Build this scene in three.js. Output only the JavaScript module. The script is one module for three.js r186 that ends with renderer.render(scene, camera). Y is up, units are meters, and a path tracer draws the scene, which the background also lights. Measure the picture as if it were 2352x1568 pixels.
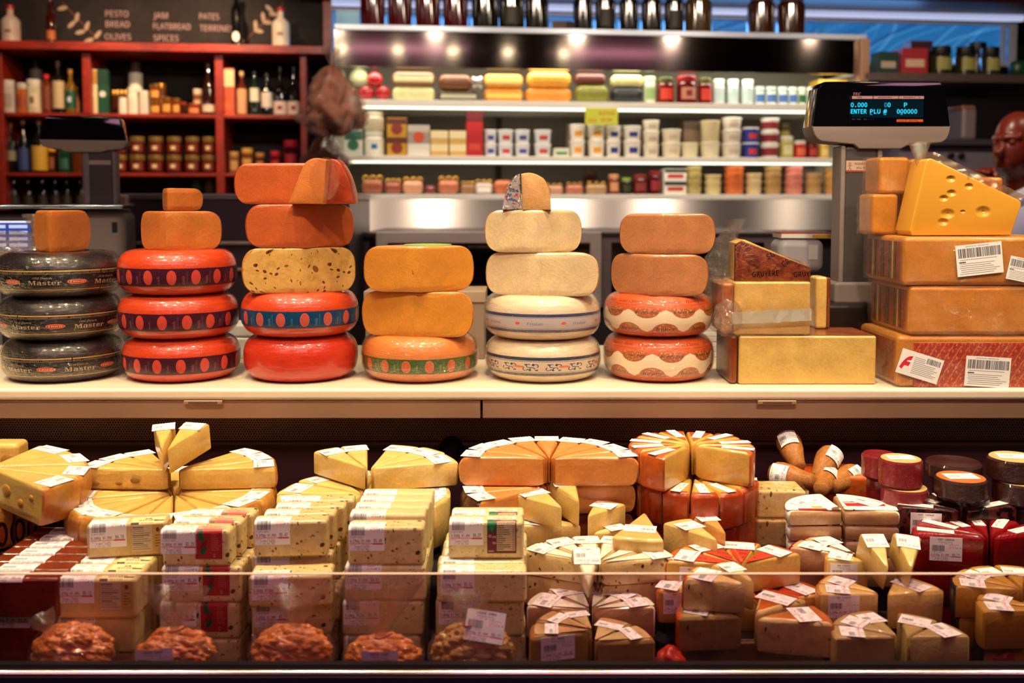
import * as THREE from 'three';
import { RoundedBoxGeometry } from 'three/addons/geometries/RoundedBoxGeometry.js';
import { toCreasedNormals, mergeGeometries, mergeVertices } from 'three/addons/utils/BufferGeometryUtils.js';
import { MarchingCubes } from 'three/addons/objects/MarchingCubes.js';
import { ImprovedNoise } from 'three/addons/math/ImprovedNoise.js';
import { RectAreaLightUniformsLib } from 'three/addons/lights/RectAreaLightUniformsLib.js';

// ---------------------------------------------------------------- camera
const F = 2310, HZ = 465, CY = 1.52, PITCH = 3.5 * Math.PI / 180, PY = HZ + F * Math.tan(PITCH);
const scene = new THREE.Scene();
scene.background = new THREE.Color(0x000000);
const camera = new THREE.PerspectiveCamera(2 * Math.atan(784 / F) * 180 / Math.PI, 1.5, 0.05, 40);
camera.position.set(0, CY, 0);
camera.rotation.x = -PITCH;
camera.setViewOffset(2352, 1568, 0, 784 - PY, 2352, 1568);
camera.focus = 1.92; camera.userData.fStop = 2.9;
scene.add(camera);
const renderer = new THREE.WebGLRenderer({ antialias: true });
renderer.toneMapping = THREE.LinearToneMapping;
renderer.toneMappingExposure = 1.2;
renderer.shadowMap.enabled = true;
RectAreaLightUniformsLib.init();

// ---------------------------------------------------------------- light settings (fixtures are built further down)
const SPOTS = [-1.5, -1.0, -0.52, -0.05, 0.42, 0.9, 1.4];      // unseen track lamps, placed to light the cheeses on the counter
const SPOT = { y: 2.78, z: -0.92, color: [1, 0.84, 0.56], power: 3.15 };
const DOWN = { xs: [-1.7, -1.15, -0.6, -0.05, 0.5, 1.05, 1.6], y: 2.8, z: -1.7, color: [1, 0.84, 0.55], power: 4.2 };   // unseen downlights, placed to light the open case
const FILL = { color: [1, 0.42, 0.6], power: 1.15 };            // unseen ceiling panels behind the camera, placed to light the shaded fronts
const FRIDGE = { color: [1, 0.98, 0.8], power: 5.2 };           // tube hidden under the fridge hood; also drives the added shelf strips
const SHELFLAMP = { color: [1, 0.62, 0.36], power: 5 };       // unseen lamps, placed to wash the red wooden shelves
const AISLE = { color: [1, 0.8, 0.6], power: 2.6 };              // unseen lamps over the aisle, placed to light the back of the shop
const BLUE = { color: [0.16, 0.45, 1], power: 5 };

// ---------------------------------------------------------------- helpers
let seed = 7;
const rnd = () => { seed |= 0; seed = seed + 0x6D2B79F5 | 0; let t = Math.imul(seed ^ seed >>> 15, 1 | seed); t = t + Math.imul(t ^ t >>> 7, 61 | t) ^ t; return ((t ^ t >>> 14) >>> 0) / 4294967296; };
const rr = (a, b) => a + (b - a) * rnd();
const noise = new ImprovedNoise();
const V = (x, y, z) => new THREE.Vector3(x, y, z);
const rad = (d) => d * Math.PI / 180;
function ray(px, py) {
  const x = (px - 1176) / F, y = -(py - PY) / F, c = Math.cos(PITCH), s = Math.sin(PITCH);
  return V(x, y * c - s, -y * s - c);
}
const at = (px, py, d) => { const r = ray(px, py); return r.multiplyScalar(d / -r.z).add(V(0, CY, 0)); };          // a point seen at a pixel, d metres in front
const onLevel = (px, py, y) => { const r = ray(px, py); return r.multiplyScalar((y - CY) / r.y).add(V(0, CY, 0)); }; // a point seen at a pixel, at height y
const TILT = 0.119;                                                                                                 // the back wall runs away to the right
const YAW = Math.atan(TILT);
function onBack(px, py, d0, x0) { const r = ray(px, py); const t = (d0 - x0 * TILT) / (-r.z - r.x * TILT); return r.multiplyScalar(t).add(V(0, CY, 0)); }

const used = {};
function numbered(n) { const k = used[n] = (used[n] ?? -1) + 1; return k ? `${n}_${String(k).padStart(3, '0')}` : n; }
function tag(o, label, category, group) { o.userData = { label, category }; if (group) o.userData.group = group; return o; }
function thing(name, label, category, pos = [0, 0, 0], turn = 0, group) {
  const o = new THREE.Group(); o.name = numbered(name); scene.add(o);
  if (pos.isVector3) o.position.copy(pos); else o.position.set(...pos);
  o.rotation.y = turn;
  return tag(o, label, category, group);
}
function part(name, geo, material, parent) {
  const m = new THREE.Mesh(geo, material); m.name = name; m.castShadow = m.receiveShadow = true;
  const n = parent.children.filter((c) => c.name.replace(/_\d{3}$/, '') === name).length;
  if (n) m.name = `${name}_${String(n).padStart(3, '0')}`;
  parent.add(m); return m;
}
function struct(name, geo, material, parent) {
  const m = part(name, geo, material, parent || scene); if (!parent) m.userData.kind = 'structure'; return m;
}
const ORD = ['first', 'second', 'third', 'fourth', 'fifth', 'sixth', 'seventh', 'eighth', 'ninth', 'tenth', 'eleventh', 'twelfth', 'thirteenth', 'fourteenth', 'fifteenth', 'sixteenth', 'seventeenth', 'eighteenth', 'nineteenth', 'twentieth'];
const crease = (g, a = 0.7) => toCreasedNormals(g, a);
const moved = (g, x, y, z) => g.translate(x, y, z);
const box = (w, h, d, x = 0, y = 0, z = 0) => new THREE.BoxGeometry(w, h, d).translate(x, y, z);
function metreUV(g) { const p = g.attributes.position, n = g.attributes.normal, uv = g.attributes.uv; for (let i = 0; i < p.count; i++) { const a = Math.abs(n.getX(i)), b = Math.abs(n.getY(i)), c = Math.abs(n.getZ(i)); if (a > b && a > c) uv.setXY(i, p.getZ(i), p.getY(i)); else if (b > c) uv.setXY(i, p.getX(i), p.getZ(i)); else uv.setXY(i, p.getX(i), p.getY(i)); } return g; }
const rbox = (w, h, d, r = 0.004, x = 0, y = 0, z = 0, s = 3) => metreUV(new RoundedBoxGeometry(w, h, d, s, Math.min(r, w / 2.01, h / 2.01, d / 2.01))).translate(x, y, z);
const lathe = (pts, seg = 32, a0 = 0, len = Math.PI * 2) => new THREE.LatheGeometry(pts.map((p) => new THREE.Vector2(p[0], p[1])), seg, a0, len);
const cyl = (r0, r1, h, seg = 24, x = 0, y = 0, z = 0) => new THREE.CylinderGeometry(r1, r0, h, seg).translate(x, y, z);
function tube(pts, r, seg = 32, rs = 8, closed = false) { return new THREE.TubeGeometry(new THREE.CatmullRomCurve3(pts.map((p) => V(...p)), closed), seg, r, rs, closed); }

// ---------------------------------------------------------------- textures
function canvasTex(w, h, draw, rep) {
  const c = document.createElement('canvas'); c.width = w; c.height = h; const g = c.getContext('2d');
  draw(g, w, h);
  const t = new THREE.CanvasTexture(c); t.colorSpace = THREE.SRGBColorSpace;
  if (rep) { t.wrapS = t.wrapT = THREE.RepeatWrapping; t.repeat.set(rep[0], rep[1]); }
  return t;
}
function dataTex(n, f, rep, srgb = false) {
  const a = new Uint8Array(n * n * 4);
  for (let y = 0; y < n; y++) for (let x = 0; x < n; x++) { const v = f(x / n, y / n), k = (y * n + x) * 4; const q = Array.isArray(v) ? v : [v, v, v]; for (let j = 0; j < 3; j++) a[k + j] = Math.max(0, Math.min(255, q[j] * 255)); a[k + 3] = 255; }
  const t = new THREE.DataTexture(a, n, n); t.magFilter = THREE.LinearFilter; t.minFilter = THREE.LinearFilter; t.wrapS = t.wrapT = THREE.RepeatWrapping;
  t.repeat.set(rep[0], rep[1]); if (srgb) t.colorSpace = THREE.SRGBColorSpace; t.needsUpdate = true; return t;
}
// tiling noise
function tn(u, v, f, s = 0) { // blend of shifted copies makes it tile
  const n = (a, b) => noise.noise(a * f + s, b * f + s * 1.7, s * 0.37);
  const a = u, b = v;
  return n(a, b) * (1 - a) * (1 - b) + n(a - 1, b) * a * (1 - b) + n(a, b - 1) * (1 - a) * b + n(a - 1, b - 1) * a * b;
}
const wrinkle = dataTex(512, (u, v) => {
  const w = 0.25 * tn(u, v, 5, 3);
  const r1 = 1 - Math.abs(tn((u + w + 1) % 1, v, 9, 11)) * 3.2, r2 = 1 - Math.abs(tn(u, (v + w + 1) % 1, 16, 23)) * 3;
  return 0.25 + 0.45 * Math.pow(Math.max(0, r1), 5) + 0.3 * Math.pow(Math.max(0, r2), 5) + 0.3 * tn(u, v, 7, 5);
}, [7, 7]);
const pasteTex = dataTex(512, (u, v) => { const m = 0.93 + 0.09 * tn(u, v, 6, 41) + 0.06 * tn(u, v, 34, 2) + 0.03 * rnd(); return [m, m * (0.985 + 0.03 * tn(u, v, 5, 9)), m * (0.96 + 0.05 * tn(u, v, 5, 19))]; }, [5, 5], true);
function speckTex(n, cols, sizes, bg = [1, 1, 1]) {
  return canvasTex(512, 512, (g, w, h) => {
    g.fillStyle = '#fff'; g.fillRect(0, 0, w, h);
    for (let i = 0; i < 900; i++) { g.fillStyle = `rgba(${rnd() < 0.5 ? '255,235,190' : '190,160,110'},0.10)`; g.beginPath(); g.ellipse(rnd() * w, rnd() * h, rr(5, 26), rr(4, 18), rnd() * 3, 0, 7); g.fill(); }
    for (let i = 0; i < n; i++) {
      const x = rnd() * w, y = rnd() * h, s = rr(sizes[0], sizes[1]) * (rnd() < 0.15 ? 1.8 : 1), c = cols[Math.floor(rnd() * cols.length)], an = rnd() * 3, e = rr(0.3, 0.8);
      for (const dx of [0, -w, w]) for (const dy of [0, -h, h]) { if (x + dx < -30 || x + dx > w + 30 || y + dy < -30 || y + dy > h + 30) continue; g.fillStyle = c; g.beginPath(); g.ellipse(x + dx, y + dy, s, s * e, an, 0, 7); g.fill(); }
    }
  }, [5, 5]);
}
const herbTex = speckTex(400, ['rgba(60,40,20,.85)', 'rgba(120,30,16,.75)', 'rgba(50,60,25,.8)', 'rgba(140,60,30,.6)'], [1.5, 6.5]);
const dillTex = speckTex(400, ['rgba(90,90,50,.55)', 'rgba(120,60,30,.5)', 'rgba(70,70,40,.5)'], [1.2, 5]);
const cuminTex = speckTex(90, ['rgba(70,35,20,.75)', 'rgba(96,52,26,.6)', 'rgba(80,45,30,.7)'], [4, 12]);
const pepperTex = speckTex(110, ['rgba(30,26,18,.9)', 'rgba(46,40,24,.8)', 'rgba(80,66,30,.5)'], [3, 10]);
const blueTex = speckTex(34, ['rgba(34,40,40,.85)', 'rgba(60,64,54,.6)'], [4, 13]);
const nutTex = speckTex(300, ['rgba(110,40,26,.9)', 'rgba(60,16,14,.9)', 'rgba(150,70,40,.7)', 'rgba(30,8,8,.9)'], [8, 22]);
const rindTex = dataTex(256, (u, v) => { const m = 0.86 + 0.22 * tn(u, v, 8, 61) + 0.1 * tn(u, v, 30, 6); return [m, m * (0.9 + 0.2 * tn(u, v, 4, 33)), m * (0.85 + 0.2 * tn(u, v, 4, 33))]; }, [4, 4], true);
const grain = dataTex(256, (u, v) => 0.7 + 0.45 * tn(u, (v * 0.06) % 1, 14, 3) + 0.2 * tn(u, v, 26, 8), [2, 2]);

const mats = {};
function M(key, o) {
  if (mats[key]) return mats[key];
  const { c, lin, ...p } = o || {};
  const m = new THREE.MeshPhysicalMaterial({ roughness: 0.6, ...p });
  if (lin) m.color.setRGB(...lin); else if (c !== undefined) m.color.set(c);
  m.name = key; return mats[key] = m;
}
const paint = (c, rough = 0.6, metal = 0) => M(`paint ${c} ${rough} ${metal}`, { c, roughness: rough, metalness: metal });
const wrapped = (key, c, map = pasteTex, rough = 0.34) => M(key, { c, map, roughness: rough, bumpMap: wrinkle, bumpScale: 0.00035, clearcoat: 0.35, clearcoatRoughness: 0.12 });
const steel = M('brushed steel', { c: '#b9b4ae', roughness: 0.3, metalness: 1, roughnessMap: grain });
const film = M('clear film', { c: '#fffaf4', transmission: 1, roughness: 0.05, thickness: 0, ior: 1.45, bumpMap: wrinkle, bumpScale: 0.0012, side: THREE.DoubleSide });
const bagFilm = M('crumpled clear film', { c: '#f2e6e0', transmission: 0.94, roughness: 0.08, thickness: 0, ior: 1.5, bumpMap: wrinkle, bumpScale: 0.006, side: THREE.DoubleSide });
// ---------------------------------------------------------------- planes of the back of the shop (turned a little to the right)
class Plane {
  constructor(d0, x0) { this.d0 = d0; this.x0 = x0; this.o = this.pt(1176, HZ, 0); this.o.y = 0; }
  pt(px, py, off = 0) { return onBack(px, py, this.d0 + off, this.x0); }
  loc(px, py, off = 0) { return this.pt(px, py, off).sub(this.o).applyAxisAngle(V(0, 1, 0), -YAW); }
  h(px, py, off = 0) { return this.pt(px, py, off).y; }
  scale(px, off = 0) { return -this.pt(px, HZ, off).z / F; }     // metres per pixel there
}
const WALL = new Plane(5.2, -2.6), COOL = new Plane(4.7, -0.765), RIGHT = new Plane(4.95, 1.7);
// a box in a plane's own axes between two pixels of its front face, from depth w0 to depth w1 behind the front
function slab(pl, x0, y0, x1, y1, w0, w1, xm) {
  const m = xm ?? (x0 + x1) / 2, a = pl.loc(x0, (y0 + y1) / 2), b = pl.loc(x1, (y0 + y1) / 2), t = pl.h(m, y0), u = pl.h(m, y1);
  const z0 = a.z - w0, z1 = a.z - w1;
  return [b.x - a.x, t - u, Math.abs(z1 - z0), (a.x + b.x) / 2, (t + u) / 2, (z0 + z1) / 2];
}

// ---------------------------------------------------------------- room shell, largely unseen; reddish darks chosen to redden the bounced light
const tileTex = dataTex(256, (u, v) => { const m = 0.5 + 0.1 * tn(u, v, 6, 8); return [m, m * 0.95, m * 0.92]; }, [3, 3], true);
struct('floor', box(11, 0.1, 12, 0.5, -0.05, -2.6), M('floor', { c: '#6a4a46', map: tileTex, roughness: 0.45 }));
struct('ceiling', box(11, 0.1, 12, 0.5, 3.25, -2.6), M('ceiling', { c: '#5a3c3c', roughness: 0.9 }));
struct('wall_left', box(0.1, 3.3, 12, -4.95, 1.6, -2.6), M('wall side', { c: '#4a3436', roughness: 0.9 }));
struct('wall_right', box(0.1, 3.3, 12, 5.95, 1.6, -2.6), M('wall side'));
struct('wall_front', box(11, 3.3, 0.1, 0.5, 1.6, 3.35), M('wall front', { c: '#4a2c3a', roughness: 0.9 }));
{
  const w = struct('wall_back', box(13, 3.3, 0.1, 0, 0, 0), M('wall back', { c: '#2a1c1e', roughness: 0.9 }));
  const o = WALL.pt(1176, HZ, 0.62); w.position.set(o.x, 1.6, o.z - 0.3); w.rotation.y = YAW;
}
// ---------------------------------------------------------------- light fixtures
const lampMetal = paint('#1b1a1c', 0.5, 0.6);
function spotLamp(name, label, p, aim, o) {
  const t = thing(name, label, 'lamp', p), dir = aim.clone().sub(p).normalize(), q = new THREE.Quaternion().setFromUnitVectors(V(0, -1, 0), dir), k = o.size ?? 1;
  part('lamp_head', crease(lathe([[0.001, 0.13], [0.05, 0.13], [0.058, 0.115], [0.062, 0], [0.056, 0], [0.052, 0.03], [0.001, 0.035]].map((v) => [v[0] * k, v[1] * k]), 28)), lampMetal, t).quaternion.copy(q);
  part('light_disc', cyl(0.05 * k, 0.05 * k, 0.004, 28, 0, 0.022 * k, 0), M('lamp glow ' + name, { c: '#ffffff', emissive: new THREE.Color().setRGB(...o.color), emissiveIntensity: o.glow ?? 40 }), t).quaternion.copy(q);
  part('stem', cyl(0.009, 0.009, 3.2 - p.y - 0.1 * k, 10, 0, 0.1 * k + (3.2 - p.y - 0.1 * k) / 2, 0), lampMetal, t);
  const l = new THREE.SpotLight(0xffffff, o.power); l.color.setRGB(...o.color); l.angle = rad(o.angle); l.penumbra = o.penumbra ?? 0.8; l.decay = 2; l.shadow.radius = 2;
  l.position.copy(p).addScaledVector(dir, 0.03); l.target.position.copy(aim); l.castShadow = true; l.shadow.mapSize.set(1024, 1024); scene.add(l, l.target);
}
SPOTS.forEach((x, i) => spotLamp('unseen_track_lamp', `black track spotlight aimed at the counter cheeses, ${ORD[i]} of the row from the left`, V(x, SPOT.y, SPOT.z), V(x * 0.98 + 0.02, 1.42, -2.04), { color: SPOT.color, power: SPOT.power * (1 + 0.1 * Math.sin(i * 2.1)), angle: 21, penumbra: 0.55 }));
DOWN.xs.forEach((x, i) => spotLamp('unseen_down_lamp', `black downlight over the open cheese case, ${ORD[i]} of the row from the left`, V(x, DOWN.y, DOWN.z), V(x, 1, DOWN.z - 0.03), { color: DOWN.color, power: DOWN.power * (1 + 0.12 * Math.sin(i * 1.7 + 1)), angle: 40, penumbra: 0.7 }));
for (const [i, x] of [-2, 0.3, 2.6].entries()) {   // unseen ceiling panels, pinkish, placed to tint the shaded fronts
  const t = thing('unseen_ceiling_light', `flat square ceiling light behind the customer, ${ORD[i]} from the left`, 'ceiling light', [x, 3.17, 1.2]);
  part('frame', box(1.26, 0.03, 1.26, 0, 0.012, 0), paint('#c9c6c4', 0.6), t);
  part('light_panel', box(1.2, 0.01, 1.2, 0, -0.006, 0), M('panel glow', { c: '#ffffff', emissive: new THREE.Color().setRGB(...FILL.color), emissiveIntensity: 0.3 }), t);
  const l = new THREE.RectAreaLight(0xffffff, FILL.power * 3, 1.2, 1.2); l.color.setRGB(...FILL.color); l.position.set(x, 3.15, 1.2); l.rotation.x = -Math.PI / 2 + 0.0; scene.add(l);
}

for (const [i, px] of [330, 860, 1120, 1500, 1760, 2150].entries()) {   // unseen lamps over the aisle, placed to light the fridge and back wall
  const p = WALL.pt(px, -350, 0); p.y = 2.8; p.z = -3.35; const aim = V(p.x * 1.25 - 0.1, 1.55, -4.7);
  spotLamp('unseen_aisle_lamp', `black spotlight over the aisle behind the counter, ${ORD[i]} from the left`, p, aim, { color: AISLE.color, power: AISLE.power * [0.22, 0.9, 1, 1, 1, 0.4][i], angle: 62, size: 0.9 });
}
// ---------------------------------------------------------------- the glass-fronted cheese case with its counter
const COUNTER = 1.15, DECK = 0.78, WIDE = 3.6;
const caseThing = thing('cheese_display_case', 'long refrigerated cheese case with white counter, brown fascia and glass front', 'display case', [0, 0, 0]);
{
  const white = M('counter white', { c: '#e0ccb2', roughness: 0.32, clearcoat: 0.3, clearcoatRoughness: 0.25 });
  part('counter_top', rbox(WIDE, 0.024, 0.62, 0.008, 0, COUNTER - 0.012, -1.985 - 0.31), white, caseThing);
  const fas = M('fascia', { c: '#a98468', roughness: 0.42, metalness: 0.3 });
  const seam = (1105 - 1176) / F * 1.99, l0 = -WIDE / 2;
  for (const [a, b] of [[l0, seam - 0.0022], [seam + 0.0022, WIDE / 2]]) {
    const p = part('fascia_panel', rbox(b - a, 0.0365, 0.02, 0.002, (a + b) / 2, 1.1065, -2.003), fas, caseThing);
    part('trim_strip', rbox(b - a - 0.012, 0.0022, 0.004, 0.001, (a + b) / 2 - 0.004, 1.1242, -1.9925), fas, p);
  }
  part('fascia_backing', box(WIDE, 0.03, 0.05, 0, 1.112, -2.045), paint('#0d0a0c', 0.8), caseThing);
  for (const px of [460, 1790]) {   // the two ticket clips let into the fascia
    const c = part('ticket_clip', rbox(0.078, 0.0085, 0.012, 0.002, (px - 1176) / F * 1.99, 1.122, -1.991), fas, caseThing);
    part('clip_slot', rbox(0.058, 0.004, 0.002, 0.001, (px - 1176) / F * 1.99, 1.1225, -1.9845), paint('#5b4638', 0.6), c);
  }
  // perforated air panel: round holes staggered 5 mm apart
  const holeTex = canvasTex(128, 222, (g, w, h) => {
    g.fillStyle = '#ffffff'; g.fillRect(0, 0, w, h); g.fillStyle = '#0b0608';
    for (const [x, y] of [[0, 0], [128, 0], [64, 111], [0, 222], [128, 222]]) { g.beginPath(); g.arc(x, y, 43, 0, 7); g.fill(); }
  });
  holeTex.wrapS = holeTex.wrapT = THREE.RepeatWrapping; holeTex.repeat.set(WIDE / 0.0058, 0.1 / 0.01);
  part('perforated_panel', box(WIDE, 0.1, 0.004, 0, 1.057, -2.145), M('perforated metal', { c: '#c89a8c', map: holeTex, roughness: 0.55, metalness: 0.1 }), caseThing);
  const inner = M('case interior', { c: '#7a5a56', roughness: 0.5, metalness: 0.2 });
  part('back_panel', box(WIDE, 0.24, 0.02, 0, 0.885, -2.19), inner, caseThing);
  part('back_ledge', rbox(WIDE, 0.008, 0.05, 0.003, 0, 1.002, -2.162), inner, caseThing);
  part('deck', box(WIDE, 0.02, 0.82, 0, DECK - 0.011, -1.77), M('deck', { c: '#2a2222', roughness: 0.5, metalness: 0.3 }), caseThing);
  part('base', box(WIDE, DECK - 0.03, 0.8, 0, (DECK - 0.03) / 2, -1.78), paint('#141318', 0.7), caseThing);
  part('counter_back', box(WIDE, 1.1, 0.03, 0, 0.56, -2.58), paint('#23201f', 0.7), caseThing);
  for (const s of [-1, 1]) part('side_panel', rbox(0.03, 1.1, 1.2, 0.004, s * (WIDE / 2 + 0.016), 0.56, -1.98), paint('#3a3536', 0.5), caseThing);
  const rail = part('front_rail', rbox(WIDE, 0.0112, 0.02, 0.0054, 0, 0.8677, -1.362, 4), M('rail steel', { c: '#d8cfc8', roughness: 0.22, metalness: 1 }), caseThing);
  part('rail_gasket', box(WIDE, 0.004, 0.012, 0, 0.8748, -1.372), paint('#0c0b0e', 0.6), caseThing);
  part('front_panel', box(WIDE, 0.858, 0.02, 0, 0.431, -1.366), M('front navy', { c: '#1e2440', roughness: 0.5 }), caseThing);
  const y1 = 0.9985, y0 = 0.872, pane = M('case glass', { c: '#efe3ea', transmission: 1, roughness: 0, thickness: 0, ior: 1.5 });
  part('glass_pane', box(WIDE, y1 - y0, 0.006, 0, (y0 + y1) / 2, -1.385), pane, caseThing);
  part('glass_edge', rbox(WIDE, 0.0016, 0.006, 0.0006, 0, y1 + 0.0008, -1.385), M('glass edge', { c: '#e8c8b4', roughness: 0.25 }), caseThing);
}
// ---------------------------------------------------------------- red wooden wall shelves
const woodTex = dataTex(256, (u, v) => { const m = 0.82 + 0.2 * tn(u, (v * 3) % 1, 3, 5) + 0.16 * tn((u * 0.25) % 1, v, 40, 12); return [m, m * 0.92, m * 0.9]; }, [2, 2], true);
const redWood = M('red stained wood', { c: '#c03a22', map: woodTex, roughness: 0.42, clearcoat: 0.25, clearcoatRoughness: 0.3 });
const unit = thing('wall_shelf_unit', 'red stained wooden wall shelves filled with bottles and jars', 'shelf', WALL.o, YAW);
const wallShelf = {};
{
  const add = (n, a) => { const [w, h, d, x, y, z] = a; return part(n, rbox(w, h, d, 0.004, x, y, z, 2), redWood, unit); };
  add('top_board', slab(WALL, -160, 100, 757, 119, -0.05, 0.36, 250));
  for (const [n, x0, x1, y0, y1] of [['upright', -5, 12, 119, 700], ['upright', 189, 208, 119, 262], ['upright', 497, 516, 119, 700], ['upright', 692, 707, 119, 700]]) {
    const a = slab(WALL, x0, y0, x1, y1, 0.0, 0.32); add(n, a);
  }
  for (const [y0, y1, x0, x1] of [[260, 269, 12, 692], [397, 405, 12, 692], [486, 495, 12, 692]]) { const a = slab(WALL, x0, y0, x1, y1, 0.004, 0.31, 250); add('shelf_board', a); wallShelf[y0] = a[4] + a[1] / 2; }
  const [w, h, d, x, y, z] = slab(WALL, -5, 119, 707, 700, 0.31, 0.33);
  part('back_board', box(w, h, d, x, y, z), paint('#17100f', 0.8), unit);
  wallShelf.top = (() => { const a = slab(WALL, -160, 100, 757, 119, 0, 0.3, 250); return a[4] + a[1] / 2; })();
}
// chalk board standing on the top board, with its lettering and leaf sprigs
{
  const a = slab(WALL, -60, -70, 736, 101, 0.2, 0.23, 250), t = thing('chalk_board', 'black chalk board listing pesto, bread, olives, jam and more above the shelves', 'sign', WALL.o, YAW);
  const [w, h, d, x, y, z] = a;
  const ink = canvasTex(1592, 342, (g, W, H) => {
    g.fillStyle = '#17110f'; g.fillRect(0, 0, W, H);
    for (let i = 0; i < 300; i++) { g.fillStyle = `rgba(120,100,100,${rr(0.01, 0.05)})`; g.beginPath(); g.ellipse(rnd() * W, rnd() * H, rr(20, 120), rr(5, 30), rnd() * 3, 0, 7); g.fill(); }
    const X = (px) => (px + 60) * 2, Y = (py) => (py + 70) * 2;
    g.fillStyle = '#c0a0a0'; g.font = '40px sans-serif';
    for (const [s, px, py, wd] of [['PESTO', 208, 22, 58], ['BREAD', 208, 47, 60], ['OLIVES', 206, 77, 65], ['JAM', 325, 24, 48], ['FLATBREAD', 321, 50, 92], ['SPICES', 322, 78, 68], ['PATES', 432, 24, 50], ['TERRINES', 434, 52, 82]]) g.fillText(s, X(px), Y(py), wd * 2);
    g.strokeStyle = '#8a4a30'; g.lineWidth = 4;
    const leaf = (px, py, an, s = 1) => { g.save(); g.translate(X(px), Y(py)); g.rotate(an); g.fillStyle = '#b9a58c'; g.beginPath(); g.ellipse(22 * s, 0, 24 * s, 10 * s, 0, 0, 7); g.fill(); g.restore(); };
    g.beginPath(); g.moveTo(X(110), Y(-8)); g.lineTo(X(192), Y(78)); g.stroke(); g.beginPath(); g.moveTo(X(640), Y(-20)); g.lineTo(X(535), Y(82)); g.stroke();
    for (const [px, py, r] of [[120, 2, 2.9], [138, 35, 2.4], [140, 36, -1.3], [160, 58, 2.9], [162, 56, -1.2], [180, 76, 2.8], [184, 74, -0.9]]) leaf(px, py, r);
    for (const [px, py, r] of [[612, 2, -2.4], [604, 6, 0.2], [590, 26, -1.7], [588, 27, 0.1], [570, 46, -1.6], [566, 47, 0.2], [540, 78, -2.4], [530, 84, 0.5]]) leaf(px, py, r);
  });
  part('board', new THREE.BoxGeometry(w, h, d).translate(x, y, z), M('chalk board', { map: ink, roughness: 0.75 }), t);
  const f = slab(WALL, 736, -70, 757, 101, 0.17, 0.24, 740);
  part('frame', rbox(f[0], f[1], f[2], 0.003, f[3], f[4], f[5]), redWood, t);
}
// unseen lamps above the view, placed to wash the red shelves
for (const [i, px] of [110, 470].entries()) {
  const p = WALL.pt(px, -190, -0.75);
  const t = thing('unseen_shelf_lamp', `small black spotlight above the ${i ? 'right' : 'left'} end of the red shelves`, 'lamp', p);
  part('lamp_head', crease(lathe([[0.001, 0.1], [0.04, 0.1], [0.045, 0], [0.04, 0], [0.038, 0.02], [0.001, 0.024]], 20)), lampMetal, t);
  part('light_disc', cyl(0.036, 0.036, 0.003, 20, 0, 0.014, 0), M('shelf lamp glow', { c: '#fff', emissive: new THREE.Color().setRGB(...SHELFLAMP.color), emissiveIntensity: 12 }), t);
  part('stem', cyl(0.008, 0.008, 3.2 - p.y - 0.1, 8, 0, 0.1 + (3.2 - p.y - 0.1) / 2, 0), lampMetal, t);
  const l = new THREE.SpotLight(0xffffff, SHELFLAMP.power * (i ? 1.1 : 0.3)); l.color.setRGB(...SHELFLAMP.color); l.angle = rad(40); l.penumbra = 0.9; l.decay = 2; l.position.copy(p).add(V(0, -0.02, 0));
  l.target.position.copy(WALL.pt(px - (i ? 40 : -20), 150, 0.1)); l.castShadow = true; scene.add(l, l.target);
}

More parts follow.
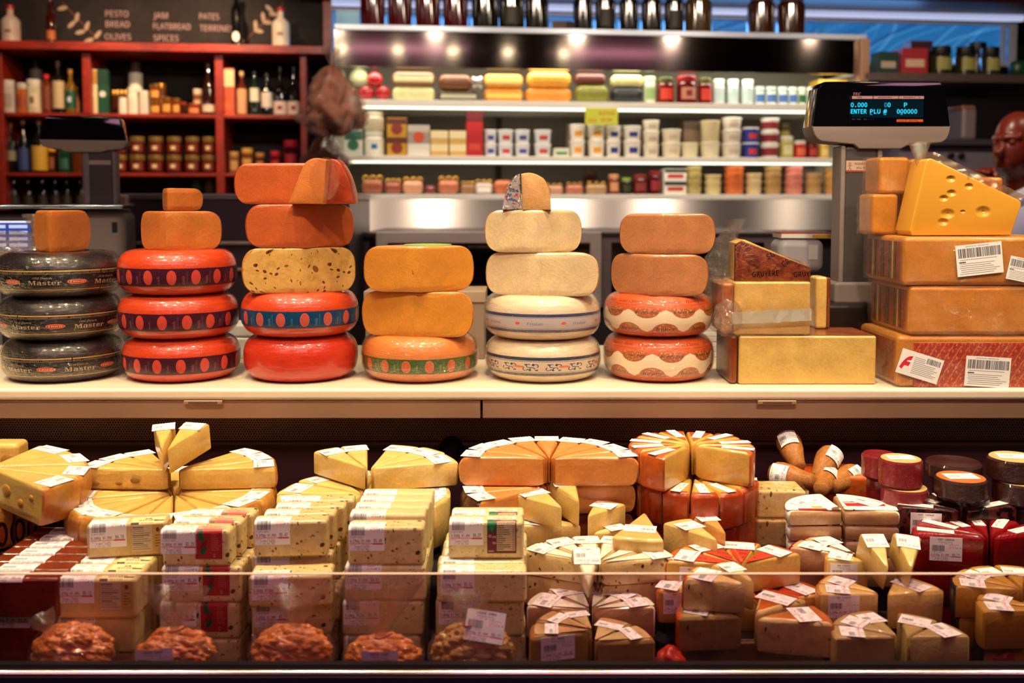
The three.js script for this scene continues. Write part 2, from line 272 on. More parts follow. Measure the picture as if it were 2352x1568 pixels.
// ---------------------------------------------------------------- wall fridge
const fridge = thing('wall_fridge', 'open stainless wall fridge with three lit white shelves of dairy tubs', 'fridge', COOL.o, YAW);
const coolShelf = {};
{
  const add = (n, a, m, r = 0.003) => { const [w, h, d, x, y, z] = a; return part(n, r ? rbox(w, h, d, r, x, y, z, 2) : box(w, h, d, x, y, z), m, fridge); };
  const streak = M('hood steel', { c: '#8f8580', roughness: 0.1, metalness: 1, anisotropy: 0.9, anisotropyRotation: Math.PI / 2 });
  const a = slab(COOL, 768, 79, 1990, 160, 0, 0.02, 1300);
  // the hood's face bows out a little towards its foot
  {
    const [w, h, , x, y, z] = a, n = 12, sh = new THREE.Shape();
    sh.moveTo(0, 0); for (let k = 0; k <= n; k++) { const q = k / n; sh.lineTo(0.0015 * Math.sin(q * Math.PI) + 0.012, q * h); } sh.lineTo(-0.02, h); sh.lineTo(-0.02, 0);
    const g = new THREE.ExtrudeGeometry(sh, { depth: w, bevelEnabled: false, curveSegments: 4 }); g.rotateY(-Math.PI / 2); g.translate(x + w / 2, y - h / 2, z);
    // rotateY(-90deg): the outline's x becomes +z
    const c = crease(g, 0.5); const p = c.attributes.position, uv = c.attributes.uv; for (let k = 0; k < p.count; k++) uv.setXY(k, p.getX(k), p.getY(k));
    part('hood', c, streak, fridge);
  }
  add('hood_top', slab(COOL, 768, 66, 1990, 79, -0.01, 0.6, 1300), M('blue lit ledge', { c: '#c9d2e4', roughness: 0.3, metalness: 0.2 }));  // bluish white: the blue window light is put into the colour
  const white = M('fridge white', { c: '#f4f2ea', roughness: 0.4 });
  for (const [y0, y1, k] of [[233, 248, 1], [359, 371, 2], [446, 458, 3]]) { const s = slab(COOL, 790, y0, 1925, y1, 0.0, 0.52, 1300); add('shelf', s, white); coolShelf[k] = s[4] + s[1] / 2; }
  const inner = M('fridge back', { c: '#7d7468', roughness: 0.6 });
  add('back_panel', slab(COOL, 768, 79, 1990, 458, 0.52, 0.55, 1300), inner, 0);
  add('side_panel', slab(COOL, 768, 160, 790, 458, 0.02, 0.55), M('fridge side', { c: '#cfd2c4', roughness: 0.5 }));
  add('side_panel', slab(COOL, 1975, 160, 1990, 458, 0.02, 0.55), M('fridge side'));
  add('roof', slab(COOL, 790, 79, 1975, 92, 0.02, 0.52, 1300), white, 0);
  const base = M('base steel', { c: '#b9b2ae', roughness: 0.3, metalness: 1, anisotropy: 0.85, anisotropyRotation: Math.PI / 2 });
  const bg = (() => {   // kick panel: its foot stands forward, leaning it back to mirror the unseen aisle lamps
    const [w, h, , x, y, z] = slab(COOL, 780, 458, 1990, 530, 0, 0.5, 1300), sh = new THREE.Shape(); sh.moveTo(0.05, 0); sh.lineTo(0.002, h); sh.lineTo(-0.4, h); sh.lineTo(-0.4, 0);
    const g = new THREE.ExtrudeGeometry(sh, { depth: w, bevelEnabled: false }); g.rotateY(-Math.PI / 2); g.translate(x + w / 2, y - h / 2, z + 0.25); const c = crease(g, 0.3), p = c.attributes.position, uv = c.attributes.uv; for (let k = 0; k < p.count; k++) uv.setXY(k, p.getX(k), p.getY(k)); return c;
  })();
  part('base_panel', bg, base, fridge);
  add('plinth', slab(COOL, 780, 530, 1990, 1100, 0.05, 0.5, 1300), paint('#151012', 0.7), 0);
  add('shelf_post', slab(COOL, 1165, 250, 1178, 446, 0.5, 0.52), paint('#231a1a', 0.6), 0);
  // light tube hidden under the hood, placed to light the top shelf
  const [w, h, d, x, y, z] = slab(COOL, 800, 146, 1965, 154, 0.05, 0.08, 1300);
  for (const k of [1, 2]) { const q = slab(COOL, 800, [0, 249, 372][k], 1915, [0, 251, 374][k], 0.02, 0.05, 1300); part('added_shelf_light', rbox(q[0], 0.006, 0.03, 0.002, q[3], q[4] - 0.002, q[5]), M('added strip glow', { c: '#fff', emissive: new THREE.Color().setRGB(...FRIDGE.color), emissiveIntensity: 1.6 }), fridge); const e = new THREE.RectAreaLight(0xffffff, FRIDGE.power * 0.5, q[0], 0.03); e.color.setRGB(1, 0.9, 0.74); e.position.set(q[3], q[4] - 0.008, q[5]).applyAxisAngle(V(0, 1, 0), YAW).add(COOL.o); e.rotation.set(-rad(75), YAW, 0, 'YXZ'); scene.add(e); }  // added light strips under two shelves, brightening the goods below
  const tb = part('light_tube', new THREE.CylinderGeometry(0.012, 0.012, w, 12).rotateZ(Math.PI / 2).translate(x, y, z), M('tube glow', { c: '#fff', emissive: new THREE.Color().setRGB(...FRIDGE.color), emissiveIntensity: 6 }), fridge);
  const l = new THREE.RectAreaLight(0xffffff, FRIDGE.power, w, 0.05); l.color.setRGB(...FRIDGE.color);
  l.position.set(x, y - 0.02, z).applyAxisAngle(V(0, 1, 0), YAW).add(COOL.o); l.rotation.set(-rad(68), YAW, 0, 'YXZ'); scene.add(l);
}
// hanging price card
{
  const a = slab(COOL, 1343, 249, 1418, 287, -0.012, -0.009), t = thing('price_card', 'yellow-green price card with red lettering hanging under the top fridge shelf', 'sign', COOL.o, YAW);
  part('card', new THREE.BoxGeometry(...a.slice(0, 3)).translate(...a.slice(3)), M('price card', { roughness: 0.7, map: canvasTex(192, 98, (g, w, h) => { g.fillStyle = '#d8e04a'; g.fillRect(0, 0, w, h); g.fillStyle = '#d8642a'; g.font = 'bold 26px sans-serif'; g.fillText('BUTTER', 78, 40, 100); g.fillText('$5.99', 92, 78, 80); g.fillText('SALE', 16, 82, 50); }) }), t);
}
// ---------------------------------------------------------------- right of the fridge: metal shelf, blue window, dark wall
{
  const t = thing('metal_wall_shelf', 'grey metal wall shelf right of the fridge holding green-lidded jars and red cartons', 'shelf', RIGHT.o, YAW);
  const m = M('dull steel', { c: '#7a6662', roughness: 0.4, metalness: 0.7 });
  let a = slab(RIGHT, 1985, 168, 2420, 188, 0, 0.35, 2150); part('shelf_board', rbox(a[0], a[1], a[2], 0.004, a[3], a[4], a[5]), m, t);
  t.userData.top = a[4] + a[1] / 2; coolShelf.right = a[4] + a[1] / 2; delete t.userData.top;
  a = slab(RIGHT, 1978, 88, 1998, 188, 0, 0.05); part('post', rbox(a[0], a[1], a[2], 0.004, a[3], a[4], a[5]), M('shelf post', { c: '#b98f72', roughness: 0.45, metalness: 0.4 }), t);
}
{
  const pl = new Plane(5.72, 0), t = struct('window_1', box(0.001, 0.001, 0.001, 0, -0.06, 0), paint('#2a1c1e', 0.9));
  t.position.copy(pl.o); t.rotation.y = YAW;
  const wm = M('window frame', { c: '#cfd2e2', roughness: 0.45 });
  for (const [x0, y0, x1, y1] of [[755, 22, 2352, 38], [755, 44, 2332, 50], [2318, 44, 2334, 138], [2300, 50, 2308, 138], [755, 138, 2334, 146]]) { const a = slab(pl, x0, y0, x1, y1, -0.01, 0.03, 1900); part(y0 === 22 ? 'light_tube' : 'window_frame', rbox(a[0], a[1], a[2], 0.003, a[3], a[4], a[5], 2), y0 === 22 ? M('window tube glow', { c: '#fff', emissive: 0xc8d2ff, emissiveIntensity: 0.55 }) : wm, t); }
  const sheet = canvasTex(1024, 128, (g, w, h) => {
    g.fillStyle = '#2470b4'; g.fillRect(0, 0, w, h);
    for (let i = 0; i < 90; i++) { g.strokeStyle = `rgba(${rnd() < 0.5 ? '120,190,235' : '18,56,110'},${rr(0.1, 0.45)})`; g.lineWidth = rr(1, 9); const x = rnd() * w; g.beginPath(); g.moveTo(x, h); g.quadraticCurveTo(x + rr(-20, 60), h / 2, x + rr(20, 120), rr(-20, 20)); g.stroke(); }
  });
  const a = slab(pl, 755, 50, 2320, 138, 0.02, 0.03, 1900);
  part('window_pane', box(...a), M('glowing window sheet', { map: sheet, emissiveMap: sheet, emissive: 0xffffff, emissiveIntensity: 0.55, roughness: 0.4 }), t);  // the pane itself glows, standing in for the blue light behind it
  const l = new THREE.RectAreaLight(0xffffff, BLUE.power, 3.2, 0.22); l.color.setRGB(...BLUE.color); const p = pl.pt(1500, 95, -0.03); l.position.copy(p); l.rotation.y = YAW + Math.PI; scene.add(l);
  const b = slab(pl, 700, -80, 2420, 20, -0.35, 0.1, 1700), beam = struct('trim_1', rbox(...b.slice(0, 3), 0.01, ...b.slice(3)), M('dark red beam', { c: '#5a1712', roughness: 0.5, map: woodTex }));
  beam.position.copy(pl.o); beam.rotation.y = YAW;
}
{ // dark metal back counter with its machine at the right
  const t = thing('back_counter', 'dim steel back counter along the wall at the far right', 'counter', RIGHT.o, YAW), m = M('dim steel', { c: '#5f5560', roughness: 0.4, metalness: 0.6 });
  let a = slab(RIGHT, 2045, 322, 2440, 336, -0.1, 0.4, 2200); part('worktop', rbox(a[0], a[1], a[2], 0.004, a[3], a[4], a[5]), m, t);
  a = slab(RIGHT, 2045, 336, 2440, 1200, -0.05, 0.4, 2200); part('body', box(...a), M('dim steel body', { c: '#8f8494', roughness: 0.45, metalness: 0.5 }), t);
  for (const px of [2184, 2208]) { const k = RIGHT.loc(px, 358, -0.06); part('knob', new THREE.CylinderGeometry(0.013, 0.015, 0.03, 16).rotateX(Math.PI / 2).translate(k.x, k.y, k.z), paint('#0c0b10', 0.4), t); }
  const top = RIGHT.h(2200, 322);
  const s = thing('counter_machine', 'dark boxy kitchen machine with a pale left edge on the back counter', 'machine', RIGHT.o, YAW);
  a = slab(RIGHT, 2228, 246, 2440, 322, 0.0, 0.3, 2250); part('housing', rbox(a[0], a[1], a[2], 0.02, a[3], top + a[1] / 2, a[5]), paint('#1b161b', 0.35, 0.2), s);
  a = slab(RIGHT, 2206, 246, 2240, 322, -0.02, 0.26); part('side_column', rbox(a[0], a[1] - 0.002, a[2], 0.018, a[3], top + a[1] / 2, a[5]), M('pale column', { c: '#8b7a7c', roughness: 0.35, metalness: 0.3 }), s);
  a = slab(RIGHT, 2204, 243, 2234, 252, -0.025, 0.2); part('cap', rbox(a[0], a[1], a[2], 0.006, a[3], a[4], a[5]), M('copper cap', { c: '#c9855e', roughness: 0.3, metalness: 0.6 }), s);
}
// ---------------------------------------------------------------- builders for goods on the back shelves (base at the origin, facing +z)
const glassy = (c) => M(`glass ${c}`, { c, roughness: 0.08, clearcoat: 0.6, clearcoatRoughness: 0.05 });
const matte = (c) => paint(c, 0.55);
const ring = (r, h, y, seg = 24, a0 = 0, len = Math.PI * 2) => new THREE.CylinderGeometry(r, r, h, seg, 1, true, a0, len).translate(0, y, 0);
const patch = (r, w, h, y) => ring(r, h, y, 10, -w / r / 2, w / r);             // curved label facing +z
function bottle(t, w, h, o) {
  const r = w / 2, nk = r * (o.neck ?? 0.36), sh = h * (o.sh ?? 0.6), nb = h * (o.nb ?? 0.74);
  part('glass', crease(lathe([[0.0005, 0], [r * 0.9, 0], [r, r * 0.12], [r, sh], [r * 0.86, sh + (nb - sh) * 0.4], [nk * 1.15, nb], [nk, nb + h * 0.02], [nk, h * 0.97], [nk * 1.15, h * 0.975], [nk * 1.15, h], [0.0005, h]], 24), 0.6), o.stone ? paint(o.c, 0.35) : glassy(o.c), t);
  if (o.cap) part('cap', cyl(nk * 1.22, nk * 1.22, h * (o.caph ?? 0.1), 18, 0, h * (1 - (o.caph ?? 0.1) / 2) + 0.0008, 0), paint(o.cap, 0.4), t);
  if (o.label) {
    const [a, b] = o.ly ?? [0.08, 0.5];
    const l = part('label', o.round ? new THREE.CylinderGeometry(r * 0.8, r * 0.8, 0.002, 20).rotateX(Math.PI / 2).scale(0.82, 1.15, 1).translate(0, h * (a + b) / 2, r + 0.001) : ring(r * 1.012, h * (b - a), h * (a + b) / 2), matte(o.label), t);
    if (o.mark) part('emblem', patch(r * 1.03, r * 0.7, h * (b - a) * 0.3, h * (a + b) / 2), matte(o.mark), l);
  }
}
function jar(t, w, h, o) {
  const r = w / 2, lh = h * (o.lh ?? 0.2);
  part('glass', crease(lathe([[0.0005, 0], [r * 0.92, 0], [r, r * 0.1], [r, h - lh - r * 0.25], [r * 0.82, h - lh], [r * 0.8, h - lh * 0.4], [0.0005, h - lh * 0.4]], 24), 0.6), glassy(o.c), t);
  part('lid', crease(lathe([[0.0005, h - lh], [r * 0.9, h - lh], [r * 0.92, h - lh * 0.9], [r * 0.92, h - lh * 0.1], [r * 0.86, h], [0.0005, h]], 24), 0.5), o.gold ? M('gold lid ' + o.lid, { c: o.lid, roughness: 0.25, metalness: 0.8 }) : paint(o.lid, 0.4), t);
  if (o.label) { const l = part('label', patch(r * 1.015, r * (o.lw ?? 1.6), h * 0.42, h * 0.38), matte(o.label), t); if (o.mark) part('emblem', patch(r * 1.03, r * 0.6, h * 0.2, h * 0.38), matte(o.mark), l); }
}
function tub(t, w, h, o) {
  const r = w / 2, lh = Math.min(h * 0.16, 0.008);
  part('cup', crease(lathe([[0.0005, 0], [r * 0.8, 0], [r * 0.84, r * 0.06], [r * 0.95, h - lh], [0.0005, h - lh]], 24), 0.5), paint(o.c, 0.4), t);
  part('lid', crease(lathe([[0.0005, h - lh], [r, h - lh], [r, h - lh * 0.2], [r * 0.96, h], [0.0005, h - 0.001]], 24), 0.5), paint(o.lid ?? o.c, 0.4), t);
  if (o.band) part('print_band', crease(lathe([[r * 0.862, h * 0.16], [r * 0.936, h * 0.72]], 24)), matte(o.band), t);
  if (o.mark) { const g = new THREE.CylinderGeometry(r * 0.94, r * 0.89, h * 0.34, 10, 1, true, -0.55 + (o.mx ?? 0), 1.1).translate(0, h * 0.42, 0); part('print', g, matte(o.mark), t); }
}
function carton(t, w, h, d, o) {
  part('box', rbox(w, h, d, 0.002, 0, h / 2, 0, 2), paint(o.c, 0.45), t);
  if (o.top) part('upper_panel', box(w * 0.98, h * (o.th ?? 0.35), 0.0012, 0, h * (1 - (o.th ?? 0.35) / 2) - h * 0.03, d / 2 + 0.0004), matte(o.top), t);
  if (o.mark) part('print', o.square ? box(w * 0.72, h * 0.3, 0.0016, 0, h * 0.42, d / 2 + 0.0006) : new THREE.CylinderGeometry(Math.min(w, h) * 0.3, Math.min(w, h) * 0.3, 0.0016, 18).rotateX(Math.PI / 2).translate(0, h * (o.my ?? 0.42), d / 2 + 0.0006), matte(o.mark), t);
}
function loaf(t, w, h, o) {
  const g = rbox(w, h, Math.max(h, 0.07), Math.min(h * 0.42, 0.05), 0, h / 2, 0, 5);
  part('cheese', g, M(`loaf ${o.c}`, { c: o.c, roughness: 0.36, map: pasteTex, clearcoat: 0.3 }), t);
  if (o.band) part('label_band', rbox(w * 0.9, h * 0.34, Math.max(h, 0.07) + 0.003, 0.004, 0, h * 0.45, 0), matte(o.band), t);
  if (o.tie) part('foil_end', crease(lathe([[0.002, 0], [h * 0.4, 0.012], [h * 0.3, 0.03], [h * 0.42, 0.055], [0.003, 0.05]], 12).rotateZ(-Math.PI / 2), 0.4).translate(w / 2 - 0.01, h * 0.5, 0.02), M('foil', { c: '#d8d2c8', roughness: 0.25, metalness: 0.8 }), t);
}
const SIDE = { L: 'left', R: 'right' };
// one product: plane, distance behind its front, pixels across, world height of what it stands on, pixels high
function goods(kind, name, label, category, group, pl, off, x0, x1, y, hpx, o) {
  const xm = (x0 + x1) / 2, p = pl.pt(xm, HZ, off), s = pl.scale(xm, off), w = (x1 - x0) * s, h = hpx * s;
  const q = V(p.x, y, p.z), t = thing(name, label, category, q, YAW + (o.turn ?? 0), group);
  if (kind === 'bottle') bottle(t, w, h, o); else if (kind === 'jar') jar(t, w, h, o); else if (kind === 'tub') tub(t, w, h, o); else if (kind === 'loaf') loaf(t, w, h, o); else carton(t, w, h, Math.min(w * (o.dd ?? 0.8), 0.12), o);
  return h;
}

// ---------------------------------------------------------------- bottles and jars of the red shelves
{
  const T = wallShelf.top, A = wallShelf[260], B = wallShelf[397], C = wallShelf[486];
  const W = (k, n, l, c, off, x0, x1, y, h, o, g) => goods(k, n, l, c, g, WALL, off, x0, x1, y, h, o);
  W('bottle', 'stoneware_bottle', 'white stoneware bottle with red cap at the left end of the top board', 'bottle', 0.08, 16, 57, T, 86, { c: '#cdbbae', cap: '#b81c2c', stone: true, neck: 0.34, sh: 0.58, nb: 0.75, mark: '#6b5a50', label: '#c8b4a6', ly: [0.2, 0.42] });
  W('bottle', 'slim_bottle', 'slim dark red bottle with orange label before the chalk board', 'bottle', 0.08, 118, 138, T, 112, { c: '#3a0f0c', cap: '#1c0c0c', label: '#b86a2c', ly: [0.1, 0.28], neck: 0.5, sh: 0.55, nb: 0.66 });
  W('bottle', 'tall_bottle', 'tall black bottle with a white round label before the chalk board', 'bottle', 0.02, 538, 562, T, 128, { c: '#07070b', cap: '#0a0a0e', label: '#efe6d6', ly: [0.06, 0.26], round: true, neck: 0.42, sh: 0.62, nb: 0.74 });
  W('bottle', 'stoneware_bottle', 'white stoneware bottle with red cap at the right end of the top board', 'bottle', 0.02, 631, 670, T, 88, { c: '#eadcc6', cap: '#c0202c', stone: true, neck: 0.34, sh: 0.58, nb: 0.75, label: '#e6d4bc', mark: '#8a7a6a', ly: [0.2, 0.42] });
  // upper row, left bay
  W('bottle', 'oil_bottle', 'tall grey bottle standing behind the others in the left bay', 'bottle', 0.2, 78, 105, A, 138, { c: '#5d5450', label: '#7b706a', ly: [0.55, 0.75] });
  W('jar', 'pill_shaped_jar', 'white bottle with white lid, first in the left bay', 'bottle', 0.06, 12, 42, A, 74, { c: '#cfc4ba', lid: '#ded8cc', label: '#a9998f' });
  W('jar', 'orange_bottle', 'small orange bottle with white cap in the left bay', 'bottle', 0.06, 46, 71, A, 68, { c: '#c26a2c', lid: '#d8cfc0', label: '#a84a26' });
  W('jar', 'cream_bottle', 'cream bottle with a round emblem in the left bay', 'bottle', 0.06, 69, 101, A, 76, { c: '#d9d0ac', lid: '#e8e6da', label: '#e4d8bc', mark: '#8c6c40' });
  W('bottle', 'brown_bottle', 'brown bottle with red seal in the left bay', 'bottle', 0.07, 103, 125, A, 88, { c: '#6a2a16', cap: '#d01818', label: '#7c3a20', ly: [0.1, 0.7], neck: 0.5, sh: 0.78, nb: 0.86 });
  W('bottle', 'wine_bottle', 'dark bottle with a tall cream label in the left bay', 'bottle', 0.07, 128, 154, A, 118, { c: '#17160f', cap: '#6a4a20', label: '#c9b68a', ly: [0.1, 0.62], sh: 0.66 });
  W('bottle', 'green_label_bottle', 'gold bottle with a green label at the right of the left bay', 'bottle', 0.07, 157, 181, A, 100, { c: '#7a5a1c', cap: '#a8761f', label: '#14523a', ly: [0.12, 0.52], mark: '#c9dbe8', sh: 0.6 });
  W('bottle', 'amber_bottle', 'narrow amber bottle beside the left bay upright', 'bottle', 0.09, 176, 189, A, 62, { c: '#9a5a24', label: '#d88a4c', cap: '#8a5a24' });
  // upper row, middle bay
  W('carton', 'tea_carton', 'tall cream and gold carton in the middle bay', 'carton', 0.07, 208, 232, A, 100, { c: '#e8d6a2', top: '#b88a3c', mark: '#f4ead0', th: 0.3, my: 0.45 });
  W('carton', 'tea_carton', 'tall dark green carton in the middle bay', 'carton', 0.07, 233, 256, A, 100, { c: '#0e5138', top: '#0a3d2a', mark: '#f0ece0', th: 0.3, my: 0.45 });
  for (const [i, x] of [262, 271, 280, 289].entries()) W('jar', 'spice_jar', `small amber jar with gold lid behind the white bottles, ${ORD[i]} from the left`, 'jar', 0.16, x, x + 9, A, 58, { c: '#4a2410', lid: '#d8a850', gold: true }, 'small amber jars in the middle bay');
  W('jar', 'white_bottle', 'short white bottle, left of the three in the middle bay', 'bottle', 0.08, 278, 298, A, 38, { c: '#efe8d6', lid: '#f6f0e2' });
  W('jar', 'white_bottle', 'taller white bottle in the middle of the three', 'bottle', 0.07, 298, 322, A, 60, { c: '#f2ecdc', lid: '#f0e8d8', label: '#e4dcc8' });
  W('jar', 'white_bottle', 'white bottle at the right of the three in the middle bay', 'bottle', 0.08, 325, 347, A, 54, { c: '#ddd6c8', lid: '#e6e0d2' });
  W('bottle', 'tall_white_bottle', 'tall white-labelled bottle standing behind the three white bottles', 'bottle', 0.2, 303, 333, A, 122, { c: '#5a4a42', label: '#f2ecda', ly: [0.45, 0.8], cap: '#6a5850', sh: 0.82, nb: 0.88, neck: 0.6 });
  let n = 0;
  for (const [x0, x1, lev] of [[350, 375, [33, 36]], [376, 400, [40]], [400, 420, [38]]]) {
    let y = A; for (const h of lev) y += W('jar', 'honey_jar', `amber honey jar with gold label in the middle bay, ${ORD[n++]} of its cluster`, 'jar', 0.08, x0, x1, y, h, { c: '#7a3a10', lid: '#c99a4a', gold: true, label: '#e0a048' }, 'amber honey jars in the middle bay');
  }
  W('jar', 'honey_jar', 'amber honey jar raised on the others at the back of the cluster', 'jar', 0.17, 362, 388, A, 74, { c: '#5a2a0c', lid: '#b5803a', gold: true, label: '#d89448' });
  W('jar', 'honey_jar', 'dark small jar right of the honey cluster', 'jar', 0.1, 418, 434, A, 30, { c: '#3a1a10', lid: '#a03028' });
  W('jar', 'preserve_jar', 'short jar with a red and cream label near the bay upright', 'jar', 0.07, 436, 466, A, 26, { c: '#7a2a18', lid: '#a0442c', label: '#e08a54' });
  W('jar', 'sauce_jar', 'jar with cream lid above the red labelled jar', 'jar', 0.16, 448, 468, A, 62, { c: '#8a5a3c', lid: '#e8d0b0', label: '#d8b890' });
  W('bottle', 'sauce_bottle', 'dark bottle with two cream labels beside the upright', 'bottle', 0.07, 469, 497, A, 116, { c: '#2a120c', cap: '#5a1c1c', label: '#e2cfae', ly: [0.06, 0.2], sh: 0.5, nb: 0.72 });
  // upper row, right bay
  W('carton', 'gift_carton', 'orange and cream carton in the right bay', 'carton', 0.08, 515, 544, A, 106, { c: '#c8552e', top: '#f4d2a0', th: 0.36, mark: '#e0683a', my: 0.2 });
  W('bottle', 'rose_bottle', 'bottle with a peach label in the right bay', 'bottle', 0.08, 548, 571, A, 100, { c: '#5a2418', cap: '#d8b070', label: '#e0a878', ly: [0.04, 0.6], sh: 0.64 });
  W('bottle', 'wine_bottle', 'green wine bottle with a white label in the right bay', 'bottle', 0.08, 578, 599, A, 100, { c: '#123020', cap: '#0e1a14', label: '#e6e2c8', ly: [0.32, 0.62], sh: 0.64 });
  W('bottle', 'wine_bottle', 'black wine bottle with a white diamond neck label', 'bottle', 0.08, 604, 629, A, 96, { c: '#0c0b0e', cap: '#1c1a1c', label: '#ded6ca', ly: [0.2, 0.55], sh: 0.6 });
  W('bottle', 'wine_bottle', 'black wine bottle with red seal and cream label, second from the bay end', 'bottle', 0.08, 632, 662, A, 110, { c: '#0b0a0d', cap: '#1a1416', label: '#dccabc', ly: [0.03, 0.3], mark: '#8c2c34', sh: 0.52, nb: 0.64, neck: 0.28 });
  W('bottle', 'wine_bottle', 'black wine bottle with red seal and cream label, last in the bay', 'bottle', 0.08, 664, 692, A, 110, { c: '#0b0a0d', cap: '#1a1416', label: '#dccabc', ly: [0.03, 0.3], mark: '#8c2c34', sh: 0.52, nb: 0.64, neck: 0.28 });
  // middle row
  W('bottle', 'wine_bottle', 'thin dark wine bottle with pale label, first on the middle shelf', 'bottle', 0.07, 20, 40, B, 112, { c: '#0d0f12', cap: '#8a4a2c', label: '#8a8a70', ly: [0.25, 0.45], sh: 0.6 });
  W('bottle', 'wine_bottle', 'wine bottle with a blue label on the middle shelf', 'bottle', 0.07, 45, 70, B, 124, { c: '#0d1018', cap: '#a06a50', label: '#34487c', ly: [0.05, 0.45], sh: 0.58 });
  W('bottle', 'wine_bottle', 'wine bottle with a yellow label on the middle shelf', 'bottle', 0.07, 77, 111, B, 122, { c: '#0f1410', cap: '#9a5a38', label: '#d2a838', ly: [0.05, 0.5], sh: 0.56, neck: 0.26 });
  W('jar', 'oil_tin', 'small dark jar with yellow cap behind the scale', 'jar', 0.12, 112, 131, B, 62, { c: '#3a1a10', lid: '#d8a030', label: '#8a4a1c' });
  W('jar', 'oil_tin', 'dark green tin behind the scale head', 'jar', 0.12, 137, 166, B, 58, { c: '#0f3a28', lid: '#144a32', label: '#245c40' });
  W('jar', 'oil_tin', 'brown jar behind the scale pole', 'jar', 0.12, 168, 194, B, 62, { c: '#5a2812', lid: '#8a4a22' });
  for (const [i, [x0, x1]] of [[268, 295], [300, 337], [342, 379], [384, 421], [426, 462], [465, 497]].entries()) {
    const o = { c: '#4a120c', lid: '#e2bc6c', gold: true, label: '#7a2a18', mark: '#e8d49a', lh: 0.3, lw: 1.7 };
    const h = W('jar', 'preserve_jar', `red preserve jar with gold lid, ${ORD[i]} from the left in the lower layer`, 'jar', 0.07, x0, x1, B, 42, o, 'stacked preserve jars');
    W('jar', 'preserve_jar', `red preserve jar with gold lid, ${ORD[i]} from the left in the upper layer`, 'jar', 0.07, x0 + 2, x1, B + h, 41, o, 'stacked preserve jars');
  }
  for (const [i, [x0, x1, h, c, l]] of [[528, 552, 50, '#8a5a3a', '#c89a5a'], [556, 584, 58, '#7a4420', '#d8a850'], [588, 610, 48, '#5a3018', '#c08a48'], [622, 646, 52, '#6a1418', '#c02a34'], [652, 688, 76, '#3a0c18', '#a01c34']].entries()) W('jar', 'condiment_jar', `${['tan', 'brown', 'dark amber', 'red', 'tall crimson'][i]} condiment jar in the lower right bay`, 'jar', 0.1, x0, x1, B, h, { c, lid: l, label: l });
  // bottom row
  for (const [i, x] of [34, 66, 99, 128, 154, 186].entries()) W('bottle', 'wine_bottle', `dark wine bottle on the bottom shelf, ${ORD[i]} from the left`, 'bottle', 0.1, x - 12, x + 12, C, 82, { c: '#08090d', cap: i ? '#15151a' : '#3a3030', label: '#2a2420', ly: [0.1, 0.45], sh: 0.52 }, 'dark bottles on the bottom shelf');
  for (const [i, x] of [452, 482].entries()) W('jar', 'oil_jar', `${i ? 'brown' : 'green'} jar on the bottom shelf near the middle upright`, 'jar', 0.1, x - 13, x + 13, C, 82, { c: i ? '#3a2a12' : '#16301c', lid: i ? '#5a4420' : '#24482c' });
}

